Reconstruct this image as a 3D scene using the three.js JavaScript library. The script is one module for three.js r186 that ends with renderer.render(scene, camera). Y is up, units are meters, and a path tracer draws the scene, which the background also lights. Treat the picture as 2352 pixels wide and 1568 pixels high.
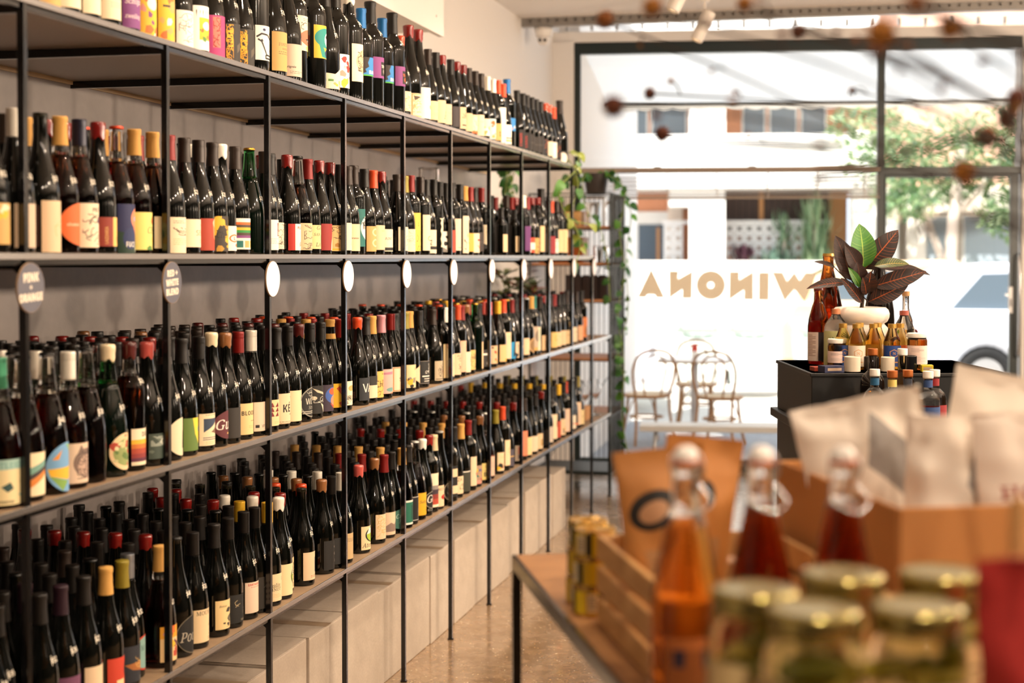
import * as THREE from 'three';
import { RoundedBoxGeometry } from 'three/addons/geometries/RoundedBoxGeometry.js';
import { mergeGeometries, mergeVertices } from 'three/addons/utils/BufferGeometryUtils.js';
import { ImprovedNoise } from 'three/addons/math/ImprovedNoise.js';

// ---------------------------------------------------------------- camera, sky, sun, exposure
const scene = new THREE.Scene();
const EYE = 1.536, YAW = 0.2332, PITCH = 0.0245, FOCAL = 3500;   // focal length in pixels of a 2352 x 1568 frame
const camera = new THREE.PerspectiveCamera(2 * Math.atan(892.1 / FOCAL) * 180 / Math.PI, 2352 / 1784.2, 0.05, 200);
camera.position.set(0, EYE, 0);
camera.rotation.order = 'YXZ';
camera.rotation.set(-PITCH, YAW, 0);
camera.setViewOffset(2352, 1784.2, 0, 216.2, 2352, 1568);         // the lens is shifted: the horizon sits above the middle
camera.focus = 4.7;
camera.userData.fStop = 2.5;
camera.updateProjectionMatrix();
scene.add(camera);

scene.background = new THREE.Color(0.80, 0.90, 1.0);
scene.backgroundIntensity = 1.9;

const TH = 0.1234;                                                // the shop front stands 7 degrees off square
const W0 = new THREE.Vector3(-2.26, 0, -10.8);
const WD = new THREE.Vector3(Math.cos(TH), 0, -Math.sin(TH)), WN = new THREE.Vector3(Math.sin(TH), 0, Math.cos(TH));
const W = (u, y, out) => W0.clone().addScaledVector(WD, u).addScaledVector(WN, -out).setY(y);   // u along the shop front, out into the street

const sun = new THREE.DirectionalLight(new THREE.Color(1.0, 0.96, 0.9), 13);
sun.name = 'sun';
sun.position.copy(W(2, 0, 6)).addScaledVector(WN, 9).addScaledVector(WD, -3.5).add(new THREE.Vector3(0, 16, 0));
sun.target.position.copy(W(2, 0, 6));
sun.castShadow = true;
Object.assign(sun.shadow.camera, { left: -20, right: 20, top: 20, bottom: -20, near: 0.5, far: 60 });
sun.shadow.mapSize.set(4096, 4096);
scene.add(sun, sun.target);

const PENDANT = [2, 7, 14, 19, 18];                               // candela of the globe lamps over the far counter, from the back wall to the window
const EXPOSURE = 1.0;
const POWER = [3, 4, 5, 5, 5, 5, 4, 3];                          // candela of the track spotlights, from the back wall to the window
const WASH = [3, 5, 7, 8, 8, 7];                              // and of those across the room that face the rack

// ---------------------------------------------------------------- helpers
const rng = (s) => () => { s = (s + 0x6d2b79f5) | 0; let t = Math.imul(s ^ (s >>> 15), 1 | s); t = (t + Math.imul(t ^ (t >>> 7), 61 | t)) ^ t; return ((t ^ (t >>> 14)) >>> 0) / 4294967296; };
const R = (d) => d * Math.PI / 180;
const V = (x, y, z) => new THREE.Vector3(x, y, z);
const used = {};
function numbered(n) { const k = used[n] = (used[n] ?? -1) + 1; return k ? n + '_' + String(k).padStart(3, '0') : n; }
function shade(o) { o.castShadow = o.receiveShadow = true; return o; }
function part(name, geo, m, parent, x = 0, y = 0, z = 0) {
  const o = shade(new THREE.Mesh(geo, m)); o.name = parent === scene ? numbered(name) : name; o.position.set(x, y, z); (parent ?? scene).add(o); return o;
}
function tag(o, label, category, group, kind) {
  o.userData.label = label; o.userData.category = category; if (group) o.userData.group = group; if (kind) o.userData.kind = kind; return o;
}
function thing(name, label, category, pos, turn = 0, group) {
  const o = new THREE.Group(); o.name = numbered(name); o.position.copy(pos); o.rotation.y = turn; scene.add(o); return tag(o, label, category, group);
}
function struct(name, geo, m, x = 0, y = 0, z = 0) { const o = part(name, geo, m, scene, x, y, z); o.userData.kind = 'structure'; return o; }
function structGroup(name, pos, turn = 0) { const o = new THREE.Group(); o.name = numbered(name); o.position.copy(pos); o.rotation.y = turn; o.userData.kind = 'structure'; scene.add(o); return o; }
const bx = (w, h, d, x = 0, y = 0, z = 0) => metric(new THREE.BoxGeometry(w, h, d)).translate(x, y, z);
const rb = (w, h, d, r = 0.003, x = 0, y = 0, z = 0, s = 1) => metric(new RoundedBoxGeometry(w, h, d, s, Math.min(r, w / 2.01, h / 2.01, d / 2.01))).translate(x, y, z);
const cyl = (r0, r1, h, n = 16, x = 0, y = 0, z = 0) => new THREE.CylinderGeometry(r0, r1, h, n).translate(x, y, z);
const lathe = (pts, n = 24, a0 = 0, a = Math.PI * 2) => new THREE.LatheGeometry(pts.map(([r, y]) => new THREE.Vector2(r, y)), n, a0, a);
const flat = (g) => { g = g.index ? g.toNonIndexed() : g; for (const k of Object.keys(g.attributes)) if (!['position', 'normal', 'uv'].includes(k)) g.deleteAttribute(k); return g; };
const join = (...gs) => mergeGeometries(gs.flat().map(flat));
const bar = (a, b, r, n = 8) => { const d = b.clone().sub(a), g = new THREE.CylinderGeometry(r, r, d.length(), n); g.applyQuaternion(new THREE.Quaternion().setFromUnitVectors(V(0, 1, 0), d.clone().normalize())); return g.translate((a.x + b.x) / 2, (a.y + b.y) / 2, (a.z + b.z) / 2); };
const tube = (pts, r, seg = 32, n = 8, closed = false) => new THREE.TubeGeometry(new THREE.CatmullRomCurve3(pts, closed), seg, r, n, closed);
function metric(g) {                                               // uv in metres, by the side a face looks to
  const p = g.attributes.position, n = g.attributes.normal, uv = new Float32Array(p.count * 2);
  for (let i = 0; i < p.count; i++) {
    const ax = Math.abs(n.getX(i)), ay = Math.abs(n.getY(i)), az = Math.abs(n.getZ(i)), x = p.getX(i), y = p.getY(i), z = p.getZ(i);
    const [u, v] = ax >= ay && ax >= az ? [z, y] : ay >= az ? [x, z] : [x, y];
    uv[2 * i] = u; uv[2 * i + 1] = v;
  }
  return g.setAttribute('uv', new THREE.BufferAttribute(uv, 2));
}
const ext = (pts, depth, bevel = 0, holes = []) => {
  const s = new THREE.Shape(pts.map(([x, y]) => new THREE.Vector2(x, y)));
  for (const h of holes) s.holes.push(new THREE.Path(h.map(([x, y]) => new THREE.Vector2(x, y))));
  return new THREE.ExtrudeGeometry(s, { depth, bevelEnabled: bevel > 0, bevelSize: bevel, bevelThickness: bevel, bevelSegments: 1, steps: 1 });
};

// ---------------------------------------------------------------- materials
const mat = (color, roughness = 0.6, o = {}) => new THREE.MeshPhysicalMaterial({ color, roughness, ...o });
const noise = new ImprovedNoise();
function texture(size, fn, srgb = true, rep = 1) {                   // fn(u, v) -> [r, g, b] 0..255, tiles by construction of fn
  const d = new Uint8Array(size * size * 4);
  for (let j = 0, k = 0; j < size; j++) for (let i = 0; i < size; i++, k += 4) { const c = fn(i / size, j / size); d[k] = c[0]; d[k + 1] = c[1]; d[k + 2] = c[2]; d[k + 3] = 255; }
  const t = new THREE.DataTexture(d, size, size); t.wrapS = t.wrapT = THREE.RepeatWrapping; t.magFilter = THREE.LinearFilter; t.minFilter = THREE.LinearFilter;
  if (srgb) t.colorSpace = THREE.SRGBColorSpace; t.repeat.set(rep, rep); t.needsUpdate = true; return t;
}
const tn = (u, v, f, z = 0) => {                                    // noise that tiles
  const a = 1 - u, b = 1 - v, n = (x, y) => noise.noise(x * f, y * f, z);
  return n(u, v) * a * b + n(u - 1, v) * u * b + n(u, v - 1) * a * v + n(u - 1, v - 1) * u * v;
};
const clamp = (x, a = 0, b = 255) => Math.min(b, Math.max(a, x));
const grey = (g) => [g, g, g];
const T = {};
T.plasterBump = texture(512, (u, v) => grey(clamp(128 + 60 * tn(u, v, 90) + 60 * tn(u, v, 38, 3) + 40 * tn(u, v, 9, 5))), false, 1.6);
T.plaster = texture(512, (u, v) => { const n = 16 * tn(u, v, 5, 1) + 12 * tn(u, v, 17, 2) + 5 * tn(u, v, 80, 4); return [clamp(158 + n * 1.4), clamp(147 + n * 1.3), clamp(142 + n * 1.3)]; }, true, 0.5);
{
  const r = rng(11), flakes = [];
  for (let i = 0; i < 2600; i++) flakes.push([r() * 1024, r() * 1024, 0.8 + r() * r() * 7, 0.4 + r() * 2.2, r() * 3.14, r()]);
  const c = document.createElement('canvas'); c.width = c.height = 1024; const g = c.getContext('2d');
  const base = texture(256, () => [0, 0, 0]);
  g.fillStyle = '#8d7458'; g.fillRect(0, 0, 1024, 1024);
  for (let i = 0; i < 5200; i++) { const x = r() * 1024, y = r() * 1024, s = 4 + r() * 26, k = r(); g.fillStyle = k < 0.5 ? 'rgba(116,92,66,0.16)' : 'rgba(168,142,112,0.14)'; for (const ox of [0, -1024, 1024]) for (const oy of [0, -1024, 1024]) { if (x + ox < -40 || x + ox > 1064 || y + oy < -40 || y + oy > 1064) continue; g.beginPath(); g.ellipse(x + ox, y + oy, s, s * 0.6, k * 6, 0, 7); g.fill(); } }
  for (const [x, y, a, b, t, k] of flakes) { g.fillStyle = k < 0.35 ? '#c9ae86' : k < 0.6 ? '#5b4630' : k < 0.8 ? '#b98a4c' : '#e2d3b8'; g.beginPath(); g.ellipse(x, y, a, b, t, 0, 7); g.fill(); }
  T.floor = new THREE.CanvasTexture(c); T.floor.colorSpace = THREE.SRGBColorSpace; T.floor.wrapS = T.floor.wrapT = THREE.RepeatWrapping; T.floor.magFilter = THREE.LinearFilter; T.floor.repeat.set(0.8, 0.8);
}
T.floorRough = texture(256, (u, v) => grey(clamp(58 + 60 * tn(u, v, 6, 2) + 40 * tn(u, v, 22, 7))), false, 0.7);
const grain = (c0, c1, fx, fy, seed) => texture(512, (u, v) => { const w = tn(u, v, 4, seed) * 0.6; const k = clamp(0.5 + 0.55 * tn(u * 1, (v * fx + w) % 1, fy, seed + 1) + 0.35 * tn(u, (v * fx) % 1, fy * 3, seed + 2), 0, 1); return [0, 1, 2].map((i) => c0[i] + (c1[i] - c0[i]) * k); }, true, 1);
T.wood = grain([126, 84, 48], [190, 142, 92], 5, 9, 3);
T.board = grain([120, 98, 76], [158, 132, 104], 4, 8, 9);
T.pale = grain([186, 136, 80], [226, 182, 122], 4, 7, 15);
T.fibre = texture(256, (u, v) => { const n = 10 * tn(u, v, 60, 1) + 9 * tn(u, v, 11, 2) + 7 * tn(u * 1, v, 3, 6); return [clamp(186 + n), clamp(172 + n), clamp(156 + n)]; }, true, 2);
T.concrete = texture(256, (u, v) => { const n = 14 * tn(u, v, 50, 1) + 12 * tn(u, v, 8, 2); return [clamp(150 + n), clamp(154 + n), clamp(160 + n)]; }, true, 0.5);
T.brick = texture(256, (u, v) => { const n = 12 * tn(u, v, 40, 1) + 10 * tn(u, v, 9, 2); return [clamp(214 + n), clamp(148 + n), clamp(112 + n)]; }, true, 0.5);

const M = {
  plaster: mat(0xffffff, 0.5, { map: T.plaster, bumpMap: T.plasterBump, bumpScale: 0.0007, clearcoat: 0.7, clearcoatRoughness: 0.36 }),
  white: mat(0xece6e0, 0.75, { bumpMap: T.plasterBump, bumpScale: 0.0012 }),
  charcoal: mat(0x2b2725, 0.85),
  ceiling: mat(0xece8e4, 0.8),
  floor: mat(0xffffff, 1, { map: T.floor, roughnessMap: T.floorRough, clearcoat: 0.6, clearcoatRoughness: 0.12 }),
  steel: mat(0x151516, 0.2, { metalness: 0.5, clearcoat: 0.6, clearcoatRoughness: 0.12 }),
  edge: mat(0xa8a4a2, 0.24, { metalness: 0.85 }),
  board: mat(0xffffff, 0.55, { map: T.board }),
  under: mat(0xa3988f, 0.38),
  batten: mat(0xe2c49a, 0.6),
  frame: mat(0x15211f, 0.4),
  galv: mat(0xb6b4b2, 0.4, { metalness: 0.5 }),
  carton: mat(0xffffff, 0.78, { map: T.fibre }),
  tape: mat(0xa9937a, 0.3),
  black: mat(0x0b0b0c, 0.5), blackGloss: mat(0x08080a, 0.18),
  wood: mat(0xffffff, 0.5, { map: T.wood }), pale: mat(0xffffff, 0.6, { map: T.pale }),
  chrome: mat(0xd8d8d8, 0.2, { metalness: 1 }),
  paper: mat(0xece6da, 0.8),
  pane: new THREE.MeshPhysicalMaterial({ color: 0xffffff, roughness: 0, transmission: 1, thickness: 0, ior: 1.5 }),
};

// ---------------------------------------------------------------- the room
const NEAR = 2.6, RIGHT = 4.6, CEIL = 3.1;
const frontZ = (x) => -10.8 - (x + 2.26) * Math.tan(TH);           // where the shop front stands at x
{
  const g = ext([[-2.4, -NEAR - 0.1], [RIGHT + 0.1, -NEAR - 0.1], [RIGHT + 0.1, -frontZ(RIGHT) + 0.1], [-2.4, -frontZ(-2.4) + 0.1]], 0.1).rotateX(-Math.PI / 2).scale(1, 1, 1);
  g.computeVertexNormals(); struct('floor', metric(g), M.floor, 0, -0.1, 0);
}
struct('wall_left', bx(0.2, 3.6, NEAR + 11.2, -2.36, 1.8, (NEAR - 11.2) / 2), M.white);
struct('trim', bx(0.012, 2.03, 6.3 + NEAR - 0.4, -2.254, 1.015, -8.88 + (6.3 + NEAR - 0.4) / 2), M.plaster).name = 'wall_left_render';
struct('trim', bx(0.02, 0.024, 6.3 + NEAR - 0.4, -2.25, 2.042, -8.88 + (6.3 + NEAR - 0.4) / 2), M.batten).name = 'trim_1';
struct('wall_right', bx(0.2, 3.6, NEAR + 13, RIGHT + 0.1, 1.8, (NEAR - 13) / 2), M.charcoal);
struct('wall_back', bx(RIGHT + 2.6, 3.6, 0.2, (RIGHT - 2.6) / 2, 1.8, NEAR + 0.1), M.charcoal);
struct('ceiling', bx(RIGHT + 2.5, 0.12, NEAR + 9.8, (RIGHT - 2.5) / 2, CEIL + 0.06, (NEAR - 9.8) / 2), M.ceiling);
{ // raised recess over the window
  const g = structGroup('ceiling_recess', W(0, 0, 0), TH);
  part('recess_lid', bx(7.6, 0.1, 1.9, 3.5, 3.62, 0.75), M.ceiling, g);
  part('recess_side', bx(7.6, 0.5, 0.05, 3.5, 3.36, 1.62), M.ceiling, g);
}
{ // boxed-in duct high on the left wall, over the top shelf
  const b = structGroup('wall_left_bulkhead', V(0, 0, 0));
  part('bulkhead_body', bx(0.34, 0.62, NEAR + 6.6, -2.09, 2.545 + 0.31, (NEAR - 6.6) / 2), M.white, b);
  part('bulkhead_fascia', bx(0.025, 0.64, NEAR + 6.62, -1.9, 2.535 + 0.31, (NEAR - 6.62) / 2), M.white, b);
  for (let i = 0; i < 6; i++) part('screw_head', new THREE.SphereGeometry(0.006, 8, 5).scale(0.4, 1, 1), M.galv, b, -1.887, 2.6, -6.5 + i * 1.1);
}
// shop front: walls round the opening, in the frame's own axes (x along the front, z towards the room)
{
  const g = structGroup('wall_front', W(0, 0, 0), TH);
  part('wall_pier', bx(0.32, 3.1, 0.24, 0.15 - 0.16 - 0.0, 1.55, -0.12), M.white, g);
  part('wall_header', bx(7.2, 0.075, 0.24, 3.5, 3.118, -0.12), M.white, g);
  part('wall_above', bx(9.2, 2.6, 0.24, 3.5, 4.95, -0.12), M.white, g);
  part('wall_right_of_door', bx(3.4, 3.1, 0.24, 3.29 + 1.7, 1.55, -0.12), M.white, g);
  part('sill', bx(2.2, 0.05, 0.24, 1.25, 0.025, -0.12), M.frame, g);
  for (let i = 0; i < 40; i++) part('louvre_bracket', bx(0.02, 0.05, 0.05, 0.1 + i * 0.18, 3.19, 0.0), M.galv, g);
  for (let i = 0; i < 3; i++) part('louvre_blade', bx(7.2, 0.006, 0.11, 3.5, 3.27 + i * 0.13, -0.1).rotateX(0), M.pane, g);
}
{ // perforated steel angle along the edge of the dropped ceiling
  const holes = []; for (let i = 0; i < 118; i++) { const x = 0.06 + i * 0.06; holes.push(Array.from({ length: 8 }, (_, k) => [x + 0.009 * Math.cos(-k * Math.PI / 4), 0.035 + 0.009 * Math.sin(-k * Math.PI / 4)])); }
  const g = ext([[0, 0], [7.2, 0], [7.2, 0.07], [0, 0.07]], 0.004, 0, holes);
  const o = structGroup('ceiling_edge_angle', V(-2.26, CEIL - 0.055, -9.78));
  part('perforated_web', g, mat(0x8a8682, 0.45, { metalness: 0.4 }), o);
  part('bottom_flange', bx(7.2, 0.004, 0.06, 3.6, 0, -0.03), M.galv, o);
  part('shadow_backing', bx(7.2, 0.07, 0.004, 3.6, 0.036, -0.03), M.under, o);
}

// ---------------------------------------------------------------- the wine rack
const RX = -1.64, BAY = 0.6281, T0 = 2.729, LEVEL = [2.0527, 1.5439, 1.0385, 0.5385];
const postZ = (n) => -(T0 + n * BAY);
const rack = thing('wine_rack', 'long black welded steel wine rack with four shelves along the grey left wall', 'shelving', V(0, 0, 0));
{
  const top = [2.05, 2.05, 2.05, 2.05, 2.05, 2.05, 2.05, 2.05, 2.05, 2.05, 1.535, 1.03];
  const tb = 0.0155, D = 0.6;
  for (let n = -2; n < 12; n++) {
    const h = n < 0 ? 2.05 : top[n];
    part('post', rb(tb, h, tb, 0.0015, 0, h / 2, 0), M.steel, rack, RX - tb / 2, 0, postZ(n));
    part('foot', cyl(0.013, 0.013, 0.006, 12), M.steel, rack, RX - tb / 2, 0.003, postZ(n));
    for (let k = 0; k < 4; k++) {
      if (LEVEL[k] > h + 0.03) continue;
      part('cross_bar', rb(D - 0.0, 0.02, 0.016, 0.0015), M.steel, rack, RX - tb - D / 2, LEVEL[k] - 0.0125 - 0.0105, postZ(n));
      if (k) part('gusset', ext([[0, 0], [0.04, 0], [0, -0.035]], 0.004), M.steel, rack, RX - tb - 0.0, LEVEL[k] - 0.013, postZ(n) - 0.002).rotation.y = Math.PI;
      part('weld', new THREE.SphereGeometry(0.0085, 8, 6), mat(0x6b5844, 0.4, { metalness: 0.7 }), rack, RX - 0.012, LEVEL[k] - 0.018, postZ(n));
    }
  }
  const last = [9, 10, 11, 11];
  for (let k = 0; k < 4; k++) {
    const z0 = postZ(-2) + 0.6, z1 = postZ(last[k]) - 0.008, len = z0 - z1;
    part('shelf_board', bx(0.594, 0.011, len, RX - 0.3, -0.0065, (z0 + z1) / 2), k ? M.board : M.under, rack, 0, LEVEL[k], 0);
    part('shelf_edge', rb(0.004, 0.013, len, 0.001, RX + 0.0005, -0.0065, (z0 + z1) / 2), M.edge, rack, 0, LEVEL[k], 0);
    part('front_rail', bx(0.014, 0.011, len, RX - 0.012, -0.0185, (z0 + z1) / 2), M.steel, rack, 0, LEVEL[k], 0);
  }
}
// round tags on the posts under the second shelf
{
  const chalk = (lines) => {
    const c = document.createElement('canvas'); c.width = c.height = 256; const g = c.getContext('2d'); g.fillStyle = '#5a5964'; g.fillRect(0, 0, 256, 256);
    g.textAlign = 'center'; g.fillStyle = '#e9dcc6'; g.strokeStyle = '#e9dcc6'; g.lineWidth = 3.4; const r = rng(5);
    lines.forEach(([s, y, f]) => { g.font = 'bold ' + f + 'px sans-serif'; g.save(); g.translate(128, y); g.rotate(-0.05); g.fillText(s, 0, 0); g.strokeText(s, 0, 0); g.restore(); });
    const t = new THREE.CanvasTexture(c); t.colorSpace = THREE.SRGBColorSpace; t.magFilter = THREE.LinearFilter; return t;
  };
  const slate = [mat(0xffffff, 0.5, { map: chalk([['PINK', 96, 62], ['+', 140, 40], ['ORANGE', 198, 56]]) }), mat(0xffffff, 0.5, { map: chalk([['RED +', 88, 54], ['WHITE', 146, 54], ['BLEND', 204, 54]]) }), mat(0xf2eff0, 0.35)];
  const rim = mat(0x9c7e60, 0.6);
  const what = ['grey round chalk tag lettered pink and orange on the nearest post', 'grey round chalk tag lettered red and white blend on the second post', 'blank pale round tag on the third post', 'blank pale round tag on the fourth post', 'blank pale round tag on the fifth post', 'blank pale round tag on the sixth post', 'blank pale round tag on the seventh post', 'blank pale round tag on the eighth post', 'blank pale round tag on the ninth post', 'blank pale round tag on the tenth post', 'blank pale round tag on the short eleventh post'];
  for (let n = 0; n < 11; n++) {
    const t = thing('shelf_tag', what[n], 'tag', V(RX + 0.006, 1.475, postZ(n)), Math.PI / 2, 'round tags on the rack posts');
    part('tag_disc', cyl(0.05, 0.05, 0.004, 40).rotateX(Math.PI / 2), rim, t);
    const f = new THREE.CircleGeometry(0.0492, 40); part('tag_face', f, slate[Math.min(n, 2)], t, 0, 0, 0.0023);
  }
}

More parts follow.
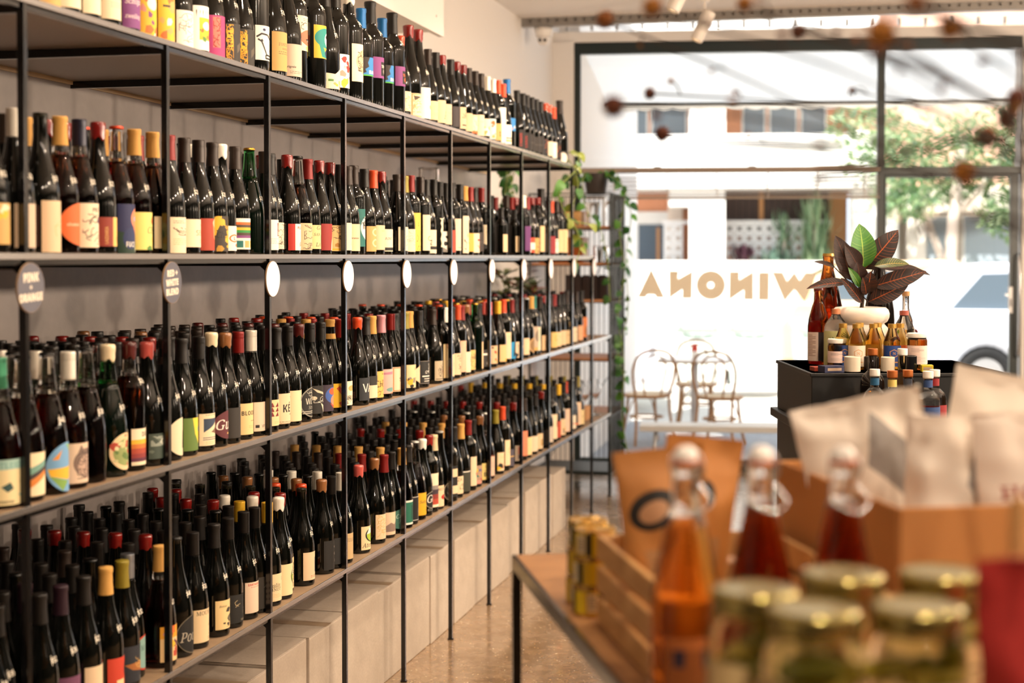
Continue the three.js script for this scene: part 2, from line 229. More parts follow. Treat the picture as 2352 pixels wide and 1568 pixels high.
// ---------------------------------------------------------------- wine bottles
const BOTTLES = `0|-1.694|-2.879|B|k|d|2|110|s;L20,30,3,d|bottle with black capsule, tan label down to the shelf, first in second bay, top shelf|1|1
0|-1.696|-2.966|B|k|d|14|110|c;L20,30,3,d|wine bottle with black capsule and plain cream label, second in second bay, top shelf|2|1
0|-1.694|-3.049|B|k|d|14|110|c;L20,40,3,d|bottle with black capsule, plain cream label with faint print, third in second bay, top shelf|3|1
0|-1.695|-3.143|B|k|d|16|112|c;L25,30,5,e;L25,60,3,e|bottle with black capsule, cream label with fine print, fourth in second bay, top shelf|4|1
0|-1.695|-3.236|B|k|d|10|112|p;T Schöps,6,45,17,w,i;T zweiling,6,78,13,w,i|bottle with black capsule, purple label with white script, fifth in second bay, top shelf|5|1
0|-1.698|-3.325|B|n|d|1|112|y;B7,14,0,0,100,100,o,p,w,o,i;E45,28,20,14,w|bottle with bare cork, orange and purple figure label, sixth in second bay, top shelf|6|1
0|-1.694|-3.413|B|n|d|1|108|y;B8,26,0,0,100,100,s,w,o,y,e;R14,16,24,5,d|wine bottle with bare cork and yellow crowded picture label, first in third bay, top shelf|1|2
0|-1.699|-3.528|B|k|d|6|96|w;K5,26,e,8,8,92,92|bottle with black capsule, pale label sprinkled with tiny marks, second in third bay, top shelf|2|2
0|-1.698|-3.618|B|k|d|10|122|w;R20,27,62,50,y;E48,45,17,10,w;B3,8,22,55,78,76,o,d,r,g|black capsule bottle, cream label with an orange sun picture, third in third bay, top shelf|3|2
0|-1.697|-3.715|B|k|d|2|112|m;R0,0,100,100,#a8346a;R12,4,26,72,#d9705f;K9,12,m,14,6,38,74;P#f0b98a,78,100,100,50,100,100|bottle with black capsule, magenta label with vertical red lettering, fourth in third bay, top shelf|4|2
0|-1.695|-3.809|B|k|d|2|105|#2a241c;K21,30,#e8a01c,2,4,24,96;K22,18,#f2b52e,4,4,22,60;P#5a5040,40,55,70,40,100,45,100,55,60,62,40,75|bottle with black capsule, dark label with vertical yellow graffiti, fifth in third bay, top shelf|5|2
0|-1.698|-3.912|B|k|d|2|105|#2a241c;K23,30,#e8a01c,2,4,24,96;K24,18,#f2b52e,4,4,22,60;P#5a5040,40,55,70,40,100,45,100,55,60,62,40,75|bottle, dark label with vertical yellow graffiti, the farther one, sixth in third bay, top shelf|6|2
0|-1.702|-4.009|N|k|d|33|129|w;Q;E30,12,6,4,n;E66,70,6,4,r|bottle, white label with bold black doodle and blue star, first in fourth bay, top shelf|1|3
0|-1.702|-4.138|M|k|d|18|130|s;T FONTANA,20,36,11,d,s;T MANDRA,32,45,7,d,s;L20,50,2,d;E72,66,5,8,e;T ICE,55,92,8,d,s|magnum wine bottle with black capsule and tan label, second in fourth bay, top shelf|2|3
0|-1.707|-4.268|M|k|d|17|112|#d8bda4;L10,84,2,d;T rignée,2,74,9,k,b|bottle, blush label with small text at its foot, third in fourth bay, top shelf|3|3
0|-1.723|-4.363|N|k|d|107|212|c;L28,8,2,d;E75,62,62,25,#d96f4f;P k,40,66,74,62,92,72,80,78,55,76;E66,70,12,4,w;E70,92,30,10,#a9c06a;K3,5,d,20,20,50,42|black capsule bottle, cream label with a masked coral bird, fourth in fourth bay, top shelf|4|3
0|-1.707|-4.482|N|k|d|98|200|y;E55,38,52,30,#1f8a80;E74,42,30,22,w;P#1f8a80,10,30,40,70,60,100,30,95;E62,34,9,5,k;E70,84,24,14,#1d3550;E10,74,12,4,y|black capsule bottle, yellow label with a teal haired figure, fifth in fourth bay, top shelf|5|3
0|-1.706|-4.599|M|k|d|16|106|#fff0;P c,0,45,30,48,55,30,70,12,100,0,100,100,0,100;T S,62,40,12,s,i;R6,66,18,8,g;B4,12,30,70,90,95,y,s,o|cream label with a scooped top edge and gold print, sixth in fourth bay, top shelf|6|3
0|-1.707|-4.696|N|k|d|30|138|w;B5,18,4,2,96,98,r,i,r,w,y;T tempo,20,42,12,k,i;R36,70,8,16,y;R58,70,8,16,y|bottle with black capsule, red and white figure label, first in fifth bay, top shelf|1|4
0|-1.701|-4.815|N|xw|d|63|187|c;E60,46,44,32,#cdb58a;E80,42,26,26,c;K6,12,d,24,20,64,72|bottle, cream label with a drawn long haired profile, second in fifth bay, top shelf|2|4
0|-1.697|-4.929|G|bl|d|95|158|b;P#2a1d16,0,0,30,0,20,30,26,50,8,64,14,80,0,86;T BAR,24,88,26,w,b;R0,93,60,7,#4fae3c|blue capsule bottle, blue label over green strip, nearer one, third in fifth bay, top shelf|3|4
0|-1.701|-5.037|N|k|d|100|172|#8a3f80;R34,22,60,66,k;T TNT,36,50,20,w,b;E70,66,24,14,e|bottle with black capsule, purple framed label, nearer one, fourth in fifth bay, top shelf|4|4
0|-1.695|-5.150|G|bl|d|95|158|b;P#2a1d16,0,0,30,0,20,30,26,50,8,64,14,80,0,86;T BAR,24,88,26,w,b;R0,93,60,7,#4fae3c|blue capsule bottle, blue label over green strip, farther one, fifth in fifth bay, top shelf|5|4
0|-1.702|-5.286|N|k|d|100|170|#8a3f80;R34,22,60,66,k;T TNT,36,50,20,o,b;E70,66,24,14,o|bottle with black capsule, purple framed label, farther one, first in sixth bay, top shelf|1|5
0|-1.698|-5.370|B|xo|d|18|90|c;K11,40,s,10,6,96,96|bottle with orange wax, cream label dotted with gold, second in sixth bay, top shelf|2|5
0|-1.708|-5.504|M|xr|d|8|96|c;O s,4;K12,44,s,10,10,92,80;P d,12,12,50,12,16,30|bottle with red wax, cream label with gold drawing, third in sixth bay, top shelf|3|5
0|-1.705|-5.615|M|xr|d|12|130|w;E58,62,9,7,s;L30,30,1,e|red wax bottle, pale blank label with one small ring, fourth in sixth bay, top shelf|4|5
0|-1.698|-5.727|B|br|d|17|90|#d9bb92;L20,24,5,e;L20,60,4,e|bottle with brown capsule, beige label with rows of print, fifth in sixth bay, top shelf|5|5
0|-1.695|-5.827|B|k|d|14|103|#d9bb92;T A,36,82,52,d,s|black capsule bottle, beige label with a thin letter A, sixth in sixth bay, top shelf|6|5
0|-1.697|-5.923|B|xr|d|16|97|#d0b596;L20,20,2,e;L20,40,2,e|bottle with red wax, beige label with faint writing, first in seventh bay, top shelf|1|6
0|-1.696|-6.047|B|k|d|16|99|#352c2c;T A,52,70,30,w,i|bottle with black capsule, dark label with a white initial, second in seventh bay, top shelf|2|6
0|-1.694|-6.134|B|xr|d|16|105|#d9bb92;K13,20,k,20,10,80,50;R20,80,40,6,k|bottle with red wax, beige label with black sketch, third in seventh bay, top shelf|3|6
0|-1.696|-6.243|B|xr|d|14|90|#d9bb92;L30,10,9,e|bottle with red wax, beige label with vertical print, fourth in seventh bay, top shelf|4|6
0|-1.699|-6.340|B|br|d|13|92|c;K14,16,o,4,6,96,96;R0,86,70,14,o|bottle with brown capsule, cream label with orange brush strokes, fifth in seventh bay, top shelf|5|6
0|-1.698|-6.451|B|br|d|12|102|#e6cfae;L20,30,2,e|wine bottle with brown capsule and plain cream label, sixth in seventh bay, top shelf|6|6
0|-1.696|-6.543|B|br|d|18|93|c;B6,12,0,40,100,92,y,s,w|bottle with brown capsule, cream label with golden picture, first in eighth bay, top shelf|1|7
0|-1.696|-6.655|B|w|d|12|103|#bcd0d0;B7,10,0,20,100,100,o,w,o,s|bottle with white capsule, pale blue label with orange figure, second in eighth bay, top shelf|2|7
0|-1.696|-6.759|B|w|d|14|90|s;B8,8,10,10,90,90,o,d,s|bottle with white capsule, tan label with brown figure, third in eighth bay, top shelf|3|7
0|-1.694|-6.850|D|o|d|10|172|w;L20,20,6,e|wine bottle with orange capsule and tall white label, fourth in eighth bay, top shelf|4|7
0|-1.696|-6.956|B|o|d|12|101|w;R0,66,70,6,k;R0,78,70,10,s|bottle with orange capsule, white label with dark band, fifth in eighth bay, top shelf|5|7
0|-1.698|-7.043|G|bl|d|80|140|b;T AR,30,80,30,w,b;E10,84,14,10,i|bottle with blue capsule, blue label with white letters, sixth in eighth bay, top shelf|6|7
0|-1.742|-7.110|B|k|d|18|103|w;R0,50,60,20,s|wine bottle with black capsule and narrow cream label, seventh in eighth bay, top shelf|7|7
0|-1.695|-7.238|B|k|d|12|101|#1c1614;T CHAOS,20,90,22,r,v|black label with vertical red lettering, nearest of the red lettered pair, top shelf|1|8
0|-1.698|-7.379|B|k|d|15|97|#1c1614;T CHAOS,20,90,22,r,v|black label with vertical red lettering, farther of the red lettered pair, top shelf|2|8
0|-1.697|-7.463|B|k|d|16|98|#2b2420;L10,50,2,e|black capsule bottle, dark band label, first of four alike, third in ninth bay, top shelf|3|8
0|-1.696|-7.572|B|k|d|17|92|#2b2420;L10,50,2,e|black capsule bottle, dark band label, second of four alike, fourth in ninth bay, top shelf|4|8
0|-1.695|-7.672|B|k|d|18|102|#2b2420;L10,50,2,e|black capsule bottle, dark band label, third of four alike, fifth in ninth bay, top shelf|5|8
0|-1.698|-7.792|B|k|d|15|98|#1c1a20;K15,8,o,20,4,90,98|bottle with black capsule, dark label with orange strokes, first in tenth bay, top shelf|1|9
0|-1.696|-7.905|B|xo|d|18|93|c;L20,20,2,s|wine bottle with orange wax and tall cream label, second in tenth bay, top shelf|2|9
0|-1.696|-8.006|B|xo|d|13|96|w;L20,20,2,s|wine bottle with orange wax and broad white label, third in tenth bay, top shelf|3|9
0|-1.694|-8.103|B|o|d|14|103|k;K16,10,o,10,4,90,98|bottle with orange capsule, black label with orange patches, fourth in tenth bay, top shelf|4|9
0|-1.706|-8.323|M|br|d|2|70|k;E10,56,30,44,w|large dark bottle with white curved label edge, fifth in tenth bay, top shelf|5|9
1|-1.696|-2.683|B|k|d|18|99|s;B9,7,20,4,100,40,y,c|bottle with black capsule, cream label with yellow patch, first in first bay, second shelf|1|0
1|-1.698|-2.780|B|sw|d|12|101|#cdb59a;R80,0,20,100,#c97a62|cream screw cap bottle, beige label with a red edge, first in second bay, second shelf|1|1
1|-1.696|-2.876|B|n|d|3|110|#dcc09a;K17,7,s,20,40,90,70|wine bottle with bare cork and tall blank cream label, second in second bay, second shelf|2|1
1|-1.698|-2.959|B|go|R|16|110|#fff0;E62,50,62,48,#d9652a;T silvatosh,18,54,10,#eec6a6,b|bottle with tan paper cap, orange half disc label, third in second bay, second shelf|3|1
1|-1.694|-3.033|B|sn|R|14|110|c;T PRO,34,20,14,k,b;K18,14,k,8,24,70,92;E75,38,18,11,#3a3358;E80,60,16,16,i|bottle with navy screw cap, cream label with inked creature, fourth in second bay, second shelf|4|1
1|-1.697|-3.121|B|xr|d|17|82|#eec06c;R0,0,42,100,#8a2f1c;T LAZZARIA,26,92,13,s,v;E72,75,16,14,s|bottle with red wax, brick red and yellow halved label, fifth in second bay, second shelf|5|1
1|-1.694|-3.202|B|co|R|2|114|n;P#0f3020,0,55,100,70,100,100,0,100;E76,30,36,23,#e58a63;P#e58a63,48,40,100,40,92,78,66,78;E40,70,26,22,#1d2a58;E62,30,9,5,#8fa0c8;E84,30,9,5,#8fa0c8;T FUCE,22,87,15,w,b;T WIN,60,97,13,w,b|bottle, navy label with a bearded man's face, sixth in second bay, second shelf|6|1
1|-1.697|-3.294|B|go|R|10|98|#e6d878;B10,9,0,0,100,100,g,g,o,y,#3f6a2f;T CHI,36,56,24,d,i|wine bottle with tan paper cap and yellow floral label, seventh in second bay, second shelf|7|1
1|-1.694|-3.382|B|go|R|14|90|c;B11,4,55,35,95,90,k|tan paper cap bottle, cream label with a black splotch, first in third bay, second shelf|1|2
1|-1.697|-3.475|B|r|d|3|91|c;K19,9,d,10,30,90,50;L10,60,4,s;L10,10,2,d|bottle with red capsule, cream label with drawn mountains, second in third bay, second shelf|2|2
1|-1.697|-3.561|B|br|d|18|88|c;T SEM,34,58,26,o,n;L50,72,3,s;T Le,62,24,10,o,n|wine bottle with brown capsule and cream label, third in third bay, second shelf|3|2
1|-1.696|-3.642|B|sb|d|10|92|#a83a20;P#e08a50,100,0,100,90,50,60,45,20,70,0;E80,36,24,12,t;E70,14,26,14,#efb08c|bottle, red label with orange and teal shapes, fourth in third bay, second shelf|4|2
1|-1.694|-3.723|B|br|d|8|100|#3a3026;B12,16,0,6,100,96,y,y,#b88a2a;T Cha,8,62,24,k,i|bottle with brown capsule, dark label with golden patches, fifth in third bay, second shelf|5|2
1|-1.705|-3.802|B|xw|d|10|76|w;E46,50,24,16,o;E46,50,18,11,w;T L,40,58,22,k,b;E64,78,12,7,o;E80,55,14,16,#9fb0c0|white wax bottle, white label with an orange O emblem, sixth in third bay, second shelf|6|2
1|-1.696|-3.874|B|br|d|14|98|w;S4,16,o,d,y,#2f8a3c,d,p,w;R2,72,22,22,t;R30,72,22,22,s;R58,72,22,22,y|bottle with brown capsule, white label with rainbow bars, seventh in third bay, second shelf|7|2
1|-1.702|-3.985|C|cg|n|17|103|#fff0|bottle with gold crown cap, green neck and no label, eighth in third bay, second shelf|8|2
1|-1.696|-4.077|B|br|d|13|99|w;R54,10,22,44,m;T L,58,30,17,w,b;T B,58,50,17,w,b;L4,62,4,e|bottle with brown capsule, white label with a maroon square, first in fourth bay, second shelf|1|3
1|-1.711|-4.156|B|k|d|16|93|c;K20,30,d,8,8,92,84;L8,88,3,d|bottle with black capsule, cream label with loose sketch, second in fourth bay, second shelf|2|3
1|-1.695|-4.249|B|xr|d|13|91|w;R0,0,26,100,#b3271c;T PLUS,36,20,14,r,b;K22,12,d,50,60,96,96|bottle with red wax, white label with a red strip, third in fourth bay, second shelf|3|3
1|-1.697|-4.340|C|ck|R|14|95|#d9ba90;K25,22,d,14,8,90,60;K26,12,d,4,74,80,96|bottle with black crown cap, tan label with brown sketch, fourth in fourth bay, second shelf|4|3
1|-1.696|-4.421|B|r|d|18|91|#e2c98c;T GA,24,20,22,k,i;T SAN,12,45,16,k,i;T LA,20,90,22,k,i;P d,58,40,78,40,72,78,60,84|wine bottle with red capsule and yellow label, fifth in fourth bay, second shelf|5|3
1|-1.696|-4.520|B|xr|d|14|97|c;R0,0,64,100,#9a2a24;P c,46,100,50,70,60,50,64,30,100,30,100,100|bottle with red wax, red label torn over cream, sixth in fourth bay, second shelf|6|3
1|-1.699|-4.626|B|xr|d|12|94|#dcb678;B13,8,10,20,90,80,#b07a30,d,o;K27,16,d,4,4,96,50;T Collet,40,66,17,k,i;R0,90,100,6,y|wine bottle with red wax and old engraved gold label, first in fifth bay, second shelf|1|4
1|-1.696|-4.706|B|k|d|15|104|c;K28,6,s,40,20,90,90|bottle with black capsule, cream label behind the post, second in fifth bay, second shelf|2|4
1|-1.699|-4.796|B|br|d|13|102|#e2c8a0;T brunnier,10,56,9,k,b|bottle, low cream label with one line of type, third in fifth bay, second shelf|3|4
1|-1.693|-4.841|D|br|d|28|153|t;E84,50,66,34,w;T MET,30,54,24,k,b;K29,14,k,20,24,96,44|bottle with brown capsule, teal and white crest label, fourth in fifth bay, second shelf|4|4
1|-1.697|-4.960|B|k|d|12|98|#cfa060;R56,0,44,100,#c98a3c;E50,24,24,16,#e0cf9c;E50,24,16,10,#cfa060;E50,66,24,16,#e0cf9c;E50,66,16,10,#cfa060|bottle with black capsule, ochre label with white swirls, fifth in fifth bay, second shelf|5|4
1|-1.695|-5.048|B|o|d|18|103|#e2c49a;L30,20,2,s|wine bottle with orange capsule and broad plain tan label, sixth in fifth bay, second shelf|6|4
1|-1.699|-5.150|B|xr|d|13|91|c;T AINT,6,48,17,e,b;P#a9442c,80,10,100,0,100,34,90,30;R4,82,70,14,k|wine bottle with red wax and cream label, seventh in fifth bay, second shelf|7|4
1|-1.726|-5.225|B|xw|d|16|98|#201c1c;T Re,44,50,30,w,v;K31,6,w,50,6,90,90|bottle with white wax, dark label with white looping script, eighth in fifth bay, second shelf|8|4
1|-1.695|-5.320|B|br|d|16|102|c;K32,9,d,40,34,90,80|bottle with brown capsule, cream label with round drawing, first in sixth bay, second shelf|1|5
1|-1.696|-5.415|B|ye|d|13|96|#eccfb2;K33,14,i,10,8,90,70|bottle with olive capsule, blush label with pink drawing, second in sixth bay, second shelf|2|5
1|-1.693|-5.482|D|r|d|16|158|#e8c450;K34,12,d,20,6,96,96|bottle with red capsule, yellow label with black strokes, third in sixth bay, second shelf|3|5
1|-1.691|-5.603|D|sb|d|18|154|c;T P,62,46,28,k,b;E52,66,20,7,o;E52,66,16,5,c;P k,56,92,90,92,84,80|bottle, cream label with a lone letter P, fourth in sixth bay, second shelf|4|5
1|-1.696|-5.694|B|k|d|8|98|c;T CRI,20,84,26,k,v;R0,70,62,14,k|bottle with black capsule, cream label with vertical black letters, fifth in sixth bay, second shelf|5|5
1|-1.692|-5.786|D|k|d|28|150|#fff0;P c,20,4,34,10,28,20,36,30,28,44,36,56,28,70,36,84,30,96,90,98,92,4|wine bottle with black capsule and ragged cream label, sixth in sixth bay, second shelf|6|5
1|-1.696|-5.881|B|sk|d|13|95|w;B14,10,4,10,96,96,k,k,w,e|black screw cap bottle, white label with black cut-out shapes, first in seventh bay, second shelf|1|6
1|-1.694|-5.970|B|k|d|12|102|#a9432c;R60,0,40,100,#9fb4c4|wine bottle with black capsule and red and blue label, second in seventh bay, second shelf|2|6
1|-1.692|-6.056|D|k|d|20|150|#e8cfae;L20,90,1,k|wine bottle with black capsule and tall blank cream label, third in seventh bay, second shelf|3|6
1|-1.696|-6.193|D|k|d|10|165|c;L16,14,5,e;K35,10,k,10,30,90,90;E40,52,14,6,#c9b088|bottle, cream label with a drawn spoon and bowl, fourth in seventh bay, second shelf|4|6
1|-1.697|-6.267|B|go|d|16|94|#d6a848;E80,60,26,20,#e2c070|wine bottle with tan paper cap and gold label, fifth in seventh bay, second shelf|5|6
1|-1.694|-6.351|B|r|d|12|95|c;R30,30,40,10,r;P o,24,62,40,62,36,76,56,60,60,84|bottle with red capsule, cream label with red marks, sixth in seventh bay, second shelf|6|6
1|-1.697|-6.438|B|k|d|18|100|#3a302c;L10,50,1,e|wine bottle with black capsule and dark brown label, seventh in seventh bay, second shelf|7|6
1|-1.695|-6.543|D|r|d|30|135|c;P k,0,78,100,100,0,100;K36,5,s,20,6,90,50|bottle with red capsule, cream label cut on a slant, first in eighth bay, second shelf|1|7
1|-1.686|-6.883|H|k|d|17|98|#e8cda2;L50,94,1,s|small bottle with a blank cream label, nearer of two, second in eighth bay, second shelf|2|7
1|-1.686|-7.145|H|k|d|18|93|#e8cda2;L50,94,1,s|small bottle with a blank cream label, farther of two, first in ninth bay, second shelf|1|8
1|-1.693|-7.368|D|w|d|24|145|#6a3470;E70,50,12,8,o|wine bottle with white capsule and purple label, second in ninth bay, second shelf|2|8
1|-1.697|-7.473|B|r|d|16|90|w;R0,0,100,34,#cf4a2c;R10,80,50,20,#cf4a2c|wine bottle with red capsule and red over white label, third in ninth bay, second shelf|3|8
1|-1.698|-7.580|B|xr|d|12|90|s;B15,6,10,30,90,90,d,s|wine bottle with red wax and tan picture label, fourth in ninth bay, second shelf|4|8
1|-1.694|-7.703|D|xr|d|21|153|#e6c796;L30,50,1,s|wine bottle with red wax and plain cream label, fifth in ninth bay, second shelf|5|8
1|-1.706|-7.843|M|k|d|16|120|#201c1c;K37,8,e,40,40,90,96|wine bottle with black capsule and tall dark bottle, first in tenth bay, second shelf|1|9
1|-1.694|-7.965|B|k|d|12|104|#9a3238|wine bottle with black capsule and dark red label, second in tenth bay, second shelf|2|9
1|-1.694|-8.044|B|o|d|15|90|w;R0,12,80,4,r;L10,50,3,s|bottle with orange capsule, white label with red line, third in tenth bay, second shelf|3|9
1|-1.693|-8.185|D|br|d|19|142|#e6c796;L30,50,1,s|wine bottle with brown capsule and cream label, fourth in tenth bay, second shelf|4|9
1|-1.696|-8.323|D|br|d|18|145|#e6c796|brown capsule bottle, tall cream label, last before the glassware, fifth in tenth bay, second shelf|5|9
2|-1.698|-2.716|C|sg|R|8|98|#e6d3a0;R0,0,100,22,#9fc0b4;T TLEKE,4,20,20,#7aa69c,b;P#2a4a48,8,60,28,50,36,64,22,72;P k,56,50,80,42,88,66,66,74;P#5f9a94,50,78,78,76,70,94;T PINKFIZZ,2,96,8,k,b|green screw cap bottle, cream and teal label with butterflies, first in first bay, third shelf|1|0
2|-1.698|-2.803|C|ck|R|12|100|#ead4ac;P#6f9a8c,0,40,50,22,100,8,100,24,50,38,0,60;P#3a3030,0,58,50,36,100,24,100,34,50,46,0,70;P#cf7a2c,0,70,50,46,100,34,100,44,60,54,0,90|bottle, cream label with teal and orange arcs, first in second bay, third shelf|1|1
2|-1.697|-2.897|C|ck|R|4|110|#fff0;E60,50,60,49,#6f9fc8;P#e0b030,4,52,100,48,90,66,60,76,10,66;P#7aa04a,8,66,60,78,40,96;P#d98a2c,14,34,40,14,30,34;P#7fae7a,50,4,96,10,90,36;P#cfe0ea,70,60,100,60,90,96|bottle, round painted label in blue yellow and green, second in second bay, third shelf|2|1
2|-1.697|-2.984|B|sw|R|12|98|#d9bda2;E56,50,42,36,#7a6458;E56,60,30,30,#b89a86;P#7a6458,26,24,36,4,50,26;P#7a6458,62,26,80,6,84,34;K38,30,#4a3a34,24,20,90,88|bottle, cream label with a drawn furry animal, third in second bay, third shelf|3|1
2|-1.702|-3.070|C|ck|R|13|90|#fff0|bottle, bare dark rose bottle without a label, fourth in second bay, third shelf|4|1
2|-1.699|-3.164|C|xc|n|14|100|#fff0;E50,50,50,49,#e8c99a;E50,52,40,36,#8f9a5c;B16,26,14,22,88,84,#c9c08a,#b0402c,#5f7a3c,#dcd0a0;T DOT,42,12,9,r,b|wine bottle with cream wax and oval floral label, fifth in second bay, third shelf|5|1
2|-1.696|-3.259|D|xm|R|14|99|c;T DAS,36,22,18,k,b;S30,42,y;S42,54,#c8702c;S54,68,#a8432c;S68,80,#8a2f2c;S80,90,#5a2038|wine bottle with maroon wax and sunset striped label, sixth in second bay, third shelf|6|1
2|-1.695|-3.347|B|xp|d|18|78|#39463c;R6,10,60,40,#8c9488;B17,9,6,8,94,92,#5f6a5c,#c9cbbd,#39463c|wine bottle with pink wax and small grey landscape label, seventh in second bay, third shelf|7|1
2|-1.698|-3.446|C|br|d|10|105|#fff0;E56,50,56,49,#e2d2ae;P#3a2c22,62,34,74,40,66,80,56,80|bottle, large cream oval label with a tiny figure, first in third bay, third shelf|1|2
2|-1.697|-3.539|B|k|d|13|95|#5f7a34;P#e8cc3c,30,0,100,0,100,60,60,80,40,50;E76,36,18,12,#3f8fc0;P#b9c4cc,60,90,100,50,100,100|bottle with black capsule, green yellow and blue label, second in third bay, third shelf|2|2
2|-1.694|-3.634|B|sk|d|15|97|#e6d2ac;R14,16,76,42,#2f3c52;P#e6d2ac,14,58,90,16,90,58;P#7a5a44,40,58,84,36,90,50,70,66;R12,74,76,2,n;R12,80,76,2,n;L20,4,1,d;L20,88,2,s|bottle, cream label with a bird over a dark block, third in third bay, third shelf|3|2
2|-1.701|-3.726|C|xc|d|18|96|#fff0;E60,50,62,48,#5a1f26;T Gui,2,64,46,w,i;R50,76,44,6,s|bottle with cream wax, maroon oval label with white script, fourth in third bay, third shelf|4|2
2|-1.694|-3.799|B|xt|d|15|96|#2c2620;K39,9,e,60,20,94,90|wine bottle with brown wax and charcoal label, fifth in third bay, third shelf|5|2
2|-1.697|-3.891|B|sr|d|14|99|#e8c88c;T BLOOD,2,38,19,k,b;L40,56,1,k;L30,72,2,s|wine bottle with red screw cap and cream label, sixth in third bay, third shelf|6|2
2|-1.695|-3.976|B|sw|d|14|95|#e0c8ac;R6,78,14,10,k;T VP,30,88,14,k,n|cream screw cap bottle, blush label with small black marks, seventh in third bay, third shelf|7|2
2|-1.695|-4.073|B|k|d|18|92|#e8cc98;P m,8,28,22,10,30,28;P m,34,28,48,10,56,28;P m,8,46,22,28,30,46;P m,34,46,48,28,56,46;P m,8,64,22,46,30,64;P m,34,64,48,46,56,64;L30,84,2,s|bottle with black capsule, cream label with brown triangles, first in fourth bay, third shelf|1|3
2|-1.694|-4.157|B|k|d|15|103|#e6c9a2;T KÉ,18,62,36,k,b;P e,56,10,80,14,72,22;P k,52,70,84,64,78,74;L10,92,2,k|wine bottle with black capsule and cream label, second in fourth bay, third shelf|2|3
2|-1.694|-4.247|B|sk|d|13|104|#e8cfa4;R56,22,18,14,e;L50,70,2,s|bottle, plain cream label with a small grey crest, third in fourth bay, third shelf|3|3
2|-1.699|-4.349|B|xm|d|13|104|#fff0;E58,50,58,50,#8c8a7e;E58,50,53,46,#24221f;T WI,22,56,28,#b9b5a6,b;T Straw,34,72,16,#b9b5a6,i;R6,78,90,3,#b9b5a6;R10,84,84,3,#b9b5a6;K40,16,#b9b5a6,20,10,90,34|maroon wax bottle, dark oval label with ornate pale lettering, fourth in fourth bay, third shelf|4|3
2|-1.699|-4.444|B|sk|d|16|102|#221f1b;P#cfc0a4,4,8,40,20,76,30,70,36,24,24;P#e6d8bc,40,62,90,84,86,98,62,96;E10,44,14,7,#cfc0a4;K41,9,w,10,40,60,60|black screw cap bottle, black label with white bone shapes, fifth in fourth bay, third shelf|5|3
2|-1.696|-4.529|B|sk|d|15|98|#3a2c3a;E50,40,36,30,#3f5fa8;E50,26,20,13,#cf5a34;E60,60,22,20,#c98a6c;P#b04a3c,34,70,60,80,80,96,50,86|bottle, purple label with a blue fish shape, sixth in fourth bay, third shelf|6|3
2|-1.702|-4.630|C|go|d|17|94|#e2b020;P#b3401c,20,20,34,10,50,30,80,24,66,50,80,80,40,94,30,80,56,70,44,50|bottle, yellow label with a red dragon shape, first in fifth bay, third shelf|1|4
2|-1.695|-4.705|B|sr|d|17|95|c;E50,30,20,12,s;L20,60,4,k;K42,9,k,20,60,90,92|bottle with red screw cap, cream label with tiny cartouche, second in fifth bay, third shelf|2|4
2|-1.731|-4.776|B|r|d|12|95|#1c1818;T DYO,6,54,30,w,s;S62,66,i;S69,73,i;S76,80,i;S83,87,i;K43,12,#b89a90,20,6,80,40|bottle, black label with pink lines and pale lettering, third in fifth bay, third shelf|3|4
2|-1.695|-4.877|B|xo|d|17|93|#22252a;T VA,14,64,52,w,n|orange wax bottle, slate label with two tall pale letters, fourth in fifth bay, third shelf|4|4
2|-1.697|-4.969|B|k|d|17|92|#e4cba6;R0,0,100,42,#24221f;L50,30,2,w|bottle with black capsule, half black half cream label, fifth in fifth bay, third shelf|5|4
2|-1.698|-5.039|B|go|d|12|103|#e6b45c;K44,14,d,6,10,94,90;T CHI,4,60,34,k,n;E80,20,14,8,#6a5a9a|wine bottle with tan paper cap and golden label, sixth in fifth bay, third shelf|6|4
2|-1.694|-5.130|B|pk|d|18|104|#dcb0a4;P#b87a8c,0,14,60,10,100,20,60,22,0,22;R62,20,22,24,k;E40,84,26,9,#6f9a94;P#d98a5c,30,100,100,80,100,100|wine bottle with pink capsule and pink landscape label, seventh in fifth bay, third shelf|7|4
2|-1.695|-5.242|B|sr|d|16|104|#ecd2ae;O o,3;T n,56,40,30,k,s;T sy,34,58,30,k,s;L40,74,2,s|bottle, cream label with a thin red border, first in sixth bay, third shelf|1|5
2|-1.699|-5.298|B|k|d|12|92|c|bottle with black capsule, cream label hidden by the post, second in sixth bay, third shelf|2|5
2|-1.699|-5.426|B|ye|d|14|99|#e8cf9c;T Ka,42,24,14,d,i;B18,16,2,58,90,96,y,k,y,d,e|olive capsule bottle, cream label with yellow and black figures, third in sixth bay, third shelf|3|5
2|-1.707|-5.506|B|go|d|18|97|#fff0;P#e2c49c,0,50,20,26,60,8,100,0,100,100,60,96,24,78;E72,34,14,8,d;E80,60,12,14,m;E72,80,10,4,m|bottle with tan paper cap, cream curved label with faces, fourth in sixth bay, third shelf|4|5
2|-1.698|-5.600|B|sk|d|14|102|#1b1a19;R0,0,100,2,e;R0,96,100,2,e;K45,16,w,26,14,90,54;R10,64,70,5,w;R20,76,56,3,w;R20,86,40,3,w|bottle with black screw cap, black label with white print, fifth in sixth bay, third shelf|5|5
2|-1.738|-5.669|B|k|d|12|103|#e8cfaa;L30,34,1,s|wine bottle with black capsule and plain cream label, sixth in sixth bay, third shelf|6|5
2|-1.695|-5.778|B|br|d|13|90|#b3a184;P#c9442c,50,48,90,44,84,84,64,84;K46,12,k,20,20,70,80;R6,90,80,4,d|brown capsule bottle, grey label with an orange robed figure, seventh in sixth bay, third shelf|7|5
2|-1.694|-5.895|D|n|d|14|150|#e6cc98;T CARM,20,12,16,r,b;L30,20,9,e;L20,50,12,e;L20,78,5,e|bottle, tall cream label of close print, bare cork, first in seventh bay, third shelf|1|6
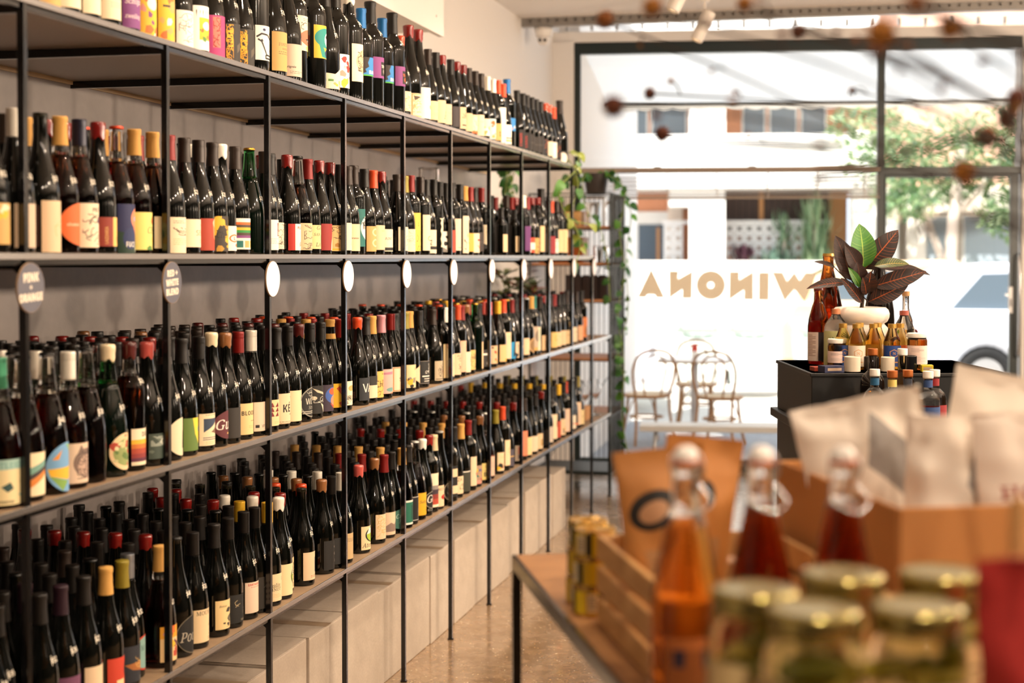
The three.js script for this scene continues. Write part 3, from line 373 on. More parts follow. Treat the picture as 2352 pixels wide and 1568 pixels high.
2|-1.694|-5.948|B|sw|R|16|105|#e2c49c;L20,40,3,e|bottle with cream screw cap, cream label behind the post, second in seventh bay, third shelf|2|6
2|-1.695|-6.053|B|k|d|15|103|#dcc09a;K47,20,k,20,10,96,90;E70,34,22,9,d|bottle with black capsule, cream label with an inked head, third in seventh bay, third shelf|3|6
2|-1.693|-6.140|D|o|d|20|150|#e2b494;L30,90,1,s|wine bottle with orange capsule and pinkish label, fourth in seventh bay, third shelf|4|6
2|-1.698|-6.219|B|r|d|13|99|c;E66,40,20,18,d;E66,40,12,12,c|bottle with red capsule, cream label with a ring, fifth in seventh bay, third shelf|5|6
2|-1.697|-6.294|B|xt|d|18|102|#dcb870;K48,20,d,10,20,90,90|wine bottle with brown wax and yellow label with drawing, sixth in seventh bay, third shelf|6|6
2|-1.692|-6.420|D|cg|n|14|130|#fff0;R36,0,64,100,#ecc79c|bottle, narrow cream label on a green bottle, seventh in seventh bay, third shelf|7|6
2|-1.693|-6.492|B|k|d|17|92|#2c2826;R0,22,100,10,w;E60,80,20,12,e|wine bottle with black capsule and dark picture label, eighth in seventh bay, third shelf|8|6
2|-1.727|-6.561|D|br|d|24|147|c|bottle with brown capsule, cream label by the post, first in eighth bay, third shelf|1|7
2|-1.699|-6.696|B|sp|d|17|98|#d9b48c;B19,9,8,10,92,90,r,s,d|bottle with pink screw cap, tan label with red figures, second in eighth bay, third shelf|2|7
2|-1.740|-6.764|B|sp|d|12|105|#ecccb0;L20,20,2,s|wine bottle with pink screw cap and blush blank label, third in eighth bay, third shelf|3|7
2|-1.694|-6.847|B|sy|d|16|94|#dcb880;E80,40,20,22,k;R40,80,50,20,y|bottle with yellow screw cap, tan label with black curve, fourth in eighth bay, third shelf|4|7
2|-1.696|-6.962|D|o|d|22|146|#e4caa4;L24,14,2,e|wine bottle with orange capsule and cream label, fifth in eighth bay, third shelf|5|7
2|-1.697|-7.032|C|cg|n|18|96|#1f8ac0;P k,40,0,100,10,60,50,70,70,30,90|wine bottle with gold crown cap and bright blue label, sixth in eighth bay, third shelf|6|7
2|-1.695|-7.125|B|r|d|16|92|#d9bfa0;P k,0,60,40,80,20,100,0,100;K49,8,d,30,20,90,90|bottle with red capsule, cream label with black corner, seventh in eighth bay, third shelf|7|7
2|-1.695|-7.203|B|k|d|14|105|#221d1a;R0,40,90,8,s;T AD,10,90,40,s,v|bottle with black capsule, dark label with tan letters, first in ninth bay, third shelf|1|8
2|-1.697|-7.347|B|br|d|17|98|#e6c8a0;L30,80,2,e|wine bottle with brown capsule and cream label, second in ninth bay, third shelf|2|8
2|-1.697|-7.453|B|cw|d|16|98|#fff0;E70,50,70,50,#b08a5c;E70,50,56,40,#8a6a44|wine bottle with pale crown cap and tan oval label, third in ninth bay, third shelf|3|8
2|-1.694|-7.547|D|go|d|25|147|#b9a48c;E76,40,60,30,#7a6a5c;R0,86,100,14,s|bottle with tan paper cap, tan and grey swirl label, fourth in ninth bay, third shelf|4|8
2|-1.691|-7.597|D|gn|d|23|142|#d9cfb0;L10,10,10,t|bottle with teal capsule, pale label with green print, fifth in ninth bay, third shelf|5|8
2|-1.697|-7.771|B|br|d|13|91|#d9b488;E62,30,26,16,d;E62,30,20,12,s;K50,14,d,20,40,90,90|bottle with brown capsule, tan label with drawn face, first in tenth bay, third shelf|1|9
2|-1.697|-7.837|B|xr|d|14|104|#d9b488;L30,50,2,d|bottle with red wax, tan label beside the post, second in tenth bay, third shelf|2|9
2|-1.694|-8.012|B|k|d|14|96|#dcb670;K51,9,o,30,20,80,70|wine bottle with black capsule and golden label, third in tenth bay, third shelf|3|9
2|-1.694|-8.118|B|r|d|14|92|#e2c294;L30,30,2,d|wine bottle with red capsule and cream label, fourth in tenth bay, third shelf|4|9
2|-1.694|-8.249|B|k|d|15|94|#dcbc94;E70,50,20,20,#8a94a0|bottle with black capsule, cream label with grey mark, fifth in tenth bay, third shelf|5|9
2|-1.695|-8.365|B|k|d|14|90|#c9ac80;L20,30,3,d|wine bottle with black capsule and tan label, sixth in tenth bay, third shelf|6|9
2|-1.696|-8.477|D|br|d|23|142|#2c2620;S10,30,s;S70,80,s|bottle with brown capsule, dark label with tan bands, first in eleventh bay, third shelf|1|10
2|-1.699|-8.607|B|k|d|12|97|#dcc8a8;L20,30,2,r|wine bottle with black capsule and cream label, second in eleventh bay, third shelf|2|10
2|-1.745|-8.672|B|k|d|14|97|#8a4a3c|wine bottle with black capsule and brown label, third in eleventh bay, third shelf|3|10
2|-1.694|-8.758|B|br|d|13|99|#d9a47c;L20,50,2,g|wine bottle with brown capsule and pale orange label, fourth in eleventh bay, third shelf|4|10
2|-1.691|-8.896|D|k|d|24|143|#c9743c;E60,70,40,30,#8a5f3c|wine bottle with black capsule and orange label, fifth in eleventh bay, third shelf|5|10
3|-1.696|-2.673|B|k|d|16|90|k|wine bottle with black capsule and dark label, first in first bay, bottom shelf|1|0
3|-1.726|-2.747|B|k|d|16|102|k|wine bottle with black capsule and dark label, first in second bay, bottom shelf|1|1
3|-1.698|-2.862|B|k|d|15|97|k|wine bottle with black capsule and dark label, second in second bay, bottom shelf|2|1
3|-1.698|-2.947|B|pu|d|17|102|#6a3a58|wine bottle with purple capsule and plum label, third in second bay, bottom shelf|3|1
3|-1.697|-3.043|B|k|d|16|99|#dcc09c;K52,4,s,60,30,90,60|wine bottle with black capsule and blank cream label, fourth in second bay, bottom shelf|4|1
3|-1.698|-3.145|B|go|d|15|91|#c23a22;E76,40,20,26,k;R26,66,30,30,#e2cc98;B20,7,50,60,96,98,s,y,o|tan paper cap bottle, red label with a dark figure, fifth in second bay, bottom shelf|5|1
3|-1.698|-3.223|B|ye|d|15|99|#23262e;P#a0602c,6,50,60,44,90,60,60,72,30,66;K53,14,s,40,30,96,70;L60,88,2,w|bottle with olive capsule, dark label with an orange bird, sixth in second bay, bottom shelf|6|1
3|-1.724|-3.299|B|sl|d|17|101|#fff0;E66,50,66,50,#b0381f;E68,50,60,45,#7fa39a;T M,40,44,22,#3f5a54,n;K54,5,r,70,50,92,84|bottle, round teal label with a red rim, seventh in second bay, bottom shelf|7|1
3|-1.697|-3.412|B|go|R|15|101|#e6c088;R0,0,100,34,#e09a24;B21,18,0,0,100,86,#5a3a7a,o,y,#b0402c,#c98a9c,#5a2c38|bottle with tan paper cap, orange and purple sunburst label, first in third bay, bottom shelf|1|2
3|-1.702|-3.509|C|ck|d|6|104|#fff0;E60,50,62,49,#7a6f5c;E60,50,60,47.5,#12110f;T Poo,6,66,34,#b3aa98,i|black crown cap bottle, black round label with silver script, second in third bay, bottom shelf|2|2
3|-1.696|-3.596|B|sk|d|16|100|#e2c69a;T MOUNT,8,17,17,k,s;B22,12,58,24,92,78,#5a5248,#8a8074,#2c2824;L50,86,2,d|wine bottle with black screw cap and cream label, third in third bay, bottom shelf|3|2
3|-1.694|-3.722|B|k|d|20|96|#e2c48c;B23,12,20,26,96,86,k,#3a342c,#5f5848;T Botan,12,24,10,k,i;L40,92,1,d|bottle with black capsule, cream label with botanical silhouettes, fourth in third bay, bottom shelf|4|2
3|-1.697|-3.818|B|sk|d|14|90|#1a1917;K55,5,#c9b48a,14,10,90,90;E60,26,24,14,#1a1917;T Vale,40,94,10,#c9b48a,i|bottle, black label with a thin gold line drawing, fifth in third bay, bottom shelf|5|2
3|-1.696|-3.920|B|sk|d|18|103|#e2c8ae;T EARTHEND,10,12,10,r,b;L20,16,1,r;B24,0,0,0,1,1,k;R66,26,7,7,k;R80,26,7,7,k;R66,44,7,7,k;R80,44,7,7,k;R66,62,7,7,k;R80,62,7,7,k;R66,80,7,7,k;R80,80,7,7,k|bottle, pale label with red heading and rows of figures, sixth in third bay, bottom shelf|6|2
3|-1.696|-3.996|B|sk|d|13|102|#2c2822;T AH,34,62,20,s,s;L40,70,2,s;K56,6,e,20,8,80,40|bottle with black screw cap, dark label with gold letters, first in fourth bay, bottom shelf|1|3
3|-1.694|-4.085|B|sy|d|14|92|#e2ccA0;T culin,2,48,19,k,i;T PINOT,2,62,16,k,s;R60,14,18,14,e;L10,74,3,s|wine bottle with yellow screw cap and cream label, second in fourth bay, bottom shelf|2|3
3|-1.695|-4.173|B|xw|d|12|103|#e8ce9e;E86,42,44,31,k;E87,42,40,28,#8fae3c;P#dfe6d8,50,38,100,20,126,30,126,14,60,14;E78,22,7,8,#b0583c;T No,66,90,20,k,i|bottle, cream label with a green landscape circle, nearer one, third in fourth bay, bottom shelf|3|3
3|-1.721|-4.249|B|xr|d|12|104|#dcc294;E14,14,18,11,k;K57,30,k,14,18,90,74;T VLUHER,8,92,15,k,s|bottle with red wax, cream label with swirling black print, fourth in fourth bay, bottom shelf|4|3
3|-1.697|-4.362|B|n|d|17|102|#e2c6a2;R54,22,30,52,#8a8480;P#4a4a50,60,22,74,8,82,30,82,72,58,72;L30,84,2,r|bare cork bottle, cream label with a drawn grey bottle, fifth in fourth bay, bottom shelf|5|3
3|-1.727|-4.436|B|xo|d|13|91|#e6ccac;T LE JU,36,24,17,k,b;S30,42,#2c2c5a;S42,54,#4a4a78;S60,72,#b04a2c;S72,86,#8a2a24|orange wax bottle, cream label with blue and red bars, sixth in fourth bay, bottom shelf|6|3
3|-1.698|-4.539|B|xt|d|13|105|#1f1d1b;E60,24,9,5,e;E62,48,9,6,e;E64,72,9,6,e;P#1f1d1b,60,20,80,20,80,80|bottle with brown wax, black label with three pale moons, seventh in fourth bay, bottom shelf|7|3
3|-1.697|-4.625|B|sk|d|15|99|#2a2928;R60,50,14,40,#b0aca4;K58,6,#b0aca4,58,40,84,90|black screw cap bottle, dark grey label with pale print, first in fifth bay, bottom shelf|1|4
3|-1.695|-4.708|B|sw|d|14|98|#c9aa7c;L20,20,3,d|bottle with cream screw cap, tan label behind the post, second in fifth bay, bottom shelf|2|4
3|-1.729|-4.780|B|sk|d|15|97|#15120f;T THE,8,36,24,#cbbfa6,s;T 20,40,56,20,#cbbfa6,s;T MAC,6,78,24,#cbbfa6,s;T INO,20,97,20,#cbbfa6,s|black screw cap bottle, black label with stacked white capitals, third in fifth bay, bottom shelf|3|4
3|-1.694|-4.883|B|xp|d|12|91|#e8ce9e;E66,38,48,33,k;E68,38,43,30,#a8c040;P#dfe6d8,24,34,60,30,100,36,110,10,40,8;E80,20,8,9,#c0583c;T Aten,4,90,26,k,i|bottle, cream label with a green landscape circle, farther one, fourth in fifth bay, bottom shelf|4|4
3|-1.732|-4.953|B|k|d|15|98|#d9c890;P#d0543c,44,20,66,50,90,60,90,96,56,92,40,60;P#9aa650,10,80,40,70,50,100,10,100|black capsule bottle, cream label with a red pear shape, fifth in fifth bay, bottom shelf|5|4
3|-1.698|-5.062|B|xt|d|16|102|#dfc6a0;K59,34,s,8,4,96,96|wine bottle with brown wax and speckled cream label, sixth in fifth bay, bottom shelf|6|4
3|-1.698|-5.171|B|r|d|12|92|#e0c4a4;P#8a7468,0,60,24,46,44,56,66,40,100,52,100,86,0,86|bottle with red capsule, cream label with a mountain range, seventh in fifth bay, bottom shelf|7|4
3|-1.699|-5.257|B|k|d|14|97|#fff0;P#3f6f62,0,20,40,8,100,0,100,100,40,98,0,90;T Cala,8,50,26,#b9cfc2,i;T Pin,24,72,24,#b9cfc2,i|bottle with black capsule, sea green label with pale script, first in sixth bay, bottom shelf|1|5
3|-1.694|-5.370|B|go|R|14|103|#1f6a54;R0,0,100,8,w;R40,20,50,60,#174f40;R0,92,100,8,w|bottle with tan paper cap, white edged green label, second in sixth bay, bottom shelf|2|5
3|-1.697|-5.452|B|k|d|12|105|#191818;R0,2,100,2,w;R0,94,100,2,w;K60,12,e,50,10,90,90|bottle with black capsule, black label with thin white rules, third in sixth bay, bottom shelf|3|5
3|-1.700|-5.554|C|cw|R|18|103|#e8b020;T Sabina,8,46,18,d,i;L40,76,2,d|wine bottle with pale crown cap and bright yellow label, fourth in sixth bay, bottom shelf|4|5
3|-1.698|-5.645|B|xw|d|17|95|#fff0;E60,44,60,43,#8f887a;E60,44,56,40,#161412;T Ge,10,56,52,w,i;R20,86,60,10,#8f887a;R24,88,52,6,#161412|bottle with white wax, black round label with white script, fifth in sixth bay, bottom shelf|5|5
3|-1.696|-5.728|D|xr|d|21|153|c;T DA,50,22,17,k,b;S36,48,e;S48,62,#3a2c34;S62,76,#8a2f24;S76,92,#b0432c|bottle with red wax, striped label in grey and red, sixth in sixth bay, bottom shelf|6|5
3|-1.697|-5.801|B|cr|d|12|95|#e2c49c;T PRISTIN,2,24,16,k,n;E50,56,22,12,r;P r,50,50,80,40,60,66|bottle with cream capsule, cream label with a red chilli, seventh in sixth bay, bottom shelf|7|5
3|-1.701|-5.895|C|cw|d|18|96|#fff0;E58,50,50,50,#a89c86;E58,50,44,44,#24211e;K61,26,#a89c86,30,16,84,84|pale crown cap bottle, ornate black and silver shield label, first in seventh bay, bottom shelf|1|6
3|-1.693|-6.001|D|k|d|20|146|#141210;S10,36,#e2c8a0;S64,90,#e2c8a0|wine bottle with black capsule and two cream bands, second in seventh bay, bottom shelf|2|6
3|-1.698|-6.097|B|k|d|18|90|#e4c8a0;T ZA,6,28,26,k,n;K62,12,k,20,40,84,74;P k,46,70,56,70,54,80,48,80|bottle with black capsule, cream label with a bare tree, third in seventh bay, bottom shelf|3|6
3|-1.696|-6.203|B|go|d|12|97|#38382a;S0,5,w;P#6a6a54,60,60,90,50,90,90|bottle with tan paper cap, olive label with white rules, fourth in seventh bay, bottom shelf|4|6
3|-1.691|-6.303|D|r|d|21|145|#e2c8a4;P r,40,60,60,44,90,30,84,60,60,76;K63,4,k,80,10,94,20|bottle with red capsule, cream label with a red bird, fifth in seventh bay, bottom shelf|5|6
3|-1.697|-6.405|B|k|d|15|94|#a88a74;B25,16,0,0,100,100,r,t,s,i,#5a5a7a,y|bottle with black capsule, collage label in many colours, sixth in seventh bay, bottom shelf|6|6
3|-1.694|-6.515|B|xt|d|17|90|#e2c878;T BAU,8,80,36,k,b;K64,18,d,10,10,90,50|bottle with brown wax, yellow label with black letters, first in eighth bay, bottom shelf|1|7
3|-1.702|-6.640|C|cw|R|16|104|#d9b49c;L20,30,6,e|wine bottle with pale crown cap and pinkish label, second in eighth bay, bottom shelf|2|7
3|-1.746|-6.710|B|k|d|16|100|#8a7a64;B26,14,0,0,100,100,k,s,d,e|wine bottle with black capsule and brown collage label, third in eighth bay, bottom shelf|3|7
3|-1.696|-6.810|B|ye|d|16|100|#e2c49a;B27,9,0,56,100,92,y,k,o;L20,20,3,s|bottle with olive capsule, cream and yellow picture label, fourth in eighth bay, bottom shelf|4|7
3|-1.691|-6.922|D|o|d|25|144|#e8cda4;K65,8,s,30,20,80,70|bottle with orange capsule, cream label under an orange capsule, fifth in eighth bay, bottom shelf|5|7
3|-1.694|-7.003|B|k|d|12|91|#4a4450;R0,40,100,6,s|wine bottle with black capsule and grey label, sixth in eighth bay, bottom shelf|6|7
3|-1.696|-7.160|B|xr|d|16|90|#dcc8b0;R20,8,70,50,#c9583c;R20,60,70,26,#3a2c4a|bottle with red wax, small red and white label, first in ninth bay, bottom shelf|1|8
3|-1.692|-7.297|D|k|d|23|145|#d9805c;K66,6,r,40,60,90,90|wine bottle with black capsule and coral label, second in ninth bay, bottom shelf|2|8
3|-1.694|-7.390|B|br|d|16|104|#e2c690;L40,70,1,k|wine bottle with brown capsule and cream label, third in ninth bay, bottom shelf|3|8
3|-1.695|-7.528|B|n|d|16|94|#dcc4a4;L40,50,1,s|wine bottle with bare cork and pale cream label, fourth in ninth bay, bottom shelf|4|8
3|-1.694|-7.647|B|k|d|15|93|#d9ba92;R30,40,50,40,k;R34,43,42,34,s;P k,46,70,60,46,66,70|bottle with black capsule, cream label with a framed bird, fifth in ninth bay, bottom shelf|5|8
3|-1.694|-7.788|B|xr|d|15|93|#1f1c1c;E60,40,10,6,e|wine bottle with red wax and black label, first in tenth bay, bottom shelf|1|9
3|-1.697|-7.924|B|k|d|16|98|#c9b8a4;T VINOS,50,92,30,e,v|bottle with black capsule, grey label with vertical letters, second in tenth bay, bottom shelf|2|9
3|-1.692|-8.022|D|k|d|23|154|#e0caa6;P k,40,34,60,20,64,54,44,54|bottle with black capsule, cream label with a black bird, third in tenth bay, bottom shelf|3|9
3|-1.698|-8.130|B|k|d|17|105|#b0432c|wine bottle with black capsule and rust label, fourth in tenth bay, bottom shelf|4|9
3|-1.697|-8.255|B|sy|d|17|105|#d9ba94;B28,9,0,40,100,90,e,s,d|wine bottle with yellow screw cap and cream landscape label, fifth in tenth bay, bottom shelf|5|9
3|-1.691|-8.366|D|k|d|23|150|#d9b8a0;L20,50,1,s|wine bottle with black capsule and blush label, sixth in tenth bay, bottom shelf|6|9
3|-1.696|-8.438|B|o|d|14|98|#dcc4a8|wine bottle with orange capsule and pale label, first in eleventh bay, bottom shelf|1|10
3|-1.698|-8.564|B|k|d|18|94|#e0cfb4;R0,60,100,6,r|wine bottle with black capsule and white label, second in eleventh bay, bottom shelf|2|10
3|-1.699|-8.635|B|cw|d|18|95|#2c2824;R20,70,60,12,o|pale crown cap bottle, dark label with an orange dot, third in eleventh bay, bottom shelf|3|10
3|-1.695|-8.726|D|k|d|23|154|#dcbc9c;L20,40,2,s|wine bottle with black capsule and cream label, fourth in eleventh bay, bottom shelf|4|10
3|-1.699|-8.826|B|ye|d|15|100|#d9c08c;L20,40,3,d|bottle with olive capsule, last cream label on the shelf, fifth in eleventh bay, bottom shelf|5|10`;
const HEX = { c: '#ecd9b8', w: '#efe6d6', k: '#16130f', r: '#b3271c', o: '#d9682a', y: '#e3b22e', t: '#1f6a63', n: '#1d2250', p: '#7d3f7a', g: '#58823a', b: '#2f7fc0', d: '#4a3a2c', m: '#7a2323', s: '#c9a05c', e: '#8a8178', i: '#d98d7c' };
const hex = (s) => HEX[s] ?? s;
const CW = 128, CH = 256, PER = 128;
const sheets = [];
function drawLabel(i, spec) {                                        // one printed label in its own cell; coordinates are percent of the label
  const sheet = sheets[Math.floor(i / PER)] ??= (() => { const c = document.createElement('canvas'); c.width = c.height = 2048; return c; })();
  const g = sheet.getContext('2d'), x0 = (i % 16) * CW, y0 = Math.floor((i % PER) / 16) * CH, ops = spec.split(';');
  g.save(); g.beginPath(); g.rect(x0, y0, CW, CH); g.clip(); g.translate(x0, y0); g.scale(CW / 100, CH / 100);
  const bg = hex(ops[0]);
  if (bg === '#fff0') { g.fillStyle = 'rgba(40,36,30,0)'; g.clearRect(0, 0, 100, 100); } else { g.fillStyle = bg; g.fillRect(0, 0, 100, 100); }
  const poly = (f, p) => { g.fillStyle = hex(f); g.beginPath(); for (let k = 0; k + 1 < p.length; k += 2) k ? g.lineTo(p[k], p[k + 1]) : g.moveTo(p[0], p[1]); g.fill(); };
  for (const op of ops.slice(1)) {
    const code = op[0], a = op.slice(1).trim().split(','), n = a.map(Number);
    if (code === 'E') { g.fillStyle = hex(a[4]); g.beginPath(); g.ellipse(n[0], n[1], n[2], n[3], 0, 0, 7); g.fill(); }
    else if (code === 'R') { g.fillStyle = hex(a[4]); g.fillRect(n[0], n[1], n[2], n[3]); }
    else if (code === 'P') poly(a[0], n.slice(1));
    else if (code === 'O') { g.strokeStyle = hex(a[0]); g.lineWidth = n[1]; g.strokeRect(5, 4, 90, 92); }
    else if (code === 'S') { if (a.length === 3 && isNaN(n[2])) { g.fillStyle = hex(a[2]); g.fillRect(0, n[0], 100, n[1] - n[0]); } else if (a.length === 2) { g.fillStyle = hex(a[1]); g.fillRect(0, 0, 100, n[0]); } else { const c = a.slice(1), h = (72 - 4) / c.length; c.forEach((q, k) => { g.fillStyle = hex(q); g.fillRect(0, 4 + k * h, 100, h + 0.5); }); } }
    else if (code === 'L') { g.fillStyle = hex(a[3] ?? 'd'); const r = rng(i * 7 + n[1]); for (let k = 0; k < n[2]; k++) { let x = n[0]; const end = n[0] + 30 + r() * 34; while (x < Math.min(end, 96)) { const w = 3 + r() * 7; g.globalAlpha = 0.75; g.fillRect(x, n[1] + k * 5, w, 1.5); x += w + 2; } } g.globalAlpha = 1; }
    else if (code === 'K') { const r = rng(n[0] * 31), [X0, Y0, X1, Y1] = n.slice(3); g.strokeStyle = hex(a[2]); g.lineWidth = 1.7; for (let k = 0; k < n[1]; k++) { let x = X0 + r() * (X1 - X0), y = Y0 + r() * (Y1 - Y0), q = r() * 7; g.beginPath(); g.moveTo(x, y); for (let s = 0; s < 6; s++) { q += (r() - 0.5) * 2.6; x += 7 * Math.cos(q); y += 5 * Math.sin(q); x = clamp(x, X0, X1); y = clamp(y, Y0, Y1); g.lineTo(x, y); } g.stroke(); } }
    else if (code === 'B') { const r = rng(n[0] * 17), [X0, Y0, X1, Y1] = n.slice(2, 6), c = a.slice(6); for (let k = 0; k < n[1]; k++) { const cx = X0 + r() * (X1 - X0), cy = Y0 + r() * (Y1 - Y0), s = (X1 - X0) * (0.06 + 0.12 * r()), q = []; const m = 5 + Math.floor(r() * 3); for (let e = 0; e < m; e++) { const w = s * (0.6 + r() * 0.8); q.push(cx + w * Math.cos(e * 6.283 / m), cy + w * 0.8 * Math.sin(e * 6.283 / m)); } poly(c[k % c.length], q); } }
    else if (code === 'Q') { g.strokeStyle = '#15120f'; g.lineWidth = 5; g.lineJoin = 'round'; const path = (p) => { g.beginPath(); p.forEach(([x, y], k) => (k ? g.lineTo(x, y) : g.moveTo(x, y))); g.stroke(); }; path([[4, 34], [20, 24], [44, 26], [60, 36], [84, 34]]); path([[60, 34], [56, 26], [66, 16], [90, 12], [98, 16]]); path([[8, 40], [20, 46], [28, 62], [40, 84]]); path([[36, 84], [78, 86], [78, 94], [36, 94], [36, 84]]); path([[20, 40], [24, 46]]); path([[78, 86], [92, 80]]); }
    else if (code === 'T') {
      const kind = a[5] ?? 'n'; g.fillStyle = hex(a[4]); g.save(); g.translate(n[1], n[2]); if (kind === 'v') g.rotate(-Math.PI / 2);
      g.font = (kind === 'i' ? 'italic ' : kind === 'b' || kind === 'v' ? 'bold ' : '') + n[3] + 'px ' + (kind === 'i' || kind === 's' ? 'serif' : 'sans-serif'); g.fillText(a[0], 0, 0); g.restore();
    }
  }
  g.restore();
}
// shapes, in metres; each is drawn once and shared
const MM = (p) => p.map(([r, y]) => [r / 1000, y / 1000]);
const BODY = {
  B: MM([[0, 3], [30, 3], [33, 0], [38, 1.5], [39.8, 5], [40, 20], [40, 108], [39.4, 122], [37.6, 138], [34.4, 154], [30, 170], [25.4, 186], [21.2, 203], [18, 221], [15.9, 240], [14.9, 258], [14.6, 281], [15.7, 282], [15.7, 290], [14.6, 293], [9.4, 293.5], [9, 288], [0, 288]]),
  D: MM([[0, 3], [28, 3], [31, 0], [35, 1.5], [36.8, 5], [37, 20], [37, 186], [36.2, 196], [33.4, 206], [28.6, 214], [22.6, 221], [17.8, 229], [15.2, 240], [14.4, 256], [14.3, 286], [15.3, 287], [15.3, 295], [14.2, 298], [9.4, 298.5], [9, 292], [0, 292]]),
  C: MM([[0, 3], [32, 3], [36, 0], [41, 1.5], [42.8, 5], [43, 20], [43, 104], [42.2, 120], [39.8, 138], [35.6, 158], [30.4, 178], [25.4, 198], [21.2, 218], [18.2, 240], [16.2, 262], [15, 280], [14.7, 288], [16.4, 290], [16.4, 294], [14, 297], [9.4, 298], [9, 292], [0, 292]]),
};
const HIGH = { B: 0.2935, D: 0.2985, C: 0.298 };
const LOOK = { B: ['B', 1, 1], D: ['D', 1, 1], C: ['C', 1, 1], M: ['B', 1.22, 1.2], N: ['D', 1.28, 1.225], G: ['D', 1.1, 1.09], H: ['D', 0.78, 0.74] };
const radiusAt = (k, y) => { const p = BODY[k].slice(5, -3); for (let i = 1; i < p.length; i++) if (y <= p[i][1]) { const [r0, y0] = p[i - 1], [r1, y1] = p[i]; return r0 + (r1 - r0) * (y - y0) / (y1 - y0); } return 0.0147; };
const cutTo = (k, y) => [...BODY[k].filter((q, i) => i < 18 && q[1] < y), [radiusAt(k, y), y], [0, y]];
const cutFrom = (k, y) => [[0, y], [radiusAt(k, y), y], ...BODY[k].filter((q, i) => i > 5 && q[1] > y)];
const glassGeo = {};
for (const k of 'BDC') glassGeo[k] = { whole: lathe(BODY[k], 26), low: lathe(cutTo(k, k === 'D' ? 0.222 : 0.212), 26), neck: lathe(cutFrom(k, k === 'D' ? 0.2222 : 0.2122), 26) };
const capGeo = {};
function capOf(k, code) {
  const H = HIGH[k], key = k + (code[0] === 'x' ? 'x' : code[0] === 's' && code !== 'sl' ? 's' : code === 'sl' ? 's' : code[0] === 'c' && code !== 'cr' ? 'c' : code === 'n' ? 'n' : 'f');
  return capGeo[key] ??= (() => {
    const q = (p) => lathe(p.map(([r, y]) => [r / 1000, H + y / 1000]), 26);
    if (key[1] === 'f') return q([[radiusAt(k, H - 0.062) * 1000 + 0.1, -62], [radiusAt(k, H - 0.062) * 1000 + 0.55, -61.5], [15.5, -34], [15.2, -13.5], [16.4, -12], [16.5, -3], [15.6, 0.3], [0, 0.9]]);
    if (key[1] === 's') return q([[radiusAt(k, H - 0.06) * 1000 + 0.1, -60], [16.3, -59.5], [16.2, -18], [15.5, -17.3], [16.4, -16.4], [15.9, -14.6], [16.4, -13.2], [15.9, -11.6], [16.4, -10.2], [15.9, -8.6], [16.4, -7.2], [16.3, -0.8], [15.4, 0.6], [0, 0.6]]);
    if (key[1] === 'n') return q([[15.8, -10], [15.9, -2], [14.8, 0.3], [9.2, 0.4], [8.8, -2], [0, -2]]);
    if (key[1] === 'x') { const g = q([[15.1, -34], [16, -32.5], [16.6, -29], [16.4, -20], [17.4, -12], [17.6, -4], [16.4, 0.8], [12, 2.4], [0, 3]]); const p = g.attributes.position; for (let i = 0; i < p.count; i++) { const y = p.getY(i); if (y < H - 0.028) { const a = Math.atan2(p.getZ(i), p.getX(i)); p.setY(i, y - 0.004 * (0.5 + 0.5 * Math.sin(a * 3 + 1)) - 0.003 * Math.sin(a * 5)); } } g.computeVertexNormals(); return g; }
    const g = q([[16.2, -6.5], [16.9, -5.8], [16, -1.6], [13, 0], [0, 0.4]]), p = g.attributes.position;   // crown cap with its crimped skirt
    for (let i = 0; i < p.count; i++) if (p.getY(i) < H - 0.004) { const a = Math.atan2(p.getZ(i), p.getX(i)), s = 1 + 0.03 * Math.cos(13 * a); p.setX(i, p.getX(i) * s); p.setZ(i, p.getZ(i) * s); }
    g.computeVertexNormals(); return g;
  })();
}
const INK = { k: 0x16120f, br: 0x2d211a, r: 0x7c1510, o: 0xd04a22, w: 0xe9e1d2, c: 0xe7d3ae, t: 0x8a5a34, p: 0xc2564e, m: 0x4e1512, b: 0x2a1e18, g: 0x4ea57c, y: 0xe0b030, go: 0xc9964a, bl: 0x1468a8, ye: 0x8a7a24, pk: 0xc98a92, cr: 0xe0c89c, sl: 0xaab0ba, pu: 0x2a1420, gn: 0x1d6b5e, n: 0x18172c };
const capMats = {};
const capMat = (code) => capMats[code] ??= (() => {
  if (code === 'n') return mat(0x1c1a10, 0.12);
  if (code[0] === 'x') return mat(INK[{ o: 'o', r: 'r', w: 'w', c: 'c', t: 't', p: 'p', m: 'm' }[code[1]]], 0.24, { clearcoat: 0.5, clearcoatRoughness: 0.2 });
  if (code === 'sl') return mat(0xa9afb8, 0.3, { metalness: 0.85 });
  if (code[0] === 's') return mat(INK[code[1]], 0.32, { metalness: 0.25 });
  if (code === 'cg') return mat(0xc9983a, 0.3, { metalness: 0.9 });
  if (code[0] === 'c' && code !== 'cr') return mat({ o: 0xd0431e, k: 0x141414, w: 0xb9b8b0 }[code[1]], 0.3, { metalness: 0.4 });
  return mat(INK[code], code === 'go' ? 0.7 : 0.4, code === 'go' ? {} : { metalness: 0.2 });
})();
const G = {
  d: mat(0x050604, 0.07, { ior: 1.52 }),
  green: mat(0x020b05, 0.07),
  neck: new THREE.MeshPhysicalMaterial({ color: 0xffffff, roughness: 0.03, transmission: 1, thickness: 0.03, ior: 1.5, attenuationColor: new THREE.Color(0.1, 0.5, 0.16), attenuationDistance: 0.02 }),
  clear: new THREE.MeshPhysicalMaterial({ color: 0xffffff, roughness: 0.02, transmission: 1, thickness: 0.03, ior: 1.5, attenuationColor: new THREE.Color(0.93, 0.94, 0.9), attenuationDistance: 0.05 }),
  rose: new THREE.MeshPhysicalMaterial({ color: 0xffffff, roughness: 0.03, transmission: 1, thickness: 0.06, ior: 1.4, attenuationColor: new THREE.Color(0.66, 0.18, 0.05), attenuationDistance: 0.045 }),
};
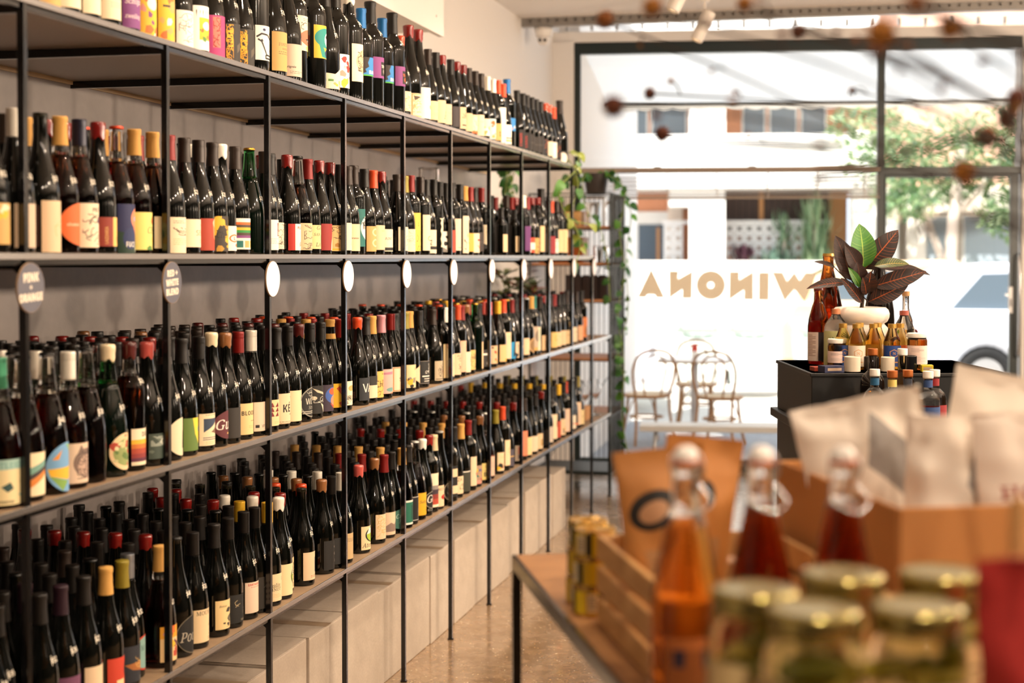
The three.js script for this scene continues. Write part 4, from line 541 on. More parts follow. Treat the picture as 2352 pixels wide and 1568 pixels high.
// handwriting in white marker on the shoulders
const PRICES = ['$32', '$38', '$45', '$27', '$34', '$52', '$29', '$36', '$48', '$39', '$55', '$31', '$42', '$35', '$60', '$33'];
const priceMat = (() => {
  const c = document.createElement('canvas'); c.width = 512; c.height = 512; const g = c.getContext('2d'), r = rng(8); g.lineCap = 'round'; g.lineJoin = 'round';
  PRICES.forEach((s, i) => { g.save(); g.translate((i % 4) * 128 + 64, Math.floor(i / 4) * 128 + 64); g.rotate((r() - 0.5) * 0.2); g.font = '54px sans-serif'; g.textAlign = 'center'; g.fillStyle = g.strokeStyle = '#f4ead8'; g.lineWidth = 1.5; g.fillText(s, 0, 20); g.strokeText(s, 0, 20); g.beginPath(); g.moveTo(-33, -34); g.lineTo(-33, -26); g.moveTo(-33, 26); g.lineTo(-33, 36); g.lineWidth = 5; g.stroke(); g.restore(); });
  const t = new THREE.CanvasTexture(c); t.colorSpace = THREE.SRGBColorSpace; t.magFilter = THREE.LinearFilter;
  return mat(0xffffff, 0.7, { map: t, alphaTest: 0.5 });
})();
function shell(profile, half, off, uv) {                              // a strip of the bottle's surface, facing +x, uv over [u0, u1] x [v0, v1]
  const nA = 14, nY = profile.length, pos = [], tex = [], idx = [], [u0, u1, v0, v1] = uv;
  for (let j = 0; j < nY; j++) for (let i = 0; i <= nA; i++) { const a = half - 2 * half * i / nA, [r, y] = profile[j]; pos.push((r + off) * Math.cos(a), y, (r + off) * Math.sin(a)); tex.push(u0 + (u1 - u0) * i / nA, v0 + (v1 - v0) * j / (nY - 1)); }
  for (let j = 0; j + 1 < nY; j++) for (let i = 0; i < nA; i++) { const a = j * (nA + 1) + i, b = a + nA + 1; idx.push(a, a + 1, b, b, a + 1, b + 1); }
  const g = new THREE.BufferGeometry(); g.setAttribute('position', new THREE.Float32BufferAttribute(pos, 3)); g.setAttribute('uv', new THREE.Float32BufferAttribute(tex, 2)); g.setIndex(idx); g.computeVertexNormals(); return g;
}
const priceGeo = {};
function priceOf(k, i) {
  return priceGeo[k + i] ??= (() => { const y0 = k === 'D' ? 0.193 : 0.14, y1 = y0 + 0.034, p = Array.from({ length: 7 }, (_, j) => { const y = y0 + (y1 - y0) * j / 6; return [radiusAt(k, y), y]; }), x = i % 4, y = Math.floor(i / 4); return shell(p, k === 'D' ? 0.52 : 0.5, 0.0006, [x / 4, (x + 1) / 4, 1 - (y + 1) / 4, 1 - y / 4]); })();
}
const labelMats = [];
const rows = BOTTLES.split('\n').map((l) => l.split('|'));
rows.forEach((q, i) => drawLabel(i, q[8]));
for (const c of sheets) { const t = new THREE.CanvasTexture(c); t.colorSpace = THREE.SRGBColorSpace; t.magFilter = THREE.LinearFilter; labelMats.push(mat(0xffffff, 0.62, { map: t, alphaTest: 0.5 })); }
const protos = {};
function makeBottle(k, cap, glass) {                                  // body and capsule; label and price are added for what faces the aisle
  const o = new THREE.Group();
  const [shape] = LOOK[k];
  if (glass === 'R') { part('wine', glassGeo[shape].low, G.rose, o); part('glass_neck', glassGeo[shape].neck, G.clear, o); }
  else if (glass === 'n') { part('glass_body', glassGeo[shape].low, G.green, o); part('glass_neck', glassGeo[shape].neck, G.neck, o); }
  else part('glass_body', glassGeo[shape].whole, G.d, o);
  part({ x: 'wax_seal', s: 'screw_cap', c: 'crown_cap', n: 'lip' }[cap === 'cr' || cap === 'sl' && false ? 'f' : cap[0]] ?? 'capsule', capOf(shape, cap), capMat(cap), o);
  return o;
}
function bottle(k, cap, glass, label, group, pos, turn) {
  const p = protos[k + cap + glass] ??= makeBottle(k, cap, glass), o = p.clone(), [, sr, sy] = LOOK[k];
  o.name = numbered('wine_bottle'); o.position.copy(pos); o.rotation.y = turn; o.scale.set(sr, sy, sr); scene.add(o);
  return tag(o, label, 'bottle', group);
}
const GROUPS = ['wine bottles on the top shelf', 'wine bottles on the second shelf', 'wine bottles on the third shelf', 'wine bottles on the bottom shelf'];
{
  const r = rng(77);
  rows.forEach(([sh, x, z, k, cap, glass, y0, y1, spec, label], i) => {
    const o = bottle(k, cap, glass, label, GROUPS[sh], V(+x, LEVEL[sh] - 0.001, +z), (r() - 0.5) * 0.16), [shape, , sy] = LOOK[k];
    if (!(spec === '#fff0')) {
      const a = y0 / 1000 / sy, b = y1 / 1000 / sy, c = i % PER, u = (c % 16) / 16, v = 1 - Math.floor(c / 16) / 8, e = 0.6 / 2048;
      const p = a < 0.106 && b > 0.11 && shape !== 'D' ? [a, 0.104, b].map((y) => [radiusAt(shape, y), y]) : [[radiusAt(shape, a), a], [radiusAt(shape, b), b]];
      if (p.length === 3) { const f = (0.104 - a) / (b - a); p[1] = [radiusAt(shape, a + f * (b - a)), a + f * (b - a)]; p.splice(1, 1, ...[0.5].map((h) => [radiusAt(shape, a + h * (b - a)), a + h * (b - a)])); }
      part('paper_label', shell(p, k === 'D' || k === 'N' || k === 'G' ? 1.02 : 1.08, 0.0004, [u + e, u + 1 / 16 - e, v - 1 / 8 + e, v - e]), labelMats[Math.floor(i / PER)], o);
    }
    if (r() < (k === 'H' ? 0 : 0.92)) part('price_writing', priceOf(shape, Math.floor(r() * 16)), priceMat, o);
  });
  // the rows behind: the same wine goes back in each column. The nearest ones singly, the others as one mass.
  const deep = { 1: [1, 2], 2: [3, 5], 3: [4, 6] }, mass = new Map(), NTH = ['', 'second', 'third', 'fourth', 'fifth', 'sixth', 'seventh'], SH = ['top', 'second', 'third', 'bottom'];
  const ORD = ['', 'first', 'second', 'third', 'fourth', 'fifth', 'sixth', 'seventh', 'eighth', 'ninth', 'tenth', 'eleventh'], BAYS = ['first', 'second', 'third', 'fourth'];
  const CAP = { k: 'black', br: 'brown', r: 'red', o: 'orange', w: 'white', go: 'tan paper', bl: 'blue', ye: 'olive', pk: 'pink', cr: 'cream', sl: 'silver', pu: 'purple', gn: 'teal', c: 'cream wax', xr: 'red wax', xo: 'orange wax', xw: 'white wax', xc: 'cream wax', xp: 'pink wax', xm: 'maroon wax', xt: 'brown wax', n: 'uncapped', sw: 'cream screw', sn: 'navy screw', sb: 'brown screw', sk: 'black screw', sg: 'green screw', sr: 'red screw', sp: 'pink screw', sy: 'yellow screw', co: 'orange crown', cg: 'gold crown', ck: 'black crown', cw: 'pale crown' };
  let single = 0;
  const taken = { 0: [], 1: [], 2: [], 3: [] };                      // no two bottles in one place
  for (const [sh, x, z, k] of rows) taken[sh].push([+x, +z, 0.04 * LOOK[k][1]]);
  for (const [sh, x, z, k, cap0, glass, , , , , ord, bay] of rows) {
    if (!deep[sh]) continue;
    if ('NMGH'.includes(k)) continue;
    const lo = deep[sh][0], n = Math.round(lo + r() * (deep[sh][1] - lo));
    let cap = cap0;
    for (let j = 1; j <= n; j++) {
      if (j === 1 && r() < 0.45 || r() < 0.1) cap = ['k', 'sk', 'br', 'xr', 'k', 'sk', 'k', 'ck'][Math.floor(r() * 8)];
      const px = +x - 0.0835 * j - (r() - 0.5) * 0.006, pz = +z + (r() - 0.5) * 0.01; if (px < -2.2) break;
      if (taken[sh].some(([a, b, c]) => Math.hypot(a - px, b - pz) < 0.037 + c)) continue;
      taken[sh].push([px, pz, 0.04]);
      const glass2 = glass === 'R' ? 'd' : glass;
      if (sh > 1 && bay < 2 && single < 66) {
        single++;
        bottle(k, cap, j === 1 && sh === '2' ? glass : glass2, `${CAP[cap]} capped bottle, ${NTH[j]} row, behind ${ORD[ord]} front bottle of ${BAYS[bay]} bay, ${SH[sh]} shelf`, 'wine bottles in the rows behind', V(px, LEVEL[sh] - 0.001, pz), r() * 6);
      } else {
        const key = LOOK[k][0] + '|' + cap; if (!mass.has(key)) mass.set(key, []);
        mass.get(key).push([px, LEVEL[sh] - 0.001, pz, r() * 6]);
      }
    }
  }
  const back = thing('back_row_bottles', 'many dark wine bottles packed in rows behind the front bottles on the shelves', 'bottles', V(0, 0, 0));
  back.userData.kind = 'stuff';
  const glassAll = { B: [], D: [], C: [] }, caps = {}, m4 = new THREE.Matrix4(), q = new THREE.Quaternion(), up = V(0, 1, 0);
  for (const [key, list] of mass) { const [shape, cap] = key.split('|'); for (const [x, y, z, t] of list) { m4.compose(V(x, y, z), q.setFromAxisAngle(up, t), V(1, 1, 1)); glassAll[shape].push(m4.clone()); (caps[key] ??= []).push(m4.clone()); } }
  const inst = (name, geo, m, list) => { const o = shade(new THREE.InstancedMesh(geo, m, list.length)); o.name = name; list.forEach((x, i) => o.setMatrixAt(i, x)); back.add(o); };
  for (const s of 'BDC') if (glassAll[s].length) inst('glass_body', glassGeo[s].whole, G.d, glassAll[s]);
  for (const key in caps) { const [s, cap] = key.split('|'); inst('capsule', capOf(s, cap), capMat(cap), caps[key]); }
}

// ---------------------------------------------------------------- cartons under the bottom shelf
{
  const cuts = [-2.1, -2.44, -2.77, -3.11, -3.44, -3.775, -4.107, -4.437, -4.787, -5.127, -5.442, -5.774, -6.116, -6.436, -6.768, -7.103, -7.453, -7.789, -8.13, -8.477];
  const r = rng(31), where = ['', 'first', 'second', 'third', 'fourth', 'fifth', 'sixth', 'seventh', 'eighth', 'ninth', 'tenth', 'eleventh', 'twelfth', 'thirteenth', 'fourteenth', 'fifteenth', 'sixteenth', 'seventeenth', 'eighteenth', 'nineteenth'];
  const N = cuts.length - 1;
  for (let i = 0; i < N; i++) {
    const w = cuts[i] - cuts[i + 1] - 0.003 - (i % 3 === 0 ? 0.005 : 0), h = 0.346 + (r() - 0.5) * 0.012, d = 0.5, ff = -1.705 + (r() - 0.5) * 0.012;
    const k = N - i, o = thing('carton', k === 1 ? 'plain grey brown carton at the window end of the row under the rack' : `plain grey brown carton under the rack, ${where[k]} from the window end of the row`, 'box', V(ff, 0, (cuts[i] + cuts[i + 1]) / 2), (r() - 0.5) * 0.02, 'cartons under the bottom shelf');
    part('carton_body', rb(d, h, w, 0.004, -d / 2, h / 2, 0), M.carton, o);
    part('lid_flap', rb(d - 0.004, 0.003, w / 2 - 0.0015, 0.0012, -d / 2, h + 0.0012, w / 4), M.carton, o);
    part('lid_flap', rb(d - 0.004, 0.003, w / 2 - 0.0015, 0.0012, -d / 2, h + 0.0012, -w / 4), M.carton, o);
    if (i % 2) part('tape', bx(d, 0.0008, 0.05, -d / 2, h + 0.0032, 0), M.tape, o);
  }
}

// ---------------------------------------------------------------- lamps: track heads
{
  const warm = new THREE.Color(1.0, 0.8, 0.6), shell0 = mat(0xe9e2da, 0.45), lens = mat(0xfff2dd, 0.4, { emissive: 0xffd9a8, emissiveIntensity: 3 });
  const track = thing('track_rail', 'white ceiling track carrying the spotlights above the wine rack', 'track', V(0, 0, 0));
  const TX = -0.98;
  part('rail', rb(0.034, 0.03, 9.6, 0.003, TX, CEIL - 0.016, -4.4), shell0, track);
  const body = lathe([[0, 0.0], [0.036, 0.0], [0.038, 0.004], [0.038, 0.185], [0.034, 0.19], [0.03, 0.186], [0.03, 0.176], [0, 0.176]], 28);
  const lensG = new THREE.CircleGeometry(0.0298, 28);
  const spot = (name, label, x, z, tx, ty, tz, power, angle, col = warm, group = 'track spotlights') => {
    const o = thing(name, label, 'spotlight', V(x, CEIL - 0.03, z), 0, group);
    part('track_adapter', rb(0.036, 0.03, 0.1, 0.004, 0, -0.014, 0), shell0, o);
    part('stem', cyl(0.007, 0.007, 0.11, 12, 0, -0.08, 0), shell0, o);
    const p = V(0, -0.15, 0), dir = V(tx - x, ty - (CEIL - 0.18), tz - z).normalize();
    const h = part('lamp_head', body, shell0, o, p.x, p.y, p.z); h.quaternion.setFromUnitVectors(V(0, 1, 0), dir); h.position.addScaledVector(dir, -0.07);
    const l = part('lamp_lens', lensG, lens, h, 0, 0.178, 0); l.rotation.x = -Math.PI / 2;
    const s = new THREE.SpotLight(col, power, 0, angle, 0.7, 2); s.name = 'spot_lamp'; s.position.set(x, CEIL - 0.18, z).addScaledVector(dir, 0.128); s.target.position.set(tx, ty, tz); s.castShadow = true; s.shadow.radius = 1.6; scene.add(s, s.target);
    return o;
  };
  const zs = [-1.35, -2.45, -3.55, -4.65, -5.75, -6.85, -7.95, -9.05];
  const lab = ['white track spotlight nearest the back wall above the rack aisle', 'white track spotlight above the first bays of the rack', 'white track spotlight above the third bay of the rack', 'white track spotlight above the fourth bay of the rack', 'white track spotlight above the sixth bay of the rack', 'white track spotlight above the eighth bay of the rack', 'white cylinder spotlight at the top edge, second from the window', 'white cylinder spotlight hanging nearest the shop window'];
  zs.forEach((z, i) => spot('track_spotlight', lab[i], TX, z, -1.75, 1.25, z + 0.25, POWER[i], 0.95));
  const t2 = thing('track_rail', 'second white ceiling track across the room facing the rack', 'track', V(0, 0, 0));
  part('rail', rb(0.034, 0.03, 9.0, 0.003, 1.35, CEIL - 0.016, -4.6), shell0, t2);
  ['nearest', 'second', 'third', 'fourth', 'fifth', 'sixth'].forEach((w, i) => { const z = -1.6 - 1.25 * i; spot('wall_spotlight', `white spotlight on the second track facing the rack, ${w} from the back wall`, 1.35, z, -2.2, 0.95, z - 0.9, WASH[i], 0.62, warm, 'spotlights facing the rack'); });
  // globe pendants over the right hand side of the shop
  const globeM = mat(0xfff4e4, 0.5, { emissive: 0xffe0b8, emissiveIntensity: 1.6 }), brass = mat(0xb08a4c, 0.35, { metalness: 0.9 });
  ['nearest the back wall', 'second from the back wall', 'in the middle', 'fourth from the back wall', 'nearest the shop window'].forEach((w, i) => {
    const p = V(2.5, 2.05, -0.6 - 1.65 * i), o = thing('globe_pendant', `white glass globe pendant on the right of the shop, ${w}`, 'pendant lamp', p, 0, 'globe pendants');
    part('globe', new THREE.SphereGeometry(0.1, 28, 18), globeM, o); part('lamp_cap', cyl(0.03, 0.04, 0.05, 20, 0, 0.115, 0), brass, o); part('flex', cyl(0.003, 0.003, CEIL - 2.05 - 0.16, 8, 0, (CEIL - 2.05 - 0.16) / 2 + 0.14, 0), M.black, o); part('ceiling_rose', cyl(0.05, 0.05, 0.02, 24, 0, CEIL - 2.05 - 0.01, 0), brass, o);
    const l = new THREE.PointLight(warm, PENDANT[i], 0, 2); l.name = 'pendant_lamp'; l.position.copy(p); l.castShadow = true; l.shadow.radius = 4.9; scene.add(l);
  });
  spot('ceiling_spotlight', 'white spotlight over the near end of the display table', 0.5, -0.4, 0.05, 1.1, -1.6, 10, 0.8, warm, 'spotlights over the tables');
  spot('ceiling_spotlight', 'white spotlight over the middle of the display table', 0.9, -2.6, 0.1, 1.15, -2.1, 5, 0.8, warm, 'spotlights over the tables');
  spot('ceiling_spotlight', 'white spotlight over the bottle display stand', 0.3, -3.7, 0.03, 1.3, -4.9, 6, 0.7, warm, 'spotlights over the tables');
  spot('ceiling_spotlight', 'white spotlight over the right hand aisle', 2.6, -2.4, 2.2, 0, -3.2, 14, 1.0, warm, 'spotlights over the tables');
  spot('ceiling_spotlight', 'white spotlight over the aisle floor near the table', -0.3, -5.4, -0.6, 0, -5.2, 7, 0.9, warm, 'spotlights over the tables');
}

// ---------------------------------------------------------------- the shop window, in the shop front's axes: x along it, z towards the room
const front = (o) => { o.position.copy(W0); o.rotation.y = TH; return o; };
{
  const g = structGroup('window_1', W0, TH), d = 0.07;
  part('frame_head', rb(4.55, 0.085, d, 0.004, 2.425, 3.04, -0.05), M.frame, g);
  part('frame_jamb', rb(0.046, 3.0, d, 0.004, 0.174, 1.5, -0.05), M.frame, g);
  part('mullion', rb(0.05, 3.0, d, 0.004, 2.325, 1.5, -0.05), M.frame, g);
  part('frame_jamb', rb(0.05, 3.0, d, 0.004, 4.68, 1.5, -0.05), M.frame, g);
  part('transom', rb(2.1, 0.03, d - 0.02, 0.003, 1.25, 2.155, -0.06), M.frame, g);
  part('transom', rb(0.97, 0.055, d, 0.003, 2.83, 2.145, -0.05), M.frame, g);
  part('transom', rb(1.4, 0.055, d, 0.003, 4.0, 2.145, -0.05), M.frame, g);
  part('bottom_rail', rb(2.1, 0.05, d, 0.003, 1.25, 0.055, -0.05), M.frame, g);
  part('upper_pane', bx(2.1, 0.83, 0.006, 1.25, 2.585, -0.06), M.pane, g);
  part('lower_pane', bx(2.1, 2.05, 0.006, 1.25, 1.11, -0.06), M.pane, g);
  part('upper_pane', bx(2.3, 0.83, 0.006, 3.5, 2.585, -0.06), M.pane, g);
  part('side_pane', bx(1.36, 2.1, 0.006, 3.99, 1.06, -0.06), M.pane, g);
}
{ // the glazed door
  const g = structGroup('door_1', W0, TH);
  part('door_stile', rb(0.012, 2.1, 0.045, 0.003, 2.358, 1.06, -0.05), M.frame, g);
  part('door_stile', rb(0.055, 2.11, 0.05, 0.003, 3.245, 1.06, -0.05), M.frame, g);
  part('door_rail', rb(0.9, 0.02, 0.045, 0.003, 2.8, 2.108, -0.05), M.frame, g);
  part('door_rail', rb(0.9, 0.12, 0.045, 0.003, 2.8, 0.07, -0.05), M.frame, g);
  part('door_pane', bx(0.87, 1.97, 0.006, 2.79, 1.11, -0.06), M.pane, g);
  const lock = part('lock_plate', rb(0.03, 0.185, 0.01, 0.002, 3.222, 1.235, -0.02), M.galv, g);
  part('lock_slot', rb(0.011, 0.055, 0.012, 0.002, 3.222, 1.215, -0.019), M.black, lock);
  part('keyhole', cyl(0.011, 0.011, 0.02, 16).rotateX(Math.PI / 2), M.chrome, lock, 3.196, 1.27, -0.02);
  part('pull_bar', tube([V(3.26, 1.55, 0.0), V(3.262, 1.55, 0.045), V(3.262, 0.85, 0.045), V(3.26, 0.85, 0.0)], 0.008, 24, 8), M.chrome, g);
  struct('door_jamb', rb(0.06, 3.0, 0.1, 0.004, 0, 1.5, 0), M.frame).position.copy(W(3.32, 0, 0.05));
}
// lettering stuck on the inside of the glass, seen from behind
{
  const film = new THREE.MeshPhysicalMaterial({ color: new THREE.Color(0.9, 0.78, 0.62), roughness: 1, transmission: 0.85, thickness: 0 });
  const word = thing('window_lettering', 'gold film letters of the shop name on the window seen back to front', 'lettering', W(0, 0, 0.052), TH);
  const put = (pts, hole) => part('letter', ext(pts, 0.0015, 0, hole ? [hole] : []), film, word);
  put([[0.607, 1.245], [0.669, 1.245], [0.68, 1.265], [0.735, 1.264], [0.742, 1.243], [0.805, 1.243], [0.707, 1.453]]);
  put([[0.837, 1.237], [0.932, 1.304], [0.93, 1.238], [0.999, 1.238], [1.003, 1.436], [0.899, 1.377], [0.902, 1.436], [0.836, 1.436]]);
  const ring = (r, n, s) => Array.from({ length: n }, (_, k) => [1.134 + r * Math.cos(s * k * 2 * Math.PI / n), 1.334 + r * Math.sin(s * k * 2 * Math.PI / n)]);
  put(ring(0.104, 40, 1), ring(0.023, 20, -1));
  put([[1.264, 1.227], [1.371, 1.301], [1.369, 1.231], [1.437, 1.228], [1.436, 1.433], [1.335, 1.371], [1.336, 1.431], [1.267, 1.431]]);
  put([[1.473, 1.228], [1.547, 1.226], [1.549, 1.426], [1.475, 1.426]]);
  put([[1.568, 1.428], [1.657, 1.22], [1.727, 1.304], [1.801, 1.214], [1.888, 1.424], [1.803, 1.424], [1.764, 1.366], [1.727, 1.428], [1.675, 1.363], [1.644, 1.427]]);
}
{ // venetian blind, drawn up
  const slat = mat(0x9c8a7a, 0.6), cord = mat(0xd9cabb, 0.8);
  const b = thing('venetian_blind', 'beige slatted blind drawn up under the window transom', 'blind', W(0.2, 0, -0.03), TH);
  part('head_rail', rb(2.1, 0.034, 0.045, 0.003, 1.06, 2.158, 0), slat, b);
  for (const u of [0.55, 1.22, 1.9]) part('bracket', rb(0.05, 0.008, 0.03, 0.001, u, 2.179, 0), M.frame, b);
  for (let i = 0; i < 12; i++) { const s = part('slat', rb(2.09, 0.0028, 0.05, 0.001), slat, b, 1.06, 1.975 + i * 0.0118, 0); s.rotation.x = 0.1 + 0.05 * Math.sin(i * 2.4); }
  part('bottom_rail', rb(2.09, 0.014, 0.05, 0.003, 1.06, 1.958, 0), slat, b);
  for (const u of [0.24, 0.62, 0.97, 1.33, 1.68, 2.0]) for (const z of [-0.027, 0.027]) part('ladder_cord', tube([V(u, 2.14, z), V(u + 0.008, 2.09, z * 1.15), V(u - 0.006, 2.04, z * 1.1), V(u + 0.006, 1.99, z * 1.15), V(u, 1.95, z)], 0.0022, 24, 5), cord, b);
  part('pull_cord', tube([V(2.02, 2.14, 0.03), V(2.03, 1.8, 0.03), V(2.06, 1.25, 0.03)], 0.0016, 20, 5), cord, b);
}
{ // ceiling camera at the window corner
  const c = thing('security_camera', 'small white dome security camera under the ceiling at the window corner', 'camera', V(-2.12, CEIL - 0.06, -9.83));
  const w = mat(0xe8e4e0, 0.4);
  part('camera_base', lathe([[0, 0], [0.062, 0], [0.062, -0.016], [0.056, -0.05], [0.048, -0.062], [0, -0.062]], 28), w, c);
  const ball = part('camera_ball', new THREE.SphereGeometry(0.044, 24, 16), w, c, 0, -0.072, 0);
  for (const s of [-1, 1]) { const l = part('camera_lens', cyl(0.011, 0.011, 0.006, 16).rotateX(Math.PI / 2), M.blackGloss, ball, s * 0.016, -0.012, 0.039); l.rotation.y = s * 0.35; l.rotation.x = 0.25; }
}

// ---------------------------------------------------------------- the street
const O = (name, label, category, u, out, turn = 0, group) => thing(name, label, category, W(u, 0, out), TH + turn, group);
struct('street_pavement', metric(ext([[-9, 0], [12, 0], [12, 3.1], [-9, 3.1]], 0.1).rotateX(-Math.PI / 2)), mat(0xffffff, 0.85, { map: T.concrete }), 0, -0.1, 0).name = 'pavement_near';
front(scene.getObjectByName('pavement_near')); scene.getObjectByName('pavement_near').position.y = -0.1; scene.getObjectByName('pavement_near').position.addScaledVector(WN, -0.16);
const road = struct('road', bx(40, 0.1, 7.4, 0, 0, 0), mat(0xb9b5ae, 0.9)); road.position.copy(W(3, -0.17, 6.96)); road.rotation.y = TH;
const kerb = struct('kerb', bx(40, 0.14, 0.14, 0, 0, 0), mat(0xc9c6c0, 0.9)); kerb.position.copy(W(3, -0.075, 3.32)); kerb.rotation.y = TH;
const far = struct('pavement_far', bx(40, 0.12, 2.2, 0, 0, 0), mat(0xd0ccc4, 0.9)); far.position.copy(W(3, -0.1, 11.7)); far.rotation.y = TH;
{ // awning over the window
  const cloth = new THREE.MeshPhysicalMaterial({ color: 0xfbf8f2, roughness: 1, transmission: 0.9, thickness: 0 });
  const a = O('awning', 'white canvas awning with a scalloped valance over the pavement', 'awning', 0, 0);
  const sheet = new THREE.PlaneGeometry(9, 1.75, 30, 6).rotateX(-Math.PI / 2); sheet.rotateX(-0.2); part('awning_canvas', sheet, cloth, a, 3.4, 2.97, -0.93);
  part('front_bar', cyl(0.015, 0.015, 9, 12).rotateZ(Math.PI / 2), M.frame, a, 3.4, 2.79, -1.62);
  for (const u of [-0.6, 3.62, 6.8]) part('awning_arm', bar(V(u, 2.95, -0.15), V(u, 2.79, -1.62), 0.014), M.galv, a);
  const val = []; for (let i = 0; i <= 360; i++) val.push([i * 0.025, -0.03 - 0.016 * Math.abs(Math.sin(i * 0.025 * Math.PI / 0.15))]);
  part('valance', ext([[0, 0], [9, 0], ...val.reverse()], 0.002), cloth, a, -1.1, 2.785, -1.62);
}
{ // the next shop's projecting side wall with its sign
  const c = document.createElement('canvas'); c.width = 1024; c.height = 256; const g = c.getContext('2d'); g.fillStyle = '#a9a6a4'; g.fillRect(0, 0, 1024, 256); g.fillStyle = '#e6cf9d'; g.font = 'bold 150px sans-serif'; g.textAlign = 'center'; g.fillText('WINONA', 512, 182);
  const t = new THREE.CanvasTexture(c); t.colorSpace = THREE.SRGBColorSpace; t.magFilter = THREE.LinearFilter;
  const s = structGroup('wall_side_return', W(0, 0, 0), TH);
  part('side_wall', bx(0.25, 3.7, 3.6, 0.03, 1.85, -2.05), M.white, s);
  const sg = O('side_sign', 'grey sign band with pale gold letters on the white side wall outside', 'sign', 0.158, 0.9);
  sg.rotation.y -= 0.09; s.rotation.y -= 0.09;
  part('sign_panel', bx(0.012, 0.5, 2.4, 0.006, 2.66, -1.5), mat(0xa9a6a4, 0.7), sg);
  const face = new THREE.PlaneGeometry(2.38, 0.48); part('sign_face', face, mat(0xffffff, 0.7, { map: t }), sg, 0.0135, 2.66, -1.5).rotation.y = Math.PI / 2;
}
{ // bench just outside the window
  const b = O('street_bench', 'long low pale bench with trestle legs outside the window', 'bench', 0, 0.35);
  part('bench_top', rb(2.3, 0.045, 0.28, 0.004, 1.77, 0.276, 0), mat(0xd9d4cc, 0.6), b);
  for (const u of [0.72, 2.75]) for (const s of [-1, 1]) part('leg', bar(V(u + 0.02, 0.255, s * 0.03), V(u - 0.03 * 0, 0, s * 0.12), 0.018), M.galv, b);
}
{ // bentwood chairs and the round table
  const cane = mat(0xa8794a, 0.45), seatM = mat(0xd9c3a0, 0.7);
  const proto = () => {
    const o = new THREE.Group();
    part('seat', lathe([[0, 0.448], [0.19, 0.448], [0.2, 0.452], [0.2, 0.458], [0.19, 0.461], [0, 0.455]], 36), seatM, o);
    part('seat_ring', new THREE.TorusGeometry(0.2, 0.017, 10, 40).rotateX(Math.PI / 2), cane, o, 0, 0.45, 0);
    part('back_hoop', tube([V(-0.2, 0, 0.27), V(-0.172, 0.2, 0.215), V(-0.165, 0.45, 0.17), V(-0.2, 0.62, 0.2), V(-0.2, 0.74, 0.225), V(-0.14, 0.85, 0.245), V(0, 0.885, 0.25), V(0.14, 0.85, 0.245), V(0.2, 0.74, 0.225), V(0.2, 0.62, 0.2), V(0.165, 0.45, 0.17), V(0.172, 0.2, 0.215), V(0.2, 0, 0.27)], 0.0135, 90, 8), cane, o);
    part('inner_hoop', tube([V(-0.075, 0.455, 0.185), V(-0.1, 0.6, 0.2), V(-0.115, 0.72, 0.222), V(-0.075, 0.815, 0.238), V(0, 0.845, 0.243), V(0.075, 0.815, 0.238), V(0.115, 0.72, 0.222), V(0.1, 0.6, 0.2), V(0.075, 0.455, 0.185)], 0.0095, 60, 8), cane, o);
    for (const s of [-1, 1]) part('front_leg', tube([V(s * 0.13, 0.445, -0.14), V(s * 0.145, 0.25, -0.16), V(s * 0.18, 0, -0.2)], 0.0145, 18, 8), cane, o);
    part('leg_ring', new THREE.TorusGeometry(0.155, 0.009, 8, 36).rotateX(Math.PI / 2), cane, o, 0, 0.25, 0.0);
    for (const s of [-1, 1]) part('brace', tube([V(s * 0.14, 0.25, -0.15), V(s * 0.08, 0.4, -0.12), V(0, 0.43, -0.17)], 0.006, 14, 6), cane, o);
    return o;
  };
  const p = proto();
  [['bent cane cafe chair at the left of the round street table', 0.64, 1.62, 0.35], ['bent cane cafe chair at the right of the round street table', 1.24, 1.5, -0.3], ['bent cane cafe chair on the far side of the round street table', 1.06, 2.75, Math.PI]].forEach(([l, u, out, t]) => { const c = p.clone(); c.name = numbered('cafe_chair'); c.position.copy(W(u, 0, out)); c.rotation.y = TH + t; c.scale.setScalar(0.88); scene.add(c); tag(c, l, 'chair', 'bent cane cafe chairs'); });
  const t = O('cafe_table', 'round white topped pedestal table on the pavement between cane chairs', 'table', 1.04, 2.15); t.scale.setScalar(0.9);
  part('table_top', lathe([[0, 0.715], [0.34, 0.715], [0.35, 0.722], [0.35, 0.738], [0.34, 0.745], [0, 0.745]], 48), mat(0xf1eeea, 0.4), t);
  part('table_edge', new THREE.TorusGeometry(0.347, 0.006, 8, 48).rotateX(Math.PI / 2), cane, t, 0, 0.718, 0);
  part('pedestal', cyl(0.036, 0.036, 0.7, 20, 0, 0.36, 0), mat(0xcac6c4, 0.4), t);
  part('base', lathe([[0, 0], [0.27, 0], [0.27, 0.012], [0.06, 0.03], [0.04, 0.06], [0, 0.06]], 40), mat(0xe6e4e2, 0.4), t);
  const j = O('table_marker', 'small red topped pot on the round street table', 'pot', 1.04, 2.15); j.position.y = 0.67;
  part('pot', cyl(0.03, 0.026, 0.06, 16, 0, 0.03, 0), mat(0xf0ece6, 0.5), j); part('lid', cyl(0.024, 0.03, 0.06, 16, 0, 0.09, 0), mat(0xc8402c, 0.5), j);
}
